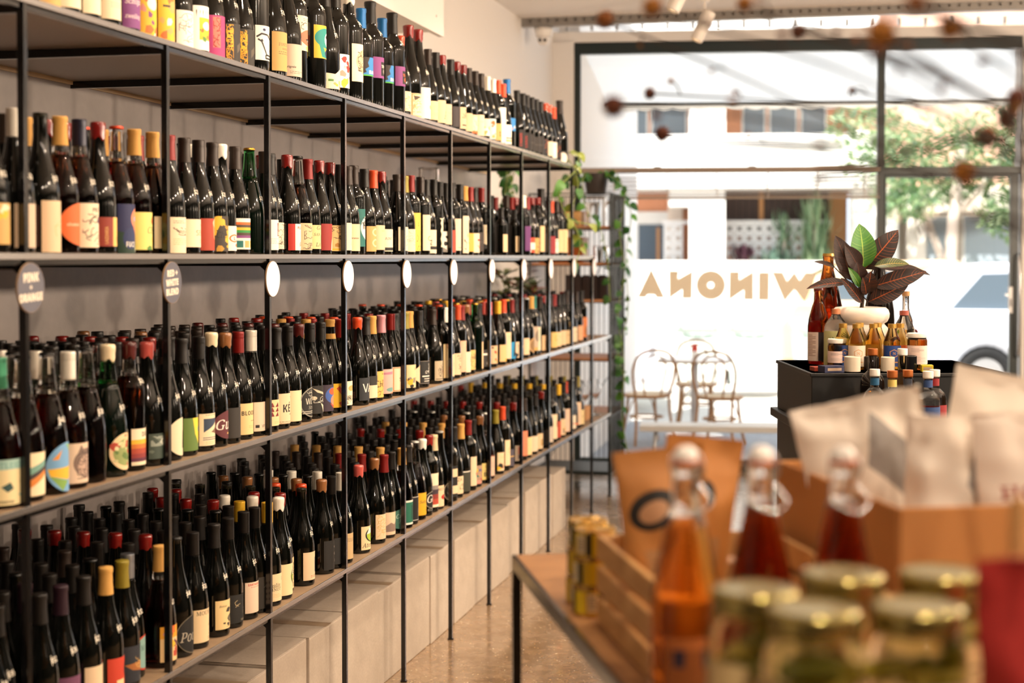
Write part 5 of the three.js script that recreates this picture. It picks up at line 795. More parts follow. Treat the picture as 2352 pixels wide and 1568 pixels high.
{ // wheelie bins along the far kerb
  const pale = mat(0xdfe6de, 0.6), lid = mat(0xb9c9bd, 0.6), dark = mat(0x3a3f3c, 0.6);
  const side = ['first pale wheeled bin in the row across the street, left of the cane chairs', 'second pale wheeled bin in the row across the street, behind the cane chairs', 'third pale wheeled bin in the row across the street, right of the cane chairs', 'fourth pale wheeled bin in the row across the street, by the bottle stand'];
  [0.25, 1.02, 1.62, 2.4].forEach((u, i) => {
    const b = O('wheeled_bin', side[i], 'bin', u + 0.1, 7.0, 0, 'pale wheeled bins');
    part('bin_body', ext([[-0.2, 0.06], [0.2, 0.06], [0.25, 0.7], [-0.25, 0.7]], 0.5, 0.01), pale, b, 0, 0, -0.5);
    part('bin_rim', rb(0.56, 0.04, 0.58, 0.01, 0, 0.71, -0.25), lid, b);
    part('bin_lid', ext([[-0.28, 0], [0.3, 0], [0.26, 0.06], [-0.2, 0.09], [-0.27, 0.05]], 0.56, 0.004).rotateY(Math.PI / 2), lid, b, -0.28, 0.73, -0.25);
    part('handle', tube([V(-0.2, 0.72, 0.02), V(-0.2, 0.74, 0.07), V(0.2, 0.74, 0.07), V(0.2, 0.72, 0.02)], 0.014, 20, 8), lid, b);
    for (const x of [-0.12, 0, 0.12]) part('moulded_panel', rb(0.1, 0.07, 0.012, 0.004, x, 0.62, 0.005), lid, b);
    for (const s of [-1, 1]) part('wheel', cyl(0.09, 0.09, 0.05, 20).rotateZ(Math.PI / 2), dark, b, s * 0.22, 0.09, -0.48);
  });
}
function car(name, label, u, out, turn, paint, L = 4.3) {              // plain hatchback; x along its length
  const o = O(name, label, 'car', u, out, turn), h = L / 2, body = mat(paint, 0.25, { clearcoat: 1, clearcoatRoughness: 0.05 }), glass = mat(0x5d6a74, 0.08), tyre = mat(0x141414, 0.8);
  const arch = (c) => Array.from({ length: 13 }, (_, k) => { const a = Math.PI - k * Math.PI / 12; return [c + 0.37 * Math.cos(a), 0.3 + 0.37 * Math.sin(a)]; });
  part('body', ext([[-h, 0.28], ...arch(-h + 0.82), ...arch(h - 0.88), [h, 0.28], [h + 0.02, 0.6], [h - 0.12, 0.78], [h - 0.95, 0.92], [-h + 0.15, 0.95], [-h - 0.02, 0.7]], 1.6, 0.05), body, o, 0, 0, -0.8);
  part('cabin', ext([[-h + 0.12, 0.92], [h - 1.0, 0.9], [h - 1.75, 1.38], [h - 2.4, 1.45], [-h + 0.75, 1.42], [-h + 0.3, 1.2]], 1.36, 0.05), body, o, 0, 0, -0.68);
  part('side_glass', ext([[-h + 0.45, 0.97], [h - 1.15, 0.96], [h - 1.82, 1.33], [h - 2.4, 1.39], [-h + 0.8, 1.36]], 1.47), glass, o, 0, 0, -0.735);
  part('windscreen', bx(0.02, 0.62, 1.2).rotateZ(0.98), glass, o, h - 1.36, 1.16, 0);
  for (const x of [-h + 0.82, h - 0.88]) for (const s of [-1, 1]) { const w = part('wheel', new THREE.TorusGeometry(0.24, 0.085, 12, 32), tyre, o, x, 0.31, s * 0.74); part('hub', cyl(0.19, 0.19, 0.12, 24).rotateX(Math.PI / 2), M.galv, w); }
  part('bumper', rb(0.1, 0.2, 1.6, 0.04, h, 0.42, 0), body, o); part('headlamp', rb(0.14, 0.12, 0.3, 0.04, h - 0.08, 0.68, 0.6), M.chrome, o); part('headlamp', rb(0.14, 0.12, 0.3, 0.04, h - 0.08, 0.68, -0.6), M.chrome, o);
  return o;
}
car('parked_car', 'cream car with an orange glow parked far across the street right of the plant', 4.35, 8.9, 0, 0xeec79a);
car('parked_car', 'white car standing nearer than the cream one, beyond the door', 5.3, 6.1, 0.1, 0xdde0ea);
car('parked_car', 'pale car parked behind the trailing plant at the left', -1.55, 5.6, 0, 0xe4e8ee);

{ // buildings across the street
  const white = mat(0xf4f0ea, 0.85), peach = mat(0xffffff, 0.85, { map: T.brick }), glassD = mat(0x6c7c88, 0.12), trim = mat(0xe9e6e2, 0.6), timber = mat(0xc08a58, 0.6), shadeM = mat(0x5c4c46, 0.8), slate = mat(0x9aa5ad, 0.5);
  const b = O('apartment_building', 'white framed apartment block with peach walls and windows across the street', 'building', 0, 12);
  const box = (n, x0, x1, y0, y1, z0, z1, m) => part(n, bx(x1 - x0, y1 - y0, z1 - z0, (x0 + x1) / 2, (y0 + y1) / 2, (z0 + z1) / 2), m, b);
  box('ground_wall', -8, 3.5, 0, 3, -3, -1.2, peach);
  box('column', 1.05, 1.58, 0, 3.4, -0.5, 0, white);
  box('column', 3.46, 3.8, 0, 3.4, -0.5, 0, white);
  box('column', -2.6, -2.1, 0, 3.4, -0.5, 0, white);
  box('floor_band', -8, 3.8, 2.55, 3.36, -1.3, 0.1, white);
  box('ceiling_band', -8, 3.8, 3.87, 5.2, -1.3, 0.1, white);
  box('upper_wall', -8, 3.8, 3.36, 3.9, -3, -0.8, peach);
  box('upper_pier', 1.05, 1.58, 3.36, 3.9, -0.8, 0.02, white);
  box('upper_roof', -8, 3.8, 5.2, 7.4, -3, 0, white);
  for (const [x0, x1] of [[0.03, 0.42], [0.46, 1.02], [1.85, 2.22], [2.26, 2.7], [2.74, 3.14], [-1.9, -1.0], [-0.9, 0.0]]) { const w = part('window', bx(x1 - x0, 0.5, 0.04, (x0 + x1) / 2, 3.62, -0.78), trim, b); part('pane', bx(x1 - x0 - 0.06, 0.45, 0.05, (x0 + x1) / 2, 3.62, -0.775), glassD, w); }
  for (const y of [3.2, 3.26]) part('balcony_rail', bx(11, 0.02, 0.03, -2.2, y, 0.13), M.galv, b);
  // the entrance
  const e = part('entrance_frame', bx(0.9, 2.1, 0.06, 0.28, 1.2, -1.17), trim, b);
  part('entrance_door', bx(0.42, 1.7, 0.07, 0.47, 1.2, -1.16), mat(0x4c5b69, 0.2), e); part('entrance_glass', bx(0.24, 1.75, 0.07, 0.04, 1.2, -1.16), mat(0x9fb6c2, 0.15), e); part('door_strip', bx(0.05, 1.6, 0.075, 0.57, 1.2, -1.155), timber, e);
  box('porch_beam', 0.75, 1.05, 2.3, 2.55, -1.2, 0, white);
  box('porch_wall', 0.72, 0.95, 1.5, 2.5, -1.25, -1.1, mat(0xf6e2d0, 0.85));
  // timber screen behind the planting
  box('screen_back', 1.58, 3.46, 1.9, 2.6, -1.25, -1.05, shadeM);
  for (let i = 0; i < 18; i++) part('screen_slat', bx(0.03, 0.5, 0.03, 1.63 + i * 0.1, 2.3, -1.03), mat(0x4a3c38, 0.7), b);
  box('screen_post', 2.13, 2.2, 2.0, 2.55, -1.03, -0.95, timber);
  box('screen_end', 3.2, 3.46, 1.5, 2.55, -1.05, -0.95, timber);
  // breeze-block wall
  const blocks = (x0, n, m0) => { for (let i = 0; i < n; i++) for (let j = 0; j < 5; j++) { const q = 0.15, hgt = 0.15; const f = ext([[0, 0], [q - 0.006, 0], [q - 0.006, hgt - 0.006], [0, hgt - 0.006]], 0.08, 0, [[[0.045, 0.045], [0.045, 0.105], [0.105, 0.105], [0.105, 0.045]]]); part('breeze_block', f, m0, b, x0 + i * q, 1.3 + j * hgt, -0.85); } };
  const bm = mat(0xeceaea, 0.85); blocks(0.66, 2, bm); blocks(1.6, 8, bm);
  box('wall_cap', 0.64, 3.2, 2.05, 2.1, -0.9, -0.75, bm);
  box('planter_wall', -8, 3.5, 0, 1.25, -0.75, -0.55, white);
  box('boundary_wall', 0.24, 3.47, 0, 1.48, 0.2, 0.4, white);
  box('boundary_wall', -8, 0.24, 0, 1.4, 0.2, 0.4, white);

  const s = O('shop_building', 'grey glazed shop front behind the street tree with a blue and white window emblem', 'building', 0, 12);
  const sb = (n, x0, x1, y0, y1, z0, z1, m) => part(n, bx(x1 - x0, y1 - y0, z1 - z0, (x0 + x1) / 2, (y0 + y1) / 2, (z0 + z1) / 2), m, s);
  sb('wall', 3.8, 12, 0, 2.6, -3, -0.4, mat(0xd9cfc4, 0.85));
  sb('fascia', 3.8, 12, 2.2, 2.5, -0.4, 0.05, mat(0xe4d8cc, 0.8));
  sb('roof_wall', 3.8, 12, 2.6, 5.4, -4, -1.2, mat(0xe2b49c, 0.85));
  sb('pillar', 3.82, 4.1, 0, 2.45, -0.4, 0.1, mat(0xf6f2ee, 0.85));
  sb('pillar', 4.25, 4.5, 0, 2.2, -0.4, 0.0, mat(0xe9dfd4, 0.85));
  for (const [x0, x1] of [[4.55, 5.02], [5.1, 5.95], [6.1, 8]]) { const w = sb('shop_window', x0, x1, 0.55, 2.15, -0.42, -0.32, trim); part('pane', bx(x1 - x0 - 0.06, 1.54, 0.1, (x0 + x1) / 2, 1.35, -0.355), slate, w); }
  for (let i = 0; i < 8; i++) part('print_line', bx(0.3 - (i % 3) * 0.05, 0.028, 0.004, 4.82, 1.5 - i * 0.085, -0.3), mat(0x77848e, 0.6), s);
  const cv = document.createElement('canvas'); cv.width = 256; cv.height = 128; const g = cv.getContext('2d'); g.clearRect(0, 0, 256, 128); g.fillStyle = '#3f77b4'; g.beginPath(); g.ellipse(128, 64, 70, 60, 0, 0, 7); g.fill(); g.fillStyle = '#f6f6f6'; g.fillRect(16, 44, 224, 40); g.fillStyle = '#9aa8b8'; for (let i = 0; i < 8; i++) g.fillRect(30 + i * 25, 52, 17, 24);
  const t = new THREE.CanvasTexture(cv); t.colorSpace = THREE.SRGBColorSpace; t.magFilter = THREE.LinearFilter;
  part('emblem', new THREE.PlaneGeometry(0.44, 0.24), mat(0xffffff, 0.6, { map: t, alphaTest: 0.5 }), s, 5.46, 1.29, -0.298);
}

// ---------------------------------------------------------------- leaves
function leafGeo(len, wid, curl = 0.25, fold = 0.18, tip = 1.0, lobes = 0, n = 8) {     // grows along +y, faces +z
  const pos = [], uv = [], idx = [], c = 4;
  for (let j = 0; j <= n; j++) {
    const t = j / n; let w = Math.pow(Math.sin(Math.PI * Math.pow(t, tip)), 0.75) * wid / 2; if (lobes) w *= 1 - lobes * Math.exp(-Math.pow((t - 0.62) / 0.1, 2));
    if (j === 0) w = wid * 0.03; if (j === n) w = 0.0004;
    for (let i = 0; i <= c; i++) { const s = (i / c) * 2 - 1, a = t * curl * 2, rip = 0.02 * len * Math.sin(t * 22) * Math.abs(s); pos.push(s * w, len * (curl > 0.01 ? Math.sin(a) / (curl * 2) : t), -len * (curl > 0.01 ? (1 - Math.cos(a)) / (curl * 2) : 0) + fold * Math.abs(s) * w + rip * 0.3); uv.push(i / c, t); }
  }
  for (let j = 0; j < n; j++) for (let i = 0; i < c; i++) { const a = j * (c + 1) + i, b = a + c + 1; idx.push(a, a + 1, b, b, a + 1, b + 1); }
  const g = new THREE.BufferGeometry(); g.setAttribute('position', new THREE.Float32BufferAttribute(pos, 3)); g.setAttribute('uv', new THREE.Float32BufferAttribute(uv, 2)); g.setIndex(idx); g.computeVertexNormals(); return g;
}
const leafMat = (c, t = 0.35, rough = 0.6) => new THREE.MeshPhysicalMaterial({ color: c, roughness: rough, transmission: t, thickness: 0 });
const aim = (o, dir, face, roll = 0) => {                              // +y along dir, +z roughly along face
  const y = dir.clone().normalize(), x = new THREE.Vector3().crossVectors(y, face).normalize(), z = new THREE.Vector3().crossVectors(x, y); o.quaternion.setFromRotationMatrix(new THREE.Matrix4().makeBasis(x, y, z)); if (roll) o.rotateY(roll); return o;
};
{ // street tree, shrubs
  const tr = O('street_tree', 'pale barked street tree with light green foliage outside the door', 'tree', 4.75, 11.0), bark = mat(0xd9c8ba, 0.9), r = rng(51);
  part('trunk', tube([V(0, 0, 0), V(-0.02, 0.8, 0), V(-0.05, 1.5, 0), V(0.0, 2.3, 0.05), V(0.1, 3.2, 0)], 0.085, 30, 10), bark, tr);
  part('branch', tube([V(-0.06, 1.15, 0), V(-0.25, 1.7, 0.05), V(-0.5, 2.3, 0.1), V(-0.75, 3, 0.1)], 0.05, 24, 8), bark, tr);
  part('branch', tube([V(0, 2.1, 0), V(0.4, 2.6, 0.1), V(0.7, 3.1, 0.1)], 0.045, 24, 8), bark, tr);
  const leaf = leafGeo(0.11, 0.05, 0.3, 0.2, 0.9, 0, 4), cols = [0x7d9e68, 0x93b27a, 0x5f8550, 0xb4c79a, 0x6f9070], N = 5200, f = new THREE.InstancedMesh(leaf, leafMat(0xffffff, 0.4, 0.7), N), m = new THREE.Matrix4(), q = new THREE.Quaternion(), e = new THREE.Euler(), col = new THREE.Color();
  const cl = [[-0.9, 2.9, 0.3, 0.55], [-0.3, 3.1, 0, 0.6], [0.5, 3.2, 0.2, 0.6], [0.9, 2.7, 0, 0.5], [-0.75, 2.35, 0.4, 0.4], [0.75, 2.1, 0.2, 0.42], [1.2, 3.3, 0, 0.6], [-1.2, 3.4, 0, 0.5], [0.1, 2.6, -0.2, 0.4], [0.95, 1.75, 0.2, 0.22]];
  for (let i = 0; i < N; i++) { const [x, y, z, s] = cl[i % cl.length], a = r() * 6.283, b = Math.acos(2 * r() - 1), d = s * Math.cbrt(r()); m.compose(V(x + d * Math.sin(b) * Math.cos(a) * 1.2, y + d * Math.cos(b) * 0.8, z + d * Math.sin(b) * Math.sin(a)), q.setFromEuler(e.set(r() * 6, r() * 6, r() * 6)), V(1, 1, 1).multiplyScalar(0.7 + r() * 0.7)); f.setMatrixAt(i, m); f.setColorAt(i, col.set(cols[Math.floor(r() * 5)])); }
  f.name = 'foliage'; f.userData.kind = 'stuff'; tr.add(shade(f));
  const bush = (name, label, u, out, y0, w, h, cs, n, len, wid, seed) => {
    const o = O(name, label, 'shrub', u, out), rr = rng(seed); o.position.y = y0;
    const g = new THREE.InstancedMesh(leafGeo(len, wid, 0.5, 0.2, 0.8, 0, 5), leafMat(0xffffff, 0.35, 0.7), n);
    for (let i = 0; i < n; i++) { const a = rr() * 6.283, tilt = 0.15 + rr() * 1.1, d = rr() * 0.4 * w; q.setFromEuler(e.set(0, a, 0)).multiply(new THREE.Quaternion().setFromEuler(new THREE.Euler(tilt, 0, 0))); m.compose(V(d * Math.sin(a), rr() * (h - len * 0.6), d * Math.cos(a) * 0.5), q, V(1, 1, 1).multiplyScalar(0.7 + rr() * 0.6)); g.setMatrixAt(i, m); g.setColorAt(i, col.set(cs[Math.floor(rr() * cs.length)])); }
    g.name = 'foliage'; g.userData.kind = 'stuff'; o.add(shade(g)); part('stem', cyl(0.02, 0.03, h * 0.8, 8, 0, h * 0.4, 0), bark, o);
  };
  bush('purple_shrub', 'purple leaved shrub in front of the pierced block wall', 1.88, 12.65, 1.2, 0.35, 0.5, [0x7a4a5e, 0x8d5a6c, 0x5a3448], 150, 0.14, 0.05, 3);
  bush('strappy_shrub', 'tall pale green strappy plant beside the white column across the street', 2.95, 12.6, 1.15, 0.5, 1.3, [0x9db98a, 0xb4cba4, 0x7a9c74], 260, 0.4, 0.03, 5);
  bush('strappy_shrub', 'low blue green planting under the timber screen across the street', 2.35, 12.62, 1.15, 0.8, 0.45, [0x86a896, 0x6f9480, 0xa9c0ac], 300, 0.2, 0.04, 7);
  bush('strappy_shrub', 'loose green plant reaching up before the timber screen', 2.5, 12.68, 1.2, 0.3, 1.0, [0x8fae84, 0x76987a], 90, 0.28, 0.03, 9);
  bush('low_shrub', 'low pale planting beside the entrance across the street', 0.85, 12.62, 1.15, 0.4, 0.3, [0x9dbcae, 0x7fa294], 90, 0.16, 0.04, 12);
}

// ---------------------------------------------------------------- wire stand at the window end, glassware and trailing plants
{
  const wire = mat(0x17201e, 0.45), plank = mat(0xb07850, 0.6), X0 = -2.2, X1 = -1.66, Z0 = -9.76, Z1 = -10.28, H = 1.95;
  const s = thing('wire_stand', 'black wire mesh shelf stand with wooden boards between the rack and the window', 'shelving', V(0, 0, 0));
  for (const x of [X0, X1]) for (const z of [Z0, Z1]) part('upright', bar(V(x, 0, z), V(x, H, z), 0.007), wire, s);
  const w = 0.0026;
  for (let i = 1; i < 16; i++) part('mesh_wire', bar(V(X1, 0.12, Z0 + (Z1 - Z0) * i / 16), V(X1, H, Z0 + (Z1 - Z0) * i / 16), w, 6), wire, s);
  for (let i = 1; i < 16; i++) part('mesh_wire', bar(V(X0 + (X1 - X0) * i / 16, 0.12, Z1), V(X0 + (X1 - X0) * i / 16, H, Z1), w, 6), wire, s);
  for (const y of [0.12, 0.5, 0.86, 1.24, 1.48, 1.72, H]) { part('rim_wire', bar(V(X0, y, Z0), V(X1, y, Z0), 0.004, 6), wire, s); part('rim_wire', bar(V(X0, y, Z1), V(X1, y, Z1), 0.004, 6), wire, s); part('rim_wire', bar(V(X1, y, Z0), V(X1, y, Z1), 0.004, 6), wire, s); part('rim_wire', bar(V(X0, y, Z0), V(X0, y, Z1), 0.004, 6), wire, s); }
  for (const y of [0.12, 0.5, 0.86, 1.24, 1.48, 1.72]) part('board', rb(X1 - X0 - 0.02, 0.018, Z0 - Z1 - 0.02, 0.003, (X0 + X1) / 2, y + 0.009, (Z0 + Z1) / 2), y === 0.12 ? wire : plank, s);
  for (const [a, b] of [[0.12, 0.86], [0.86, 1.72]]) { part('diagonal', bar(V(X1, a, Z0), V(X1, b, Z1), 0.003, 6), wire, s); part('diagonal', bar(V(X0, a, Z1), V(X1, b, Z1), 0.003, 6), wire, s); }
  const clear = new THREE.MeshPhysicalMaterial({ color: 0xffffff, roughness: 0.01, transmission: 1, thickness: 0.01, ior: 1.45 });
  const jarG = (r, h) => lathe([[0, 0.004], [r - 0.004, 0.004], [r - 0.003, h], [r, h], [r, 0.004], [r - 0.004, 0], [0, 0]], 24);
  const put = (name, label, cat, x, y, z, parts) => { const o = thing(name, label, cat, V(x, y, z)); for (const [n, g, m] of parts) part(n, g, m, o); return o; };
  put('amber_box', 'amber wooden box on the wire stand just under the second shelf level', 'box', -2.02, 1.498, -10.0, [['box_body', rb(0.3, 0.15, 0.2, 0.006, 0, 0.075, 0), mat(0x9c4f16, 0.3)], ['box_lid', rb(0.305, 0.02, 0.205, 0.004, 0, 0.16, 0), mat(0x8a4412, 0.3)]]);
  put('dark_crate', 'dark brown slatted crate on the wire stand under the chalk tags', 'crate', -1.84, 1.258, -10.0, [...Array.from({ length: 5 }, (_, i) => ['slat', rb(0.045, 0.16, 0.012, 0.002, -0.12 + i * 0.056, 0.08, 0.11), mat(0x2a1c1a, 0.5)]), ['crate_body', bx(0.27, 0.15, 0.2, 0, 0.075, 0), mat(0x2a1c1a, 0.6)]]);
  put('wooden_box', 'pale printed wooden box among the glass jars on the wire stand', 'box', -1.98, 1.738, -9.95, [['box_body', rb(0.2, 0.09, 0.16, 0.003, 0, 0.045, 0), M.pale], ['box_rim', rb(0.206, 0.012, 0.166, 0.002, 0, 0.094, 0), M.pale]]);
  [[-1.8, 1.738, -9.9, 0.05, 0.16, 'clear glass jar beside the pale box on the wire stand'], [-1.73, 1.738, -10.1, 0.045, 0.2, 'tall clear glass jar at the outer corner of the wire stand'], [-1.77, 1.498, -9.95, 0.04, 0.11, 'small clear tumbler on the wire stand right of the amber box'], [-1.71, 1.498, -10.05, 0.04, 0.11, 'second small clear tumbler right of the amber box'], [-2.13, 1.738, -10.05, 0.05, 0.14, 'clear glass jar at the wall side of the wire stand']].forEach(([x, y, z, r, h, l]) => put('glass_jar', l, 'jar', x, y, z, [['jar_glass', jarG(r, h), clear], ['jar_rim', new THREE.TorusGeometry(r - 0.001, 0.003, 8, 24).rotateX(Math.PI / 2).translate(0, h, 0), clear]]));
  put('small_carton', 'small kraft carton on the bottom shelf past the last bottle', 'box', -1.78, LEVEL[3], -9.2, [['carton_body', rb(0.16, 0.075, 0.2, 0.003, 0, 0.038, 0), mat(0xb98552, 0.8)], ['lid_flap', rb(0.156, 0.003, 0.196, 0.001, 0, 0.077, 0), mat(0xc08d5c, 0.8)]]);
  const stem = lathe([[0, 0], [0.036, 0], [0.037, 0.003], [0.006, 0.008], [0.004, 0.05], [0.005, 0.1], [0.02, 0.115], [0.04, 0.15], [0.042, 0.18], [0.034, 0.23], [0.032, 0.23], [0.04, 0.18], [0.038, 0.15], [0.018, 0.118], [0, 0.112]], 24);
  [[-1.75, -9.32, 'first stemmed wine glass past the last bottles on the bottom shelf'], [-1.84, -9.45, 'second stemmed wine glass past the last bottles on the bottom shelf'], [-1.71, -9.47, 'outermost stemmed wine glass past the last bottles on the bottom shelf']].forEach(([x, z, l]) => put('wine_glass', l, 'glass', x, LEVEL[3], z, [['bowl_and_stem', stem, clear]]));
  put('glass_vase', 'tall clear glass vase standing behind the bottles on the second shelf', 'vase', -2.1, LEVEL[1], -7.1, [['vase_glass', jarG(0.05, 0.42), clear], ['vase_rim', new THREE.TorusGeometry(0.049, 0.004, 8, 28).rotateX(Math.PI / 2).translate(0, 0.42, 0), clear]]);
  put('glass_vase', 'shorter clear glass jug behind the bottles on the second shelf', 'vase', -2.1, LEVEL[1], -7.9, [['vase_glass', jarG(0.06, 0.36), clear], ['vase_rim', new THREE.TorusGeometry(0.059, 0.004, 8, 28).rotateX(Math.PI / 2).translate(0, 0.36, 0), clear]]);

  // trailing plants: every leaf is a part
  const lg = [leafGeo(0.085, 0.062, 0.5, 0.15, 0.72), leafGeo(0.075, 0.05, 0.7, 0.2, 0.72), leafGeo(0.06, 0.042, 0.4, 0.15, 0.72)], lm = [leafMat(0x3f7d2a, 0.3, 0.45), leafMat(0x5c9a38, 0.35, 0.45), leafMat(0x2c5f22, 0.25, 0.45), leafMat(0x9aa83e, 0.35, 0.5)], vine = mat(0x8a9a50, 0.7);
  const trail = (o, pts, every, seed, young = 0) => {
    const c = new THREE.CatmullRomCurve3(pts), r = rng(seed), L = c.getLength(), n = Math.floor(L / every); part('vine', new THREE.TubeGeometry(c, 60, 0.0028, 6), vine, o);
    for (let i = 0; i < n; i++) { const t = (i + 0.5 + (r() - 0.5) * 0.5) / n, p = c.getPoint(t), a = r() * 6.283; const l = part('leaf', lg[Math.floor(r() * 3)], lm[r() < young ? 3 : Math.floor(r() * 3)], o, p.x, p.y, p.z); aim(l, V(Math.cos(a) * 0.8, -0.7 + r() * 0.6, Math.sin(a) * 0.8), V(0.7, 0.5, 0.6 + (r() - 0.5))); }
  };
  const pot = (o, r, h, m) => part('pot', lathe([[0, 0], [r * 0.72, 0], [r, h], [r * 0.93, h], [r * 0.9, h - 0.015], [0, h - 0.015]], 28), m, o);
  const p1 = thing('trailing_plant', 'green trailing plant on top of the wire stand spilling down its window side', 'plant', V(-1.8, 1.95, -10.0)); pot(p1, 0.085, 0.14, mat(0x3a3230, 0.6));
  trail(p1, [V(0, 0.13, 0), V(0.12, 0.16, 0.05), V(0.2, 0.0, 0.06), V(0.17, -0.25, 0.08), V(0.2, -0.5, 0.06), V(0.16, -0.8, 0.08), V(0.2, -1.1, 0.06), V(0.19, -1.45, 0.08), V(0.23, -1.75, 0.05)], 0.062, 1);
  trail(p1, [V(0, 0.13, 0), V(0.15, 0.1, 0.1), V(0.24, -0.1, 0.06), V(0.2, -0.4, 0.0), V(0.22, -0.8, 0.05), V(0.16, -1.05, 0.03), V(0.2, -1.25, 0)], 0.066, 2);
  trail(p1, [V(0, 0.13, 0), V(-0.05, 0.1, 0.2), V(-0.02, -0.1, 0.27), V(0.06, -0.2, 0.26), V(0.12, -0.42, 0.27), V(0.14, -0.7, 0.26)], 0.06, 3);
  trail(p1, [V(0, 0.13, 0), V(-0.15, 0.12, 0.2), V(-0.2, -0.06, 0.27), V(-0.1, -0.2, 0.27), V(-0.02, -0.36, 0.27)], 0.055, 4);
  const p2 = thing('trailing_plant', 'young yellow green vine winding round the end post of the top shelf', 'plant', V(-1.72, LEVEL[0], -8.32)); pot(p2, 0.03, 0.05, mat(0x4a4038, 0.6));
  trail(p2, [V(0, 0.04, 0), V(0.06, 0.02, -0.06), V(0.1, -0.1, -0.1), V(0.07, -0.28, -0.08), V(0.11, -0.45, -0.12), V(0.06, -0.62, -0.1)], 0.07, 5, 0.8);
  trail(p2, [V(0, 0.04, 0), V(0.1, 0.07, -0.05), V(0.12, -0.02, 0.02), V(0.04, -0.15, 0.12), V(0.07, -0.3, -0.02), V(0.2, -0.34, -0.16)], 0.08, 6, 0.8);
  const p3 = thing('trailing_plant', 'green leaves hanging behind the top shelf in the seventh bay', 'plant', V(-2.13, LEVEL[0], -8.55)); pot(p3, 0.075, 0.12, mat(0xd9d2c8, 0.6));
  for (let k = 0; k < 5; k++) trail(p3, [V(0, 0.11, 0), V(0.06 + 0.02 * k, 0.1, 0.09 - 0.05 * k), V(0.1 - 0.01 * k, -0.06, 0.14 - 0.08 * k), V(0.08, -0.22, 0.12 - 0.07 * k), V(0.09, -0.32 - 0.05 * (k % 3), 0.13 - 0.08 * k)], 0.055, 10 + k);
  const p4 = thing('potted_plant', 'olive and russet leaved plant in a pot behind the bottles on the third shelf', 'plant', V(-2.1, LEVEL[2], -8.98)); pot(p4, 0.09, 0.16, mat(0x6a5a50, 0.6));
  { const r = rng(23), g4 = leafGeo(0.13, 0.045, 0.35, 0.2, 0.9), ms = [leafMat(0x5c6a2c, 0.3), leafMat(0x7a5a2c, 0.3), leafMat(0x48602c, 0.3), leafMat(0x8a4a2c, 0.3)];
    for (let k = 0; k < 8; k++) { const a = k * 0.785 + r(), h = 0.3 + r() * 0.18, tip = V(Math.cos(a) * 0.12, h, Math.sin(a) * 0.16); part('stem', tube([V(0, 0.13, 0), V(tip.x * 0.4, h * 0.6, tip.z * 0.4), tip], 0.004, 14, 6), vine, p4); for (let i = 0; i < 6; i++) { const b = i * 1.05 + r(), t = 0.6 + 0.4 * r(); const l = part('leaf', g4, ms[Math.floor(r() * 4)], p4, tip.x * t, 0.13 + (h - 0.13) * t, tip.z * t); aim(l, V(Math.cos(b), 0.5 + r() * 0.5, Math.sin(b)), V(0, 1, 0.2)); } } }
}

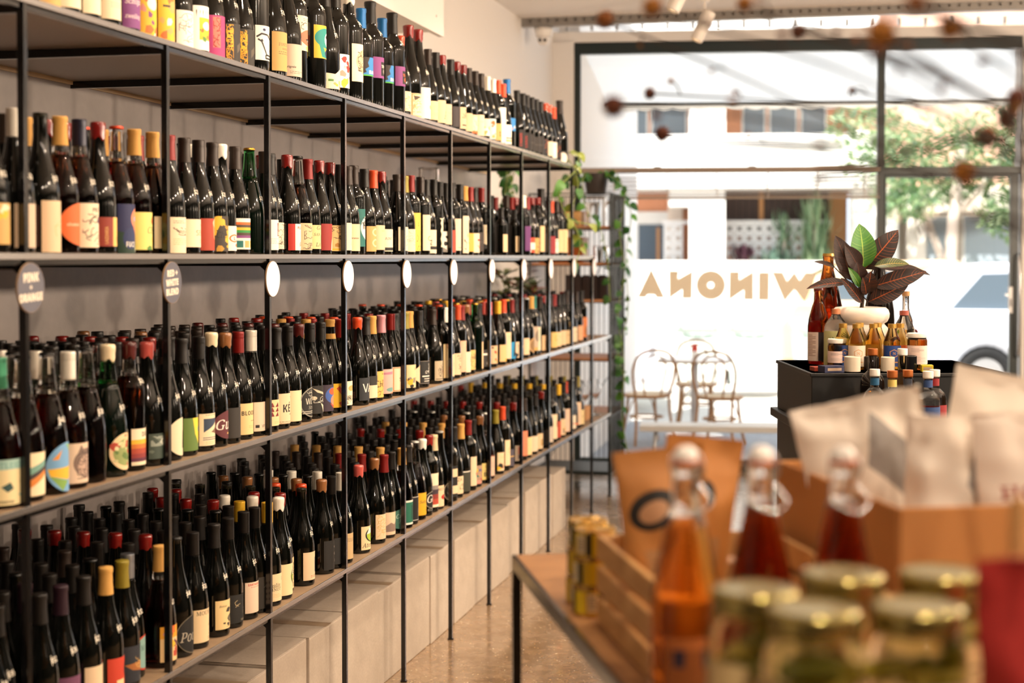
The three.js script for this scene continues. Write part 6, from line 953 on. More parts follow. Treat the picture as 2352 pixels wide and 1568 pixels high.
// ---------------------------------------------------------------- black display stand with spirits and a croton
{
  const S0 = V(1.185 * Math.cos(YAW) - 4.8 * Math.sin(YAW), 0, -1.185 * Math.sin(YAW) - 4.8 * Math.cos(YAW)), turn = YAW;
  const ax = V(Math.cos(turn), 0, -Math.sin(turn)), az = V(Math.sin(turn), 0, Math.cos(turn));
  const P = (x, y, z) => S0.clone().addScaledVector(ax, x).addScaledVector(az, z).setY(y);
  const D = (name, label, cat, x, y, z, group) => thing(name, label, cat, P(x, y, z), turn, group);
  const TOP = 1.17, LOW = 1.0;
  const st = D('display_stand', 'black stepped display stand carrying spirit bottles and a leafy plant', 'stand', 0, 0, 0);
  part('riser', rb(0.62, 0.17, 0.62, 0.004, 0.07, LOW + 0.085, -0.31), M.black, st);
  part('riser_top', rb(0.63, 0.012, 0.63, 0.003, 0.07, TOP - 0.006, -0.31), M.black, st);
  part('lower_step', rb(0.66, 0.03, 1.1, 0.004, 0.07, LOW - 0.015, -0.1), M.black, st);
  part('cabinet', rb(0.62, 0.94, 1.04, 0.004, 0.07, 0.5, -0.1), M.black, st);
  part('kick_plate', bx(0.58, 0.05, 1.0, 0.07, 0.025, -0.1), M.blackGloss, st);

  const amber = new THREE.MeshPhysicalMaterial({ color: 0xffffff, roughness: 0.03, transmission: 1, thickness: 0.05, ior: 1.45, attenuationColor: new THREE.Color(0.62, 0.2, 0.03), attenuationDistance: 0.035 });
  const clear = new THREE.MeshPhysicalMaterial({ color: 0xffffff, roughness: 0.02, transmission: 1, thickness: 0.03, ior: 1.42, attenuationColor: new THREE.Color(0.9, 0.92, 0.93), attenuationDistance: 0.1 });
  const tonic = new THREE.MeshPhysicalMaterial({ color: 0xffffff, roughness: 0.04, transmission: 1, thickness: 0.05, ior: 1.38, attenuationColor: new THREE.Color(0.9, 0.62, 0.16), attenuationDistance: 0.05 });
  const honey = new THREE.MeshPhysicalMaterial({ color: 0xffffff, roughness: 0.03, transmission: 1, thickness: 0.05, ior: 1.4, attenuationColor: new THREE.Color(0.86, 0.45, 0.08), attenuationDistance: 0.05 });
  const gold = mat(0xc39a4c, 0.35, { metalness: 0.8 }), copper = mat(0xc0703a, 0.35, { metalness: 0.7 }), whiteCap = mat(0xe4ded4, 0.4), cork = mat(0xb9895a, 0.7);
  const wrap = (r, y0, y1, m, half = Math.PI) => [lathe([[r, y0], [r, y1]], 40, Math.PI / 2 * 0 - half, half * 2), m];
  const decal = (w, h, fn) => { const c = document.createElement('canvas'); c.width = w; c.height = h; fn(c.getContext('2d'), w, h); const t = new THREE.CanvasTexture(c); t.colorSpace = THREE.SRGBColorSpace; t.magFilter = THREE.LinearFilter; return mat(0xffffff, 0.6, { map: t }); };
  const lines = (g, x, y, n, w, c) => { g.fillStyle = c; for (let i = 0; i < n; i++) g.fillRect(x, y + i * 7, w * (0.6 + 0.4 * Math.abs(Math.sin(i * 2.1))), 2.5); };
  const put = (name, label, cat, x, y, z, list, group) => { const o = D(name, label, cat, x, y, z, group); for (const [n, g, m] of list) part(n, g, m, o); return o; };
  const neckBottle = (r, h, sh, nr) => lathe([[0, 0.003], [r * 0.8, 0.003], [r * 0.86, 0], [r - 0.002, 0.002], [r, 0.008], [r, sh], [r * 0.97, sh + 0.008], [r * 0.82, sh + 0.022], [nr * 1.35, sh + 0.042], [nr, sh + 0.056], [nr, h - 0.004], [nr * 1.06, h], [0, h]], 32);
  const lab = (r, y0, y1, m, half = 1.5) => ['paper_label', lathe([[r + 0.0006, y0], [r + 0.0006, y1]], 32, -half, 2 * half), m];

  // back row on the riser
  put('beer_bottle', 'slim brown bottle at the left end of the black stand', 'bottle', -0.135, TOP, -0.42, [['glass_body', lathe([[0, 0.003], [0.03, 0.003], [0.034, 0], [0.036, 0.006], [0.036, 0.13], [0.033, 0.155], [0.022, 0.195], [0.0155, 0.215], [0.014, 0.245], [0.0155, 0.248], [0.0155, 0.253], [0, 0.253]], 28), amber], ['crown_cap', cyl(0.0155, 0.0165, 0.007, 24, 0, 0.256, 0), mat(0x5a2018, 0.4)], lab(0.036, 0.012, 0.11, decal(128, 128, (g) => { g.fillStyle = '#d9c3b4'; g.fillRect(0, 0, 128, 128); g.fillStyle = '#241a1a'; g.fillRect(56, 0, 22, 128); lines(g, 8, 12, 14, 40, '#8a6a5c'); }))]);
  put('gin_bottle', 'clear rounded bottle with a pale green label and cork, left of the white pot', 'bottle', -0.1, TOP, -0.3, [['glass_body', neckBottle(0.039, 0.176, 0.126, 0.012), clear], ['cork_stopper', cyl(0.0145, 0.0145, 0.017, 20, 0, 0.184, 0), mat(0xb9734a, 0.6)], lab(0.039, 0.004, 0.12, decal(256, 256, (g) => { g.fillStyle = '#b5b27c'; g.fillRect(0, 0, 256, 256); g.strokeStyle = '#3f5638'; g.lineWidth = 5; for (let k = 0; k < 9; k++) { const a = -1.6 + (k - 4) * 0.3; g.beginPath(); g.moveTo(118, 92); g.quadraticCurveTo(118 + 26 * Math.cos(a), 92 + 26 * Math.sin(a), 118 + 52 * Math.cos(a + 0.12 * (k - 4)), 92 + 50 * Math.sin(a)); g.stroke(); } g.fillStyle = '#5a5a34'; g.beginPath(); g.ellipse(116, 118, 17, 34, 0, 0, 7); g.fill(); g.strokeStyle = '#7a7850'; g.lineWidth = 3; g.beginPath(); g.arc(108, 210, 13, 0, 7); g.stroke(); g.fillStyle = '#55532f'; g.font = '18px serif'; g.fillText('N', 101, 217); }), 1.9)]);
  put('champagne_bottle', 'large brown bottle with a small card, behind the white pot on its left', 'bottle', -0.075, TOP, -0.55, [['glass_body', lathe([[0, 0.003], [0.045, 0.003], [0.05, 0], [0.053, 0.006], [0.053, 0.16], [0.05, 0.19], [0.04, 0.24], [0.028, 0.285], [0.02, 0.32], [0.018, 0.36], [0.0195, 0.362], [0.0195, 0.37], [0, 0.37]], 32), amber], ['crown_cap', cyl(0.019, 0.02, 0.009, 24, 0, 0.374, 0), gold], ['price_card', rb(0.055, 0.04, 0.001, 0.0004, 0.03, 0.15, 0.055), M.paper]]);
  put('champagne_bottle', 'large dark brown bottle behind the white pot on its right', 'bottle', 0.105, TOP, -0.55, [['glass_body', lathe([[0, 0.003], [0.045, 0.003], [0.05, 0], [0.053, 0.006], [0.053, 0.15], [0.051, 0.18], [0.044, 0.225], [0.03, 0.275], [0.021, 0.31], [0.018, 0.35], [0.0195, 0.352], [0.0195, 0.36], [0, 0.36]], 32), mat(0x0d0705, 0.08)], ['crown_cap', cyl(0.019, 0.02, 0.009, 24, 0, 0.364, 0), gold]]);
  put('syrup_bottle', 'tall slim bottle of amber liquid with a cork, right end of the black stand', 'bottle', 0.175, TOP, -0.46, [['liquid', lathe([[0, 0.002], [0.024, 0.002], [0.026, 0.006], [0.026, 0.125], [0.023, 0.15], [0.0135, 0.178], [0, 0.178]], 28), honey], ['glass_neck', lathe([[0, 0.1782], [0.0135, 0.1782], [0.0115, 0.19], [0.0115, 0.232], [0, 0.232]], 24), clear], ['cork_stopper', cyl(0.0135, 0.0135, 0.016, 20, 0, 0.24, 0), cork], lab(0.026, 0.012, 0.1, decal(128, 128, (g) => { g.fillStyle = '#d9cdbd'; g.fillRect(0, 0, 128, 128); lines(g, 30, 20, 12, 60, '#9a8a7a'); }))]);
  put('gin_bottle', 'clear round shouldered bottle with a cream fruit label, right of the white pot', 'bottle', 0.128, TOP, -0.3, [['glass_body', neckBottle(0.036, 0.172, 0.118, 0.013), clear], ['cork_stopper', cyl(0.0155, 0.0155, 0.015, 20, 0, 0.179, 0), mat(0x9a4a3a, 0.5)], lab(0.036, 0.045, 0.112, decal(128, 128, (g) => { g.fillStyle = '#cfc0a6'; g.fillRect(0, 0, 128, 128); g.fillStyle = '#c98a34'; g.beginPath(); g.ellipse(66, 74, 17, 30, 0.1, 0, 7); g.fill(); g.fillStyle = '#5c7a3c'; g.beginPath(); g.ellipse(58, 34, 8, 18, -0.3, 0, 7); g.fill(); lines(g, 30, 108, 2, 70, '#7a6a5a'); }), 1.9)]);
  const strap = D('red_strap', 'dark red braided strap hanging at the right end of the black stand', 'strap', 0.2, TOP, -0.47);
  part('strap_loop', tube([V(0.0, 0.115, 0), V(0.012, 0.11, 0.01), V(0.014, 0.09, 0.01), V(0.012, 0.065, 0.012), V(0.002, 0.05, 0.01), V(0.008, 0.02, 0.01), V(0.008, 0.004, 0.012)], 0.0045, 40, 6), mat(0x5a1414, 0.8), strap); part('strap_clip', rb(0.012, 0.012, 0.008, 0.002, 0, 0.116, 0), M.galv, strap);

  // white two tiered pot and croton
  const potM = mat(0xd8ccc0, 0.7);
  const pot = D('potted_plant', 'dark leaved croton in a white two tiered round pot on the black stand', 'plant', -0.004, TOP, -0.36);
  part('pot', lathe([[0, 0], [0.07, 0], [0.082, 0.01], [0.09, 0.035], [0.09, 0.09], [0.094, 0.11], [0.09, 0.128], [0.08, 0.138], [0.078, 0.142], [0.088, 0.148], [0.095, 0.162], [0.096, 0.175], [0.092, 0.188], [0.083, 0.196], [0.072, 0.197], [0.07, 0.19], [0.07, 0.17], [0, 0.17]], 48), potM, pot);
  part('soil', cyl(0.069, 0.069, 0.006, 28, 0, 0.174, 0), mat(0x2a1d14, 0.95), pot);
  const vein = (base, rib, dark) => { const c = document.createElement('canvas'); c.width = 128; c.height = 256; const g = c.getContext('2d'), r = rng(dark); g.fillStyle = base; g.fillRect(0, 0, 128, 256); g.strokeStyle = rib; g.lineWidth = 5; g.beginPath(); g.moveTo(64, 0); g.lineTo(64, 256); g.stroke(); g.lineWidth = 2; for (let i = 0; i < 15; i++) { const y = 250 - i * 17; for (const s of [-1, 1]) { if (r() < 0.25) continue; g.globalAlpha = 0.35 + 0.5 * r(); g.beginPath(); g.moveTo(64, y); g.quadraticCurveTo(64 + s * 34, y - 12, 64 + s * 60, y - 34); g.stroke(); } } g.globalAlpha = 1; const t = new THREE.CanvasTexture(c); t.colorSpace = THREE.SRGBColorSpace; t.magFilter = THREE.LinearFilter; return t; };
  const lm = { d: new THREE.MeshPhysicalMaterial({ map: vein('#241612', '#a8501c', 3), roughness: 0.5, specularIntensity: 0.5, transmission: 0.12, thickness: 0 }), v: new THREE.MeshPhysicalMaterial({ map: vein('#2c1c18', '#5c3626', 5), roughness: 0.5, specularIntensity: 0.5, transmission: 0.12, thickness: 0 }), g: new THREE.MeshPhysicalMaterial({ map: vein('#3f7a22', '#a9c04a', 4), roughness: 0.45, transmission: 0.4, thickness: 0 }), y: new THREE.MeshPhysicalMaterial({ map: vein('#3a4a1c', '#d9b45c', 6), roughness: 0.45, transmission: 0.3, thickness: 0 }) };
  const LX = (px) => (px - 2037) / 680, LY = (py) => 0.197 + (702 - py) / 680;
  part('stem', tube([V(0, 0.17, 0), V(0.006, 0.22, 0), V(0.0, 0.3, 0)], 0.007, 16, 8), mat(0x3a2a1c, 0.8), pot);
  for (const [bx0, by0, tx, ty, w, m, lobe, dz, face] of [
    [2043, 612, 2037, 518, 62, 'g', 0.0, 0.0, 1], [2048, 614, 2120, 530, 58, 'd', 0, -0.01, 1], [2014, 640, 1984, 544, 52, 'v', 0, 0.01, 1], [2030, 615, 2002, 565, 40, 'v', 0, 0.02, 1], [2024, 612, 2060, 560, 34, 'd', 0, -0.03, 1],
    [2002, 646, 1914, 642, 26, 'd', 0, 0.03, 0], [2078, 612, 2192, 606, 26, 'v', 0, -0.01, 0], [2062, 654, 2176, 618, 42, 'd', 0, 0.03, 1], [2052, 690, 2138, 646, 44, 'd', 0, 0.02, 1], [2064, 608, 2130, 590, 28, 'y', 0, 0.03, 0], [1978, 612, 1936, 590, 14, 'v', 0, 0, 0], [2034, 692, 1992, 638, 26, 'd', 0, 0.04, 1], [2030, 650, 2024, 606, 40, 'v', 0, 0.03, 1], [2046, 668, 2052, 628, 40, 'd', 0, 0.03, 1], [2030, 656, 2006, 616, 20, 'g', 0, 0.04, 1], [2042, 672, 2034, 640, 26, 'd', 0, 0.05, 1]]) {
    const b = V(LX(bx0), LY(by0), dz), t = V(LX(tx), LY(ty), dz + 0.04), d = t.clone().sub(b), l = part('leaf', leafGeo(d.length() * 1.06, w / 680, 0.3, face ? 0.22 : 0.35, 0.82, lobe, 10), lm[m], pot, b.x, b.y, b.z); aim(l, d, V(0.1, face ? 0.15 : 0.8, 1));
    part('leaf_stalk', bar(V(0, 0.24, 0), b, 0.0022, 6), lm.v, pot);
  }
  // little mixer bottles with gold caps
  const mixGlass = neckBottle(0.028, 0.138, 0.082, 0.011), mixCap = cyl(0.0135, 0.0135, 0.014, 20, 0, 0.141, 0);
  const hexLab = (bg, fg) => decal(128, 128, (g) => { g.fillStyle = bg; g.fillRect(0, 0, 128, 128); g.strokeStyle = fg; g.lineWidth = 4; g.beginPath(); for (let k = 0; k < 7; k++) { const a = k * Math.PI / 3 + 0.52; g[k ? 'lineTo' : 'moveTo'](64 + 24 * Math.cos(a), 48 + 24 * Math.sin(a)); } g.stroke(); g.font = 'bold 22px serif'; g.fillStyle = fg; g.fillText('N', 56, 56); g.fillRect(38, 98, 52, 7); });
  [['blue label mixer bottle at the left of the gold capped row', -0.098, -0.2, hexLab('#173a7a', '#c9884a')], ['pale label mixer bottle, second in the gold capped row', -0.06, -0.17, hexLab('#d9c9b4', '#c9986a')], ['mixer bottle of yellow tonic turned with no label showing', -0.003, -0.18, null], ['blue label mixer bottle right of the yellow tonic', 0.056, -0.17, hexLab('#173a7a', '#c9884a')], ['orange label mixer bottle at the right of the gold capped row', 0.09, -0.2, hexLab('#c9602c', '#c9602c')], ['mixer bottle behind, between the pale label and yellow tonic', -0.032, -0.25, hexLab('#d9c9b4', '#c9986a')], ['mixer bottle behind, between the yellow tonic and blue label', 0.028, -0.25, hexLab('#d9c9b4', '#c9986a')]].forEach(([l, x, z, m]) => put('mixer_bottle', l, 'bottle', x, TOP, z, [['glass_body', mixGlass, tonic], ['screw_cap', mixCap, gold], ...(m ? [lab(0.028, 0.01, 0.078, m, 1.4)] : [])], 'gold capped mixer bottles'));
  // jars, canisters and boxes
  const preserve = new THREE.MeshPhysicalMaterial({ color: 0xffffff, roughness: 0.05, transmission: 1, thickness: 0.05, ior: 1.4, attenuationColor: new THREE.Color(0.6, 0.34, 0.14), attenuationDistance: 0.03 });
  const pinkLab = decal(128, 128, (g) => { g.fillStyle = '#d9bfb4'; g.fillRect(0, 0, 128, 128); lines(g, 26, 20, 4, 60, '#8a7a74'); lines(g, 26, 76, 5, 70, '#a9968e'); });
  const jar = (l, x, z, r, h) => put('preserve_jar', l, 'jar', x, TOP, z, [['glass_body', lathe([[0, 0.002], [r - 0.003, 0.002], [r, 0.006], [r, h - 0.014], [r - 0.004, h - 0.004], [0, h - 0.004]], 28), preserve], ['lid', lathe([[0, h + 0.01], [r - 0.002, h + 0.01], [r, h + 0.008], [r, h - 0.004], [r - 0.003, h - 0.005], [0, h - 0.005]], 28), whiteCap], lab(r, 0.02, h - 0.03, pinkLab, 1.5)]);
  jar('small preserve jar with pale label and white lid, left of the mixer bottles', -0.118, -0.2, 0.03, 0.088);
  jar('tall preserve jar of sliced fruit with white lid, right of the mixer bottles', 0.13, -0.14, 0.032, 0.11);
  const can = (l, x, z, r, h, m) => put('candle_tin', l, 'canister', x, TOP, z, [['tin_body', lathe([[0, 0], [r - 0.001, 0], [r, 0.001], [r, h - 0.002], [r - 0.001, h], [r - 0.004, h], [r - 0.004, h - 0.006], [0, h - 0.006]], 32), m], ['wax', cyl(r - 0.0045, r - 0.0045, 0.002, 24, 0, h - 0.004, 0), M.paper]]);
  can('cream round candle tin in front of the pale label mixer', -0.096, -0.07, 0.026, 0.048, mat(0xcdbfa9, 0.7)); can('black round candle tin in the middle of the stand', -0.028, -0.1, 0.024, 0.046, M.blackGloss); can('cream round candle tin right of the middle black one', 0.02, -0.08, 0.022, 0.046, mat(0xcdbfa9, 0.7)); can('larger black round candle tin in front of the blue mixer', 0.083, -0.08, 0.03, 0.05, M.blackGloss);
  const pack = (l, x, y, z, w, h, d, c, t) => { const o = put('small_box', l, 'box', x, y, z, [['box_body', rb(w, h, d, 0.0012, 0, h / 2, 0), mat(c, 0.5)], ['box_print', bx(w * 0.7, h * 0.4, 0.0006, 0, h / 2, d / 2 + 0.0002), mat(0xa9907a, 0.6)]]); o.rotation.y += t; };
  pack('flat red box lying at the left edge of the black stand', -0.178, TOP, -0.1, 0.085, 0.014, 0.05, 0x8a2f1c, 0.1); pack('flat navy box lying across the red box on the stand', -0.172, TOP + 0.0, -0.03, 0.07, 0.022, 0.045, 0x1c2144, 0.3); pack('small yellow box at the right front of the stand', 0.14, TOP, -0.06, 0.036, 0.022, 0.03, 0xc9b020, -0.1);
  // spirits on the lower step
  const spirit = (l, x, z, h, r, capM, band, glass) => put('spirit_bottle', l, 'bottle', x, LOW, z, [['glass_body', lathe([[0, 0.003], [r * 0.8, 0.003], [r * 0.88, 0], [r, 0.006], [r, h * 0.56], [r * 0.97, h * 0.61], [r * 0.82, h * 0.67], [r * 0.5, h * 0.72], [0.0125, h * 0.745], [0.0125, h - 0.02], [0, h - 0.02]], 32), glass], ['stopper', lathe([[0, h - 0.022], [0.0145, h - 0.022], [0.0152, h - 0.018], [0.0152, h - 0.001], [0.0145, h], [0, h]], 24), capM], ...(band ? [['neck_label', lathe([[0.0131, h * 0.77], [0.0131, h - 0.026]], 24), mat(band, 0.5)], ['paper_label', lathe([[r + 0.0006, h * 0.12], [r + 0.0006, h * 0.5]], 32, -1.2, 2.4), mat(band, 0.6)]] : [])]);
  const darkSpirit = mat(0x120d0b, 0.06);
  spirit('dark round shouldered spirit bottle with a copper stopper, back of the lower step', -0.076, 0.12, 0.255, 0.037, copper, null, darkSpirit);
  spirit('amber round shouldered spirit bottle with a white stopper and chalk price', 0.016, 0.12, 0.255, 0.036, whiteCap, null, honey);
  [['clear spirit bottle, white stopper and blue neck band, leftmost in front', -0.112, 0.3, whiteCap, 0x1f5a80], ['clear spirit bottle, copper stopper and yellow neck band', -0.075, 0.36, copper, 0xc9b060], ['clear spirit bottle, copper stopper and grey neck band, in the middle', -0.022, 0.33, copper, 0x3a3f4c], ['clear spirit bottle, white stopper and navy neck band', 0.024, 0.38, whiteCap, 0x2a4474], ['clear spirit bottle, white stopper and red neck band, rightmost in front', 0.06, 0.32, whiteCap, 0x8a1c20]].forEach(([l, x, z, c, b]) => spirit(l, x, z, 0.205, 0.034, c, b, clear));
}

// ---------------------------------------------------------------- the near table with groceries, out of focus
{
  const Q = V(-0.634, 1.0, -2.665), turn = 0.394, ax = V(Math.cos(turn), 0, -Math.sin(turn)), az = V(Math.sin(turn), 0, Math.cos(turn));
  const P = (x, y, z) => Q.clone().addScaledVector(ax, x).addScaledVector(az, z).setY(1 + y);
  const D = (name, label, cat, x, y, z, t = 0, group) => thing(name, label, cat, P(x, y, z), turn + t, group);
  const LEN = 2.05, WID = 0.95;
  const tb = D('display_table', 'tall wooden topped display table on thin black steel legs', 'table', 0, -1, 0);
  part('table_top', rb(WID - 0.012, 0.02, LEN - 0.012, 0.003, WID / 2, 0.99, LEN / 2), M.wood, tb);
  for (const [x0, x1, z0, z1] of [[0, 0.012, 0, LEN], [WID - 0.012, WID, 0, LEN], [0, WID, 0, 0.012], [0, WID, LEN - 0.012, LEN]]) part('steel_edge', rb(x1 - x0, 0.026, z1 - z0, 0.002, (x0 + x1) / 2, 0.986, (z0 + z1) / 2), M.steel, tb);
  for (const x of [0.008, WID - 0.008]) for (const z of [0.008, LEN - 0.008]) part('leg', rb(0.016, 0.975, 0.016, 0.002, x, 0.4875, z), M.steel, tb);
  for (const x of [0.008, WID - 0.008]) part('stretcher', rb(0.014, 0.014, LEN - 0.03, 0.002, x, 0.12, LEN / 2), M.steel, tb);
  const decal = (w, h, fn, o = {}) => { const c = document.createElement('canvas'); c.width = w; c.height = h; fn(c.getContext('2d'), w, h); const t = new THREE.CanvasTexture(c); t.colorSpace = THREE.SRGBColorSpace; t.magFilter = THREE.LinearFilter; return mat(0xffffff, 0.6, { map: t, ...o }); };

  // tins
  const tinM = mat(0xd9b060, 0.25, { metalness: 0.9 }), tinLab = decal(512, 64, (g) => { g.fillStyle = '#d8b818'; g.fillRect(0, 0, 512, 64); for (let k = 0; k < 4; k++) { g.fillStyle = '#f0e6cc'; g.fillRect(k * 128 + 30, 6, 40, 52); g.fillStyle = '#16140f'; g.fillRect(k * 128 + 74, 0, 26, 64); g.fillStyle = '#5a4a20'; for (let i = 0; i < 5; i++) g.fillRect(k * 128 + 36, 14 + i * 8, 26, 3); } }, { roughness: 0.3 });
  const tin = new THREE.Group(), tr = 0.0305, th = 0.043;
  part('tin_body', lathe([[0, 0.002], [tr - 0.002, 0.002], [tr, 0], [tr + 0.0008, 0.001], [tr, 0.003], [tr, th - 0.003], [tr + 0.0008, th - 0.001], [tr, th], [tr - 0.002, th - 0.003], [0, th - 0.003]], 40), tinM, tin);
  part('paper_label', lathe([[tr + 0.0005, 0.005], [tr + 0.0005, th - 0.005]], 40), tinLab, tin);
  part('pull_ring', new THREE.TorusGeometry(0.009, 0.0014, 8, 24).rotateX(Math.PI / 2), tinM, tin, 0.008, th - 0.001, 0);
  const nth = ['bottom', 'middle', 'top'];
  [[0.05, 0.47, 'front'], [0.055, 0.395, 'rear']].forEach(([x, z, w]) => { for (let i = 0; i < 3; i++) { const o = tin.clone(); o.name = numbered('food_tin'); o.position.copy(P(x + (i - 1) * 0.002, i * th, z)); o.rotation.y = turn + 2.3 + i * 0.4 + (w === 'rear' ? 1 : 0); scene.add(o); tag(o, `small yellow labelled food tin, ${nth[i]} of the ${w} stack at the table edge`, 'tin', 'stacked food tins'); } });

  // slatted crate with pouches
  const cr = D('wooden_crate', 'pale slatted wooden crate along the left edge of the near table', 'crate', 0.04, 0, 0.53), cw = 0.27, cl = 0.45, sl = 0.036;
  part('crate_floor', rb(cw - 0.02, 0.01, cl - 0.02, 0.002, cw / 2, 0.008, cl / 2), M.pale, cr);
  for (let i = 0; i < 3; i++) { const y = 0.02 + i * 0.046; for (const x of [0.005, cw - 0.005]) part('slat', rb(0.009, sl, cl, 0.002, x, y, cl / 2), M.pale, cr); for (const z of [0.005, cl - 0.005]) part('slat', rb(cw - 0.02, sl, 0.009, 0.002, cw / 2, y, z), M.pale, cr); }
  for (const x of [0.018, cw - 0.018]) for (const z of [0.018, cl - 0.018]) part('corner_post', rb(0.016, 0.13, 0.016, 0.002, x, 0.065, z), M.pale, cr);
  const pouchGeo = (w, h, d, seed, flatTop = 0.12, wob = 0.004) => {     // a stand-up pouch or pillow bag: two skins closed along the sides, flat seal on top
    const n = 14, m = 18, pos = [], uv = [], idx = [], q = (x, y) => noise.noise(x * 24, y * 24, seed) * wob;
    for (const s of [1, -1]) { const o = pos.length / 3; for (let j = 0; j <= m; j++) for (let i = 0; i <= n; i++) { const u = i / n, v = j / m, x = (u - 0.5) * w * (1 - 0.05 * Math.sin(Math.PI * v)), y = v * h, swell = Math.pow(Math.sin(Math.PI * u), 0.6) * (v > 1 - flatTop ? 0.02 : Math.pow(Math.cos(Math.PI / 2 * v / (1 - flatTop) * 0.98), 0.6)) * d / 2; pos.push(x, y + q(x, s) * 0.4, s * (swell + 0.0012) + q(x + s, y)); uv.push(s > 0 ? u * 0.5 : 0.5 + (1 - u) * 0.5, v); }
      for (let j = 0; j < m; j++) for (let i = 0; i < n; i++) { const a = o + j * (n + 1) + i, b = a + n + 1; s > 0 ? idx.push(a, a + 1, b, b, a + 1, b + 1) : idx.push(a, b, a + 1, b, b + 1, a + 1); } }
    const k = (n + 1) * (m + 1); for (let j = 0; j < m; j++) for (const i of [0, n]) { const a = j * (n + 1) + i, b = a + n + 1; idx.push(a, b, a + k, b, b + k, a + k); } for (const j of [0, m]) for (let i = 0; i < n; i++) { const a = j * (n + 1) + i; idx.push(a, a + k, a + 1, a + 1, a + k, a + k + 1); }
    const g = new THREE.BufferGeometry(); g.setAttribute('position', new THREE.Float32BufferAttribute(pos, 3)); g.setAttribute('uv', new THREE.Float32BufferAttribute(uv, 2)); g.setIndex(idx); g.computeVertexNormals(); return g;
  };
  const kraft = decal(512, 512, (g) => { g.fillStyle = '#b87a3c'; g.fillRect(0, 0, 512, 512); g.save(); g.translate(96, 165); g.rotate(-0.35); g.fillStyle = '#15110e'; g.beginPath(); g.ellipse(0, 0, 74, 52, 0, 0, 7); g.fill(); g.fillStyle = '#b98a64'; g.beginPath(); g.ellipse(0, 4, 46, 28, 0, 0, 7); g.fill(); g.restore(); g.fillStyle = '#a87a4c'; g.fillRect(60, 270, 140, 200); g.fillStyle = '#3a2a1c'; for (let i = 0; i < 9; i++) g.fillRect(80, 300 + i * 14, 90 - (i % 3) * 14, 4); });
  const pouch = (label, x, y, z, t, tilt, w, h, d, m, seed, name = 'snack_pouch', cat = 'pouch') => { const o = D(name, label, cat, x, y, z, t); const b = part('pouch_body', pouchGeo(w, h, d, seed), m, o); b.rotation.set(tilt[0], 0, tilt[1]); const s = part('heat_seal', bx(w * 0.96, 0.006, 0.002, 0, h - 0.03, 0), m, b); return o; };
  pouch('kraft brown pouch with a black oval badge leaning in the slatted crate', 0.115, 0.02, 0.7, -0.2, [-0.1, 0.1], 0.125, 0.255, 0.07, kraft, 1);
  pouch('second kraft brown pouch standing at the back of the slatted crate', 0.15, 0.02, 0.6, 0.1, [0.05, -0.12], 0.12, 0.262, 0.07, kraft, 2);

  // swing top bottles of brown syrup
  const amberG = new THREE.MeshPhysicalMaterial({ color: 0xffffff, roughness: 0.02, transmission: 1, thickness: 0.06, ior: 1.4, attenuationColor: new THREE.Color(0.86, 0.46, 0.12), attenuationDistance: 0.05 });
  const deepG = new THREE.MeshPhysicalMaterial({ color: 0xffffff, roughness: 0.02, transmission: 1, thickness: 0.06, ior: 1.4, attenuationColor: new THREE.Color(0.5, 0.16, 0.04), attenuationDistance: 0.03 });
  const clearG = new THREE.MeshPhysicalMaterial({ color: 0xffffff, roughness: 0.02, transmission: 1, thickness: 0.03, ior: 1.45, attenuationColor: new THREE.Color(0.92, 0.92, 0.9), attenuationDistance: 0.1 });
  const band = decal(256, 128, (g) => { g.fillStyle = '#8a4a18'; g.fillRect(0, 0, 256, 128); g.fillStyle = '#b0622a'; g.fillRect(0, 0, 256, 20); g.fillStyle = '#3a2414'; g.fillRect(0, 100, 256, 28); g.fillStyle = '#2c2030'; g.fillRect(30, 20, 36, 30); g.fillRect(120, 20, 36, 30); });
  const swing = (label, x, z, liquid, fill, withLabel) => {
    const o = D('swing_top_bottle', label, 'bottle', x, 0, z, 0.3);
    const f = fill, rr = (y) => (y < 0.145 ? 0.0395 : y < 0.27 ? 0.0395 - 0.025 * Math.pow((y - 0.145) / 0.125, 1.15) : 0.0145), ring = (a, b, k) => Array.from({ length: k + 1 }, (_, i) => { const y = a + (b - a) * i / k; return [rr(y), y]; });
    part('liquid', lathe([[0, 0.003], [0.033, 0.003], [0.0375, 0.001], [0.0395, 0.006], ...ring(0.008, f, 16), [0, f]], 36), liquid, o);
    part('glass_neck', lathe([[0, f + 0.0002], ...ring(f + 0.0002, 0.292, 14), [0.0165, 0.293], [0.0165, 0.302], [0.0135, 0.304], [0, 0.304]], 32), clearG, o);
    part('ceramic_stopper', lathe([[0, 0.305], [0.012, 0.305], [0.0135, 0.309], [0.0125, 0.318], [0.007, 0.323], [0, 0.324]], 24), mat(0xf0ece6, 0.15), o);
    part('rubber_ring', new THREE.TorusGeometry(0.0125, 0.003, 8, 24).rotateX(Math.PI / 2), mat(0xb0502c, 0.6), o, 0, 0.305, 0);
    for (const s of [-1, 1]) part('wire_bail', tube([V(s * 0.017, 0.28, 0), V(s * 0.021, 0.295, 0.004), V(s * 0.019, 0.312, 0), V(s * 0.008, 0.317, 0)], 0.0014, 20, 6), M.chrome, o);
    part('wire_lever', tube([V(0.017, 0.28, 0), V(0.024, 0.262, 0.016), V(0, 0.252, 0.026), V(-0.024, 0.262, 0.016), V(-0.017, 0.28, 0)], 0.0014, 30, 6), M.chrome, o);
    if (withLabel) part('paper_label', lathe([[0.0401, 0.03], [0.0401, 0.115]], 36, -1.2, 2.4), band, o);
    return o;
  };
  swing('clear swing top bottle of amber syrup, foremost of three beside the crate', 0.03, 1.045, amberG, 0.245, true);
  swing('clear swing top bottle of dark syrup, middle of three behind the jars', 0.114, 1.058, deepG, 0.262, false);
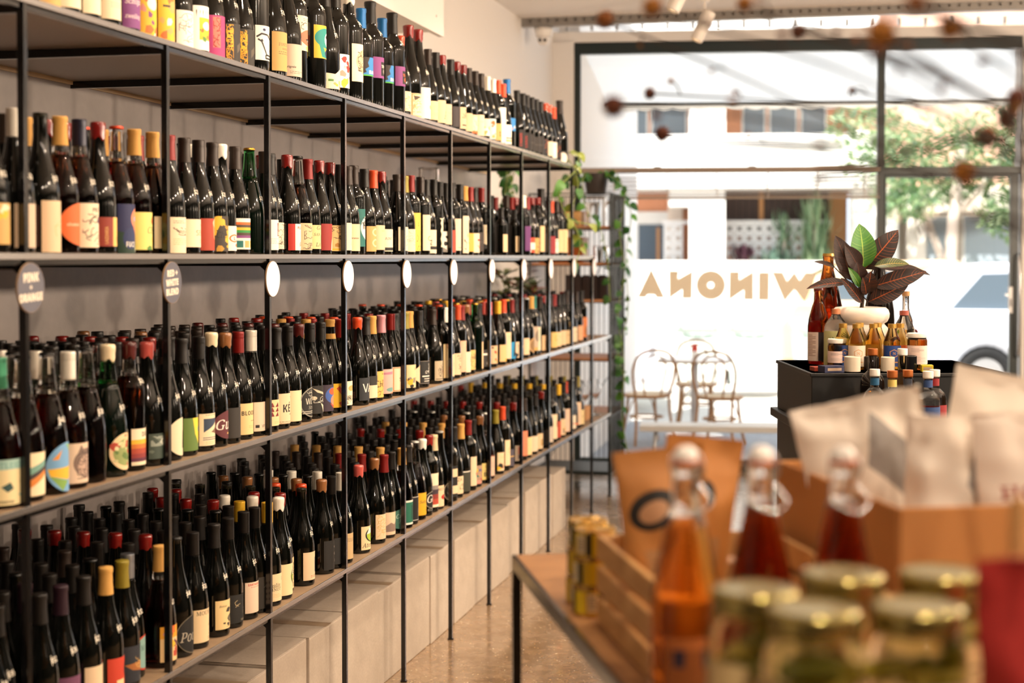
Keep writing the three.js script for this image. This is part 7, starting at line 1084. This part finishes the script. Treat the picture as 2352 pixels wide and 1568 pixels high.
  swing('clear swing top bottle of dark syrup, right one of three behind the jars', 0.205, 1.073, deepG, 0.262, false);

  // pickle jars
  const brine = new THREE.MeshPhysicalMaterial({ color: 0xffffff, roughness: 0.03, transmission: 1, thickness: 0.08, ior: 1.35, attenuationColor: new THREE.Color(0.9, 0.82, 0.42), attenuationDistance: 0.2 });
  const pk = [mat(0xb9a838, 0.4), mat(0x8a8a2c, 0.4), mat(0xd0b84c, 0.4)], lidM = mat(0xa99a5c, 0.25, { metalness: 0.9 }), jarLab = decal(512, 256, (g) => { g.fillStyle = '#e2c890'; g.fillRect(0, 0, 512, 256); g.fillStyle = '#cfc08a'; g.fillRect(0, 150, 512, 106); g.fillStyle = '#4a4034'; g.beginPath(); g.ellipse(256, 190, 120, 44, 0, 0, 7); g.fill(); g.fillStyle = '#7a6a4a'; for (let i = 0; i < 4; i++) g.fillRect(150, 40 + i * 22, 212 - i * 24, 7); });
  const jarB = lathe([[0, 0.004], [0.038, 0.004], [0.042, 0.001], [0.044, 0.008], [0.044, 0.172], [0.0425, 0.188], [0.038, 0.2], [0.0365, 0.206], [0, 0.206]], 40);
  const lidG = lathe([[0.0365, 0.205], [0.0395, 0.206], [0.0402, 0.21], [0.0395, 0.216], [0.0402, 0.222], [0.0392, 0.227], [0.035, 0.2285], [0.033, 0.2272], [0, 0.2272]], 44);
  const pepper = new THREE.CapsuleGeometry(0.0095, 0.03, 5, 10);
  [['pickle jar with a brass lid at the left of the back row', 0.012, 1.345], ['pickle jar with a brass lid in the middle of the back row', 0.12, 1.29], ['pickle jar with a brass lid at the right of the back row', 0.217, 1.3], ['pickle jar with a brass lid, left of the front pair', 0.037, 1.43], ['pickle jar with a brass lid, right of the front pair', 0.133, 1.435]].forEach(([l, x, z], k) => {
    const o = D('pickle_jar', l, 'jar', x, 0, z, 0.2 + k * 0.3, 'pickle jars with brass lids'), r = rng(60 + k);
    part('jar_glass', jarB, brine, o); part('lid', lidG, lidM, o); part('paper_label', lathe([[0.0446, 0.03], [0.0446, 0.165]], 40, -1.5 - 0.2 - k * 0.3, 3.0), jarLab, o);
    for (let i = 0; i < 26; i++) { const a = r() * 6.283, d = 0.028 * Math.sqrt(r()); const p = part('pepper', pepper, pk[i % 3], o, d * Math.cos(a), 0.022 + 0.162 * (i / 26), d * Math.sin(a)); p.rotation.set(r() * 3, r() * 3, r() * 3); }
  });

  // open carton with crinkled bags
  const kb = mat(0xb98048, 0.8);
  const ct = D('open_carton', 'open tan cardboard carton holding crinkled snack bags', 'box', 0.33, 0, 0.5), W1 = 0.56, L1 = 0.44, H1 = 0.228;
  part('carton_side', rb(W1, H1, 0.006, 0.002, W1 / 2, H1 / 2, L1), kb, ct); part('carton_side', rb(W1, H1, 0.006, 0.002, W1 / 2, H1 / 2, 0), kb, ct); part('carton_side', rb(0.006, H1, L1, 0.002, 0, H1 / 2, L1 / 2), kb, ct); part('carton_side', rb(0.006, H1, L1, 0.002, W1, H1 / 2, L1 / 2), kb, ct); part('carton_floor', bx(W1, 0.004, L1, W1 / 2, 0.003, L1 / 2), kb, ct);
  const bagM = decal(512, 512, (g) => { g.fillStyle = '#ded3c6'; g.fillRect(0, 0, 512, 512); g.fillStyle = '#8a8480'; g.beginPath(); g.moveTo(150, 40); g.lineTo(230, 150); g.lineTo(180, 250); g.lineTo(120, 160); g.fill(); g.fillStyle = '#b5aaa0'; g.fillRect(30, 330, 190, 90); }, { roughness: 0.5 });
  const bagR = decal(512, 512, (g) => { g.fillStyle = '#e4d8cc'; g.fillRect(0, 0, 512, 512); g.fillStyle = '#8a2a1e'; g.font = 'bold 44px serif'; g.fillText('HONEST', 34, 190); g.fillStyle = '#8a5a2c'; g.beginPath(); g.ellipse(150, 330, 76, 54, 0.3, 0, 7); g.fill(); g.fillStyle = '#4a2c18'; g.beginPath(); g.ellipse(176, 344, 34, 30, 0, 0, 7); g.fill(); }, { roughness: 0.5 });
  const bag = (label, x, y, z, t, tilt, w, h, d, m, seed) => { const o = D('snack_bag', label, 'bag', x, y, z, t, 'crinkled snack bags in the carton'); const b = part('bag_body', pouchGeo(w, h, d, seed, 0.1, 0.012), m, o); b.rotation.set(tilt[0], 0, tilt[1]); part('heat_seal', bx(w * 0.95, 0.01, 0.002, 0, h - 0.012, 0), m, b); };
  bag('pale crinkled snack bag at the left of the carton', 0.45, 0.04, 0.66, -0.16, [-0.06, 0.2], 0.19, 0.3, 0.09, bagM, 3);
  bag('pale crinkled snack bag with grey print in the middle of the carton', 0.485, 0.03, 0.78, -0.16, [-0.05, -0.06], 0.17, 0.29, 0.08, bagM, 4);
  bag('white snack bag with red lettering and a brown picture, right of the carton', 0.585, 0.03, 0.84, -0.16, [-0.04, 0.02], 0.19, 0.3, 0.08, bagR, 5);
  bag('taller pale snack bag behind the lettered one', 0.62, 0.03, 0.6, -0.16, [-0.05, -0.22], 0.24, 0.33, 0.09, bagM, 6);

  // red cloth bag with wooden handles
  const redM = mat(0x9c1f1a, 0.85), rbag = D('red_bag', 'red cloth bag with wooden handles at the right end of the jars', 'bag', 0.235, 0, 1.46, -0.1);
  part('bag_body', pouchGeo(0.19, 0.275, 0.12, 8, 0.05, 0.014), redM, rbag, 0.03, 0, 0.02);
  part('dark_panel', pouchGeo(0.075, 0.17, 0.03, 9, 0.02, 0.006), mat(0x1a0c0c, 0.8), rbag, 0.015, 0.02, 0.075);
  for (const x of [-0.02, 0.05]) part('wooden_handle', cyl(0.0065, 0.008, 0.12, 14, x, 0.265, 0), M.pale, rbag);

  // dried flower branches hanging in from the upper right
  const stalk = mat(0x2c2016, 0.85), heads = [mat(0x7a4410, 0.9), mat(0x5a2c16, 0.9), mat(0x8a5612, 0.9)], r = rng(91);
  const C = (px, py, Z) => V(0, EYE, 0).addScaledVector(V(Math.cos(YAW), 0, -Math.sin(YAW)), px * Z).addScaledVector(V(-Math.sin(YAW), 0, -Math.cos(YAW)), Z).add(V(0, py * Z, 0));
  const pom = (rad) => { const gs = []; for (let i = 0; i < 46; i++) { const y = 1 - 2 * (i + 0.5) / 46, a = i * 2.39996, s = Math.sqrt(1 - y * y), d = V(s * Math.cos(a), y, s * Math.sin(a)), g = new THREE.ConeGeometry(rad * 0.22, rad * 0.75, 5).translate(0, rad * 0.62, 0); g.applyQuaternion(new THREE.Quaternion().setFromUnitVectors(V(0, 1, 0), d)); gs.push(g); } gs.push(new THREE.SphereGeometry(rad * 0.62, 12, 8)); return join(gs); };
  const pomG = pom(0.016), bract = leafGeo(0.013, 0.005, 0.6, 0.1, 0.8, 0, 4);
  const root = [0.43, -0.01, 1.2];                                     // the bunch they grow from, to the right of the frame
  const spray = [
    ['dried flower stem with an ochre head near the perforated ceiling angle', 0.061, 0.155, 2.1, 1.15, 0], ['dried flower stem with a brown head in front of the window at the left', 0.0665, 0.0985, 1.75, 1.2, 1], ['dried flower stem with a small red brown head below the ceiling spotlight', 0.09, 0.107, 2.5, 0.9, 1], ['dried flower stem with a russet head over its bracts before the far windows', 0.0985, 0.0805, 2.5, 1.2, 1],
    ['dried flower stem with a dark head touching the top edge left of the lamp', 0.092, 0.163, 1.7, 1.1, 2], ['dried flower stem with an ochre head over the top of the mullion', 0.241, 0.146, 1.5, 1.4, 2], ['dried flower stem with a tiny head in the white part of the window', 0.2225, 0.109, 2.2, 0.5, 1], ['dried flower stem with a brown head under the ceiling angle in the middle', 0.187, 0.147, 1.9, 0.9, 1],
    ['dried flower stem with an ochre head at the right of the ceiling angle', 0.287, 0.15, 1.5, 1.2, 2], ['dried flower stem with a dark head at the right edge by the tree', 0.33, 0.104, 1.7, 1.1, 1], ['dried flower stem with a russet head before the tree foliage', 0.3245, 0.0905, 1.8, 1.2, 1], ['dried flower stem with a brown head low before the tree foliage', 0.311, 0.079, 1.9, 1.25, 0], ['dried flower stem with an ochre head over the door rail', 0.296, 0.056, 1.8, 1.2, 2], ['dried flower stem with a dark head above the lamp at the top', 0.152, 0.165, 1.8, 0.9, 2], ['long dark dried stem drooping low before the door glass', 0.27, 0.02, 1.15, 0.5, 0], ['dark dried stem crossing the end of the window blind', 0.201, 0.054, 1.35, 0.4, 0], ['dark dried stem crossing the top of the mullion', 0.238, 0.134, 1.3, 0.5, 1], ['dark dried stem along the top right of the door', 0.264, 0.166, 1.2, 0.8, 0]];
  for (const [label, px, py, Z, s, c] of spray) {
    const tip = C(px, py, Z), base = C(root[0] + (r() - 0.5) * 0.1, root[1] + (r() - 0.5) * 0.1, root[2] + (r() - 0.5) * 0.3), mid = tip.clone().lerp(base, 0.5).add(V((r() - 0.5) * 0.04, 0.02 + 0.03 * r(), 0));
    const o = thing('dried_flower', label, 'dried flower', base, 0, 'dried flower stems hanging in from the right'), L = (p) => p.clone().sub(base);
    const path = [V(0, 0, 0), L(mid), L(tip.clone().lerp(base, 0.12).add(V(0, 0.008, 0))), L(tip)];
    part('stalk', tube(path, /drooping|crossing|along/.test(label) ? 0.0034 : 0.0016, 40, 6), stalk, o);
    const h = part('flower_head', pomG, heads[c], o, ...L(tip).toArray()); h.scale.setScalar(s * 0.85); h.rotation.set(r() * 3, r() * 3, 0);
    for (let i = 0; i < 5; i++) { const a = i * 1.256; aim(part('bract', bract, stalk, o, ...L(tip).toArray()), V(Math.cos(a), -0.35, Math.sin(a)), V(0, 1, 0.1)); }
    const side = new THREE.CatmullRomCurve3(path); for (let i = 0; i < 2; i++) { const p = side.getPoint(0.5 + 0.2 * i), e = p.clone().add(V((r() - 0.7) * 0.04, (r() - 0.35) * 0.04, (r() - 0.5) * 0.03)); part('side_twig', tube([p, p.clone().lerp(e, 0.5).add(V(0, 0.006, 0)), e], 0.0013, 10, 5), stalk, o); const q = part('flower_head', pomG, heads[Math.floor(r() * 3)], o, e.x, e.y, e.z); q.scale.setScalar(0.2 + 0.2 * r()); }
  }
}

// ---------------------------------------------------------------- hand over
const renderer = new THREE.WebGLRenderer({ antialias: true });
renderer.shadowMap.enabled = true;
renderer.toneMapping = THREE.LinearToneMapping;
renderer.toneMappingExposure = EXPOSURE;
renderer.render(scene, camera);
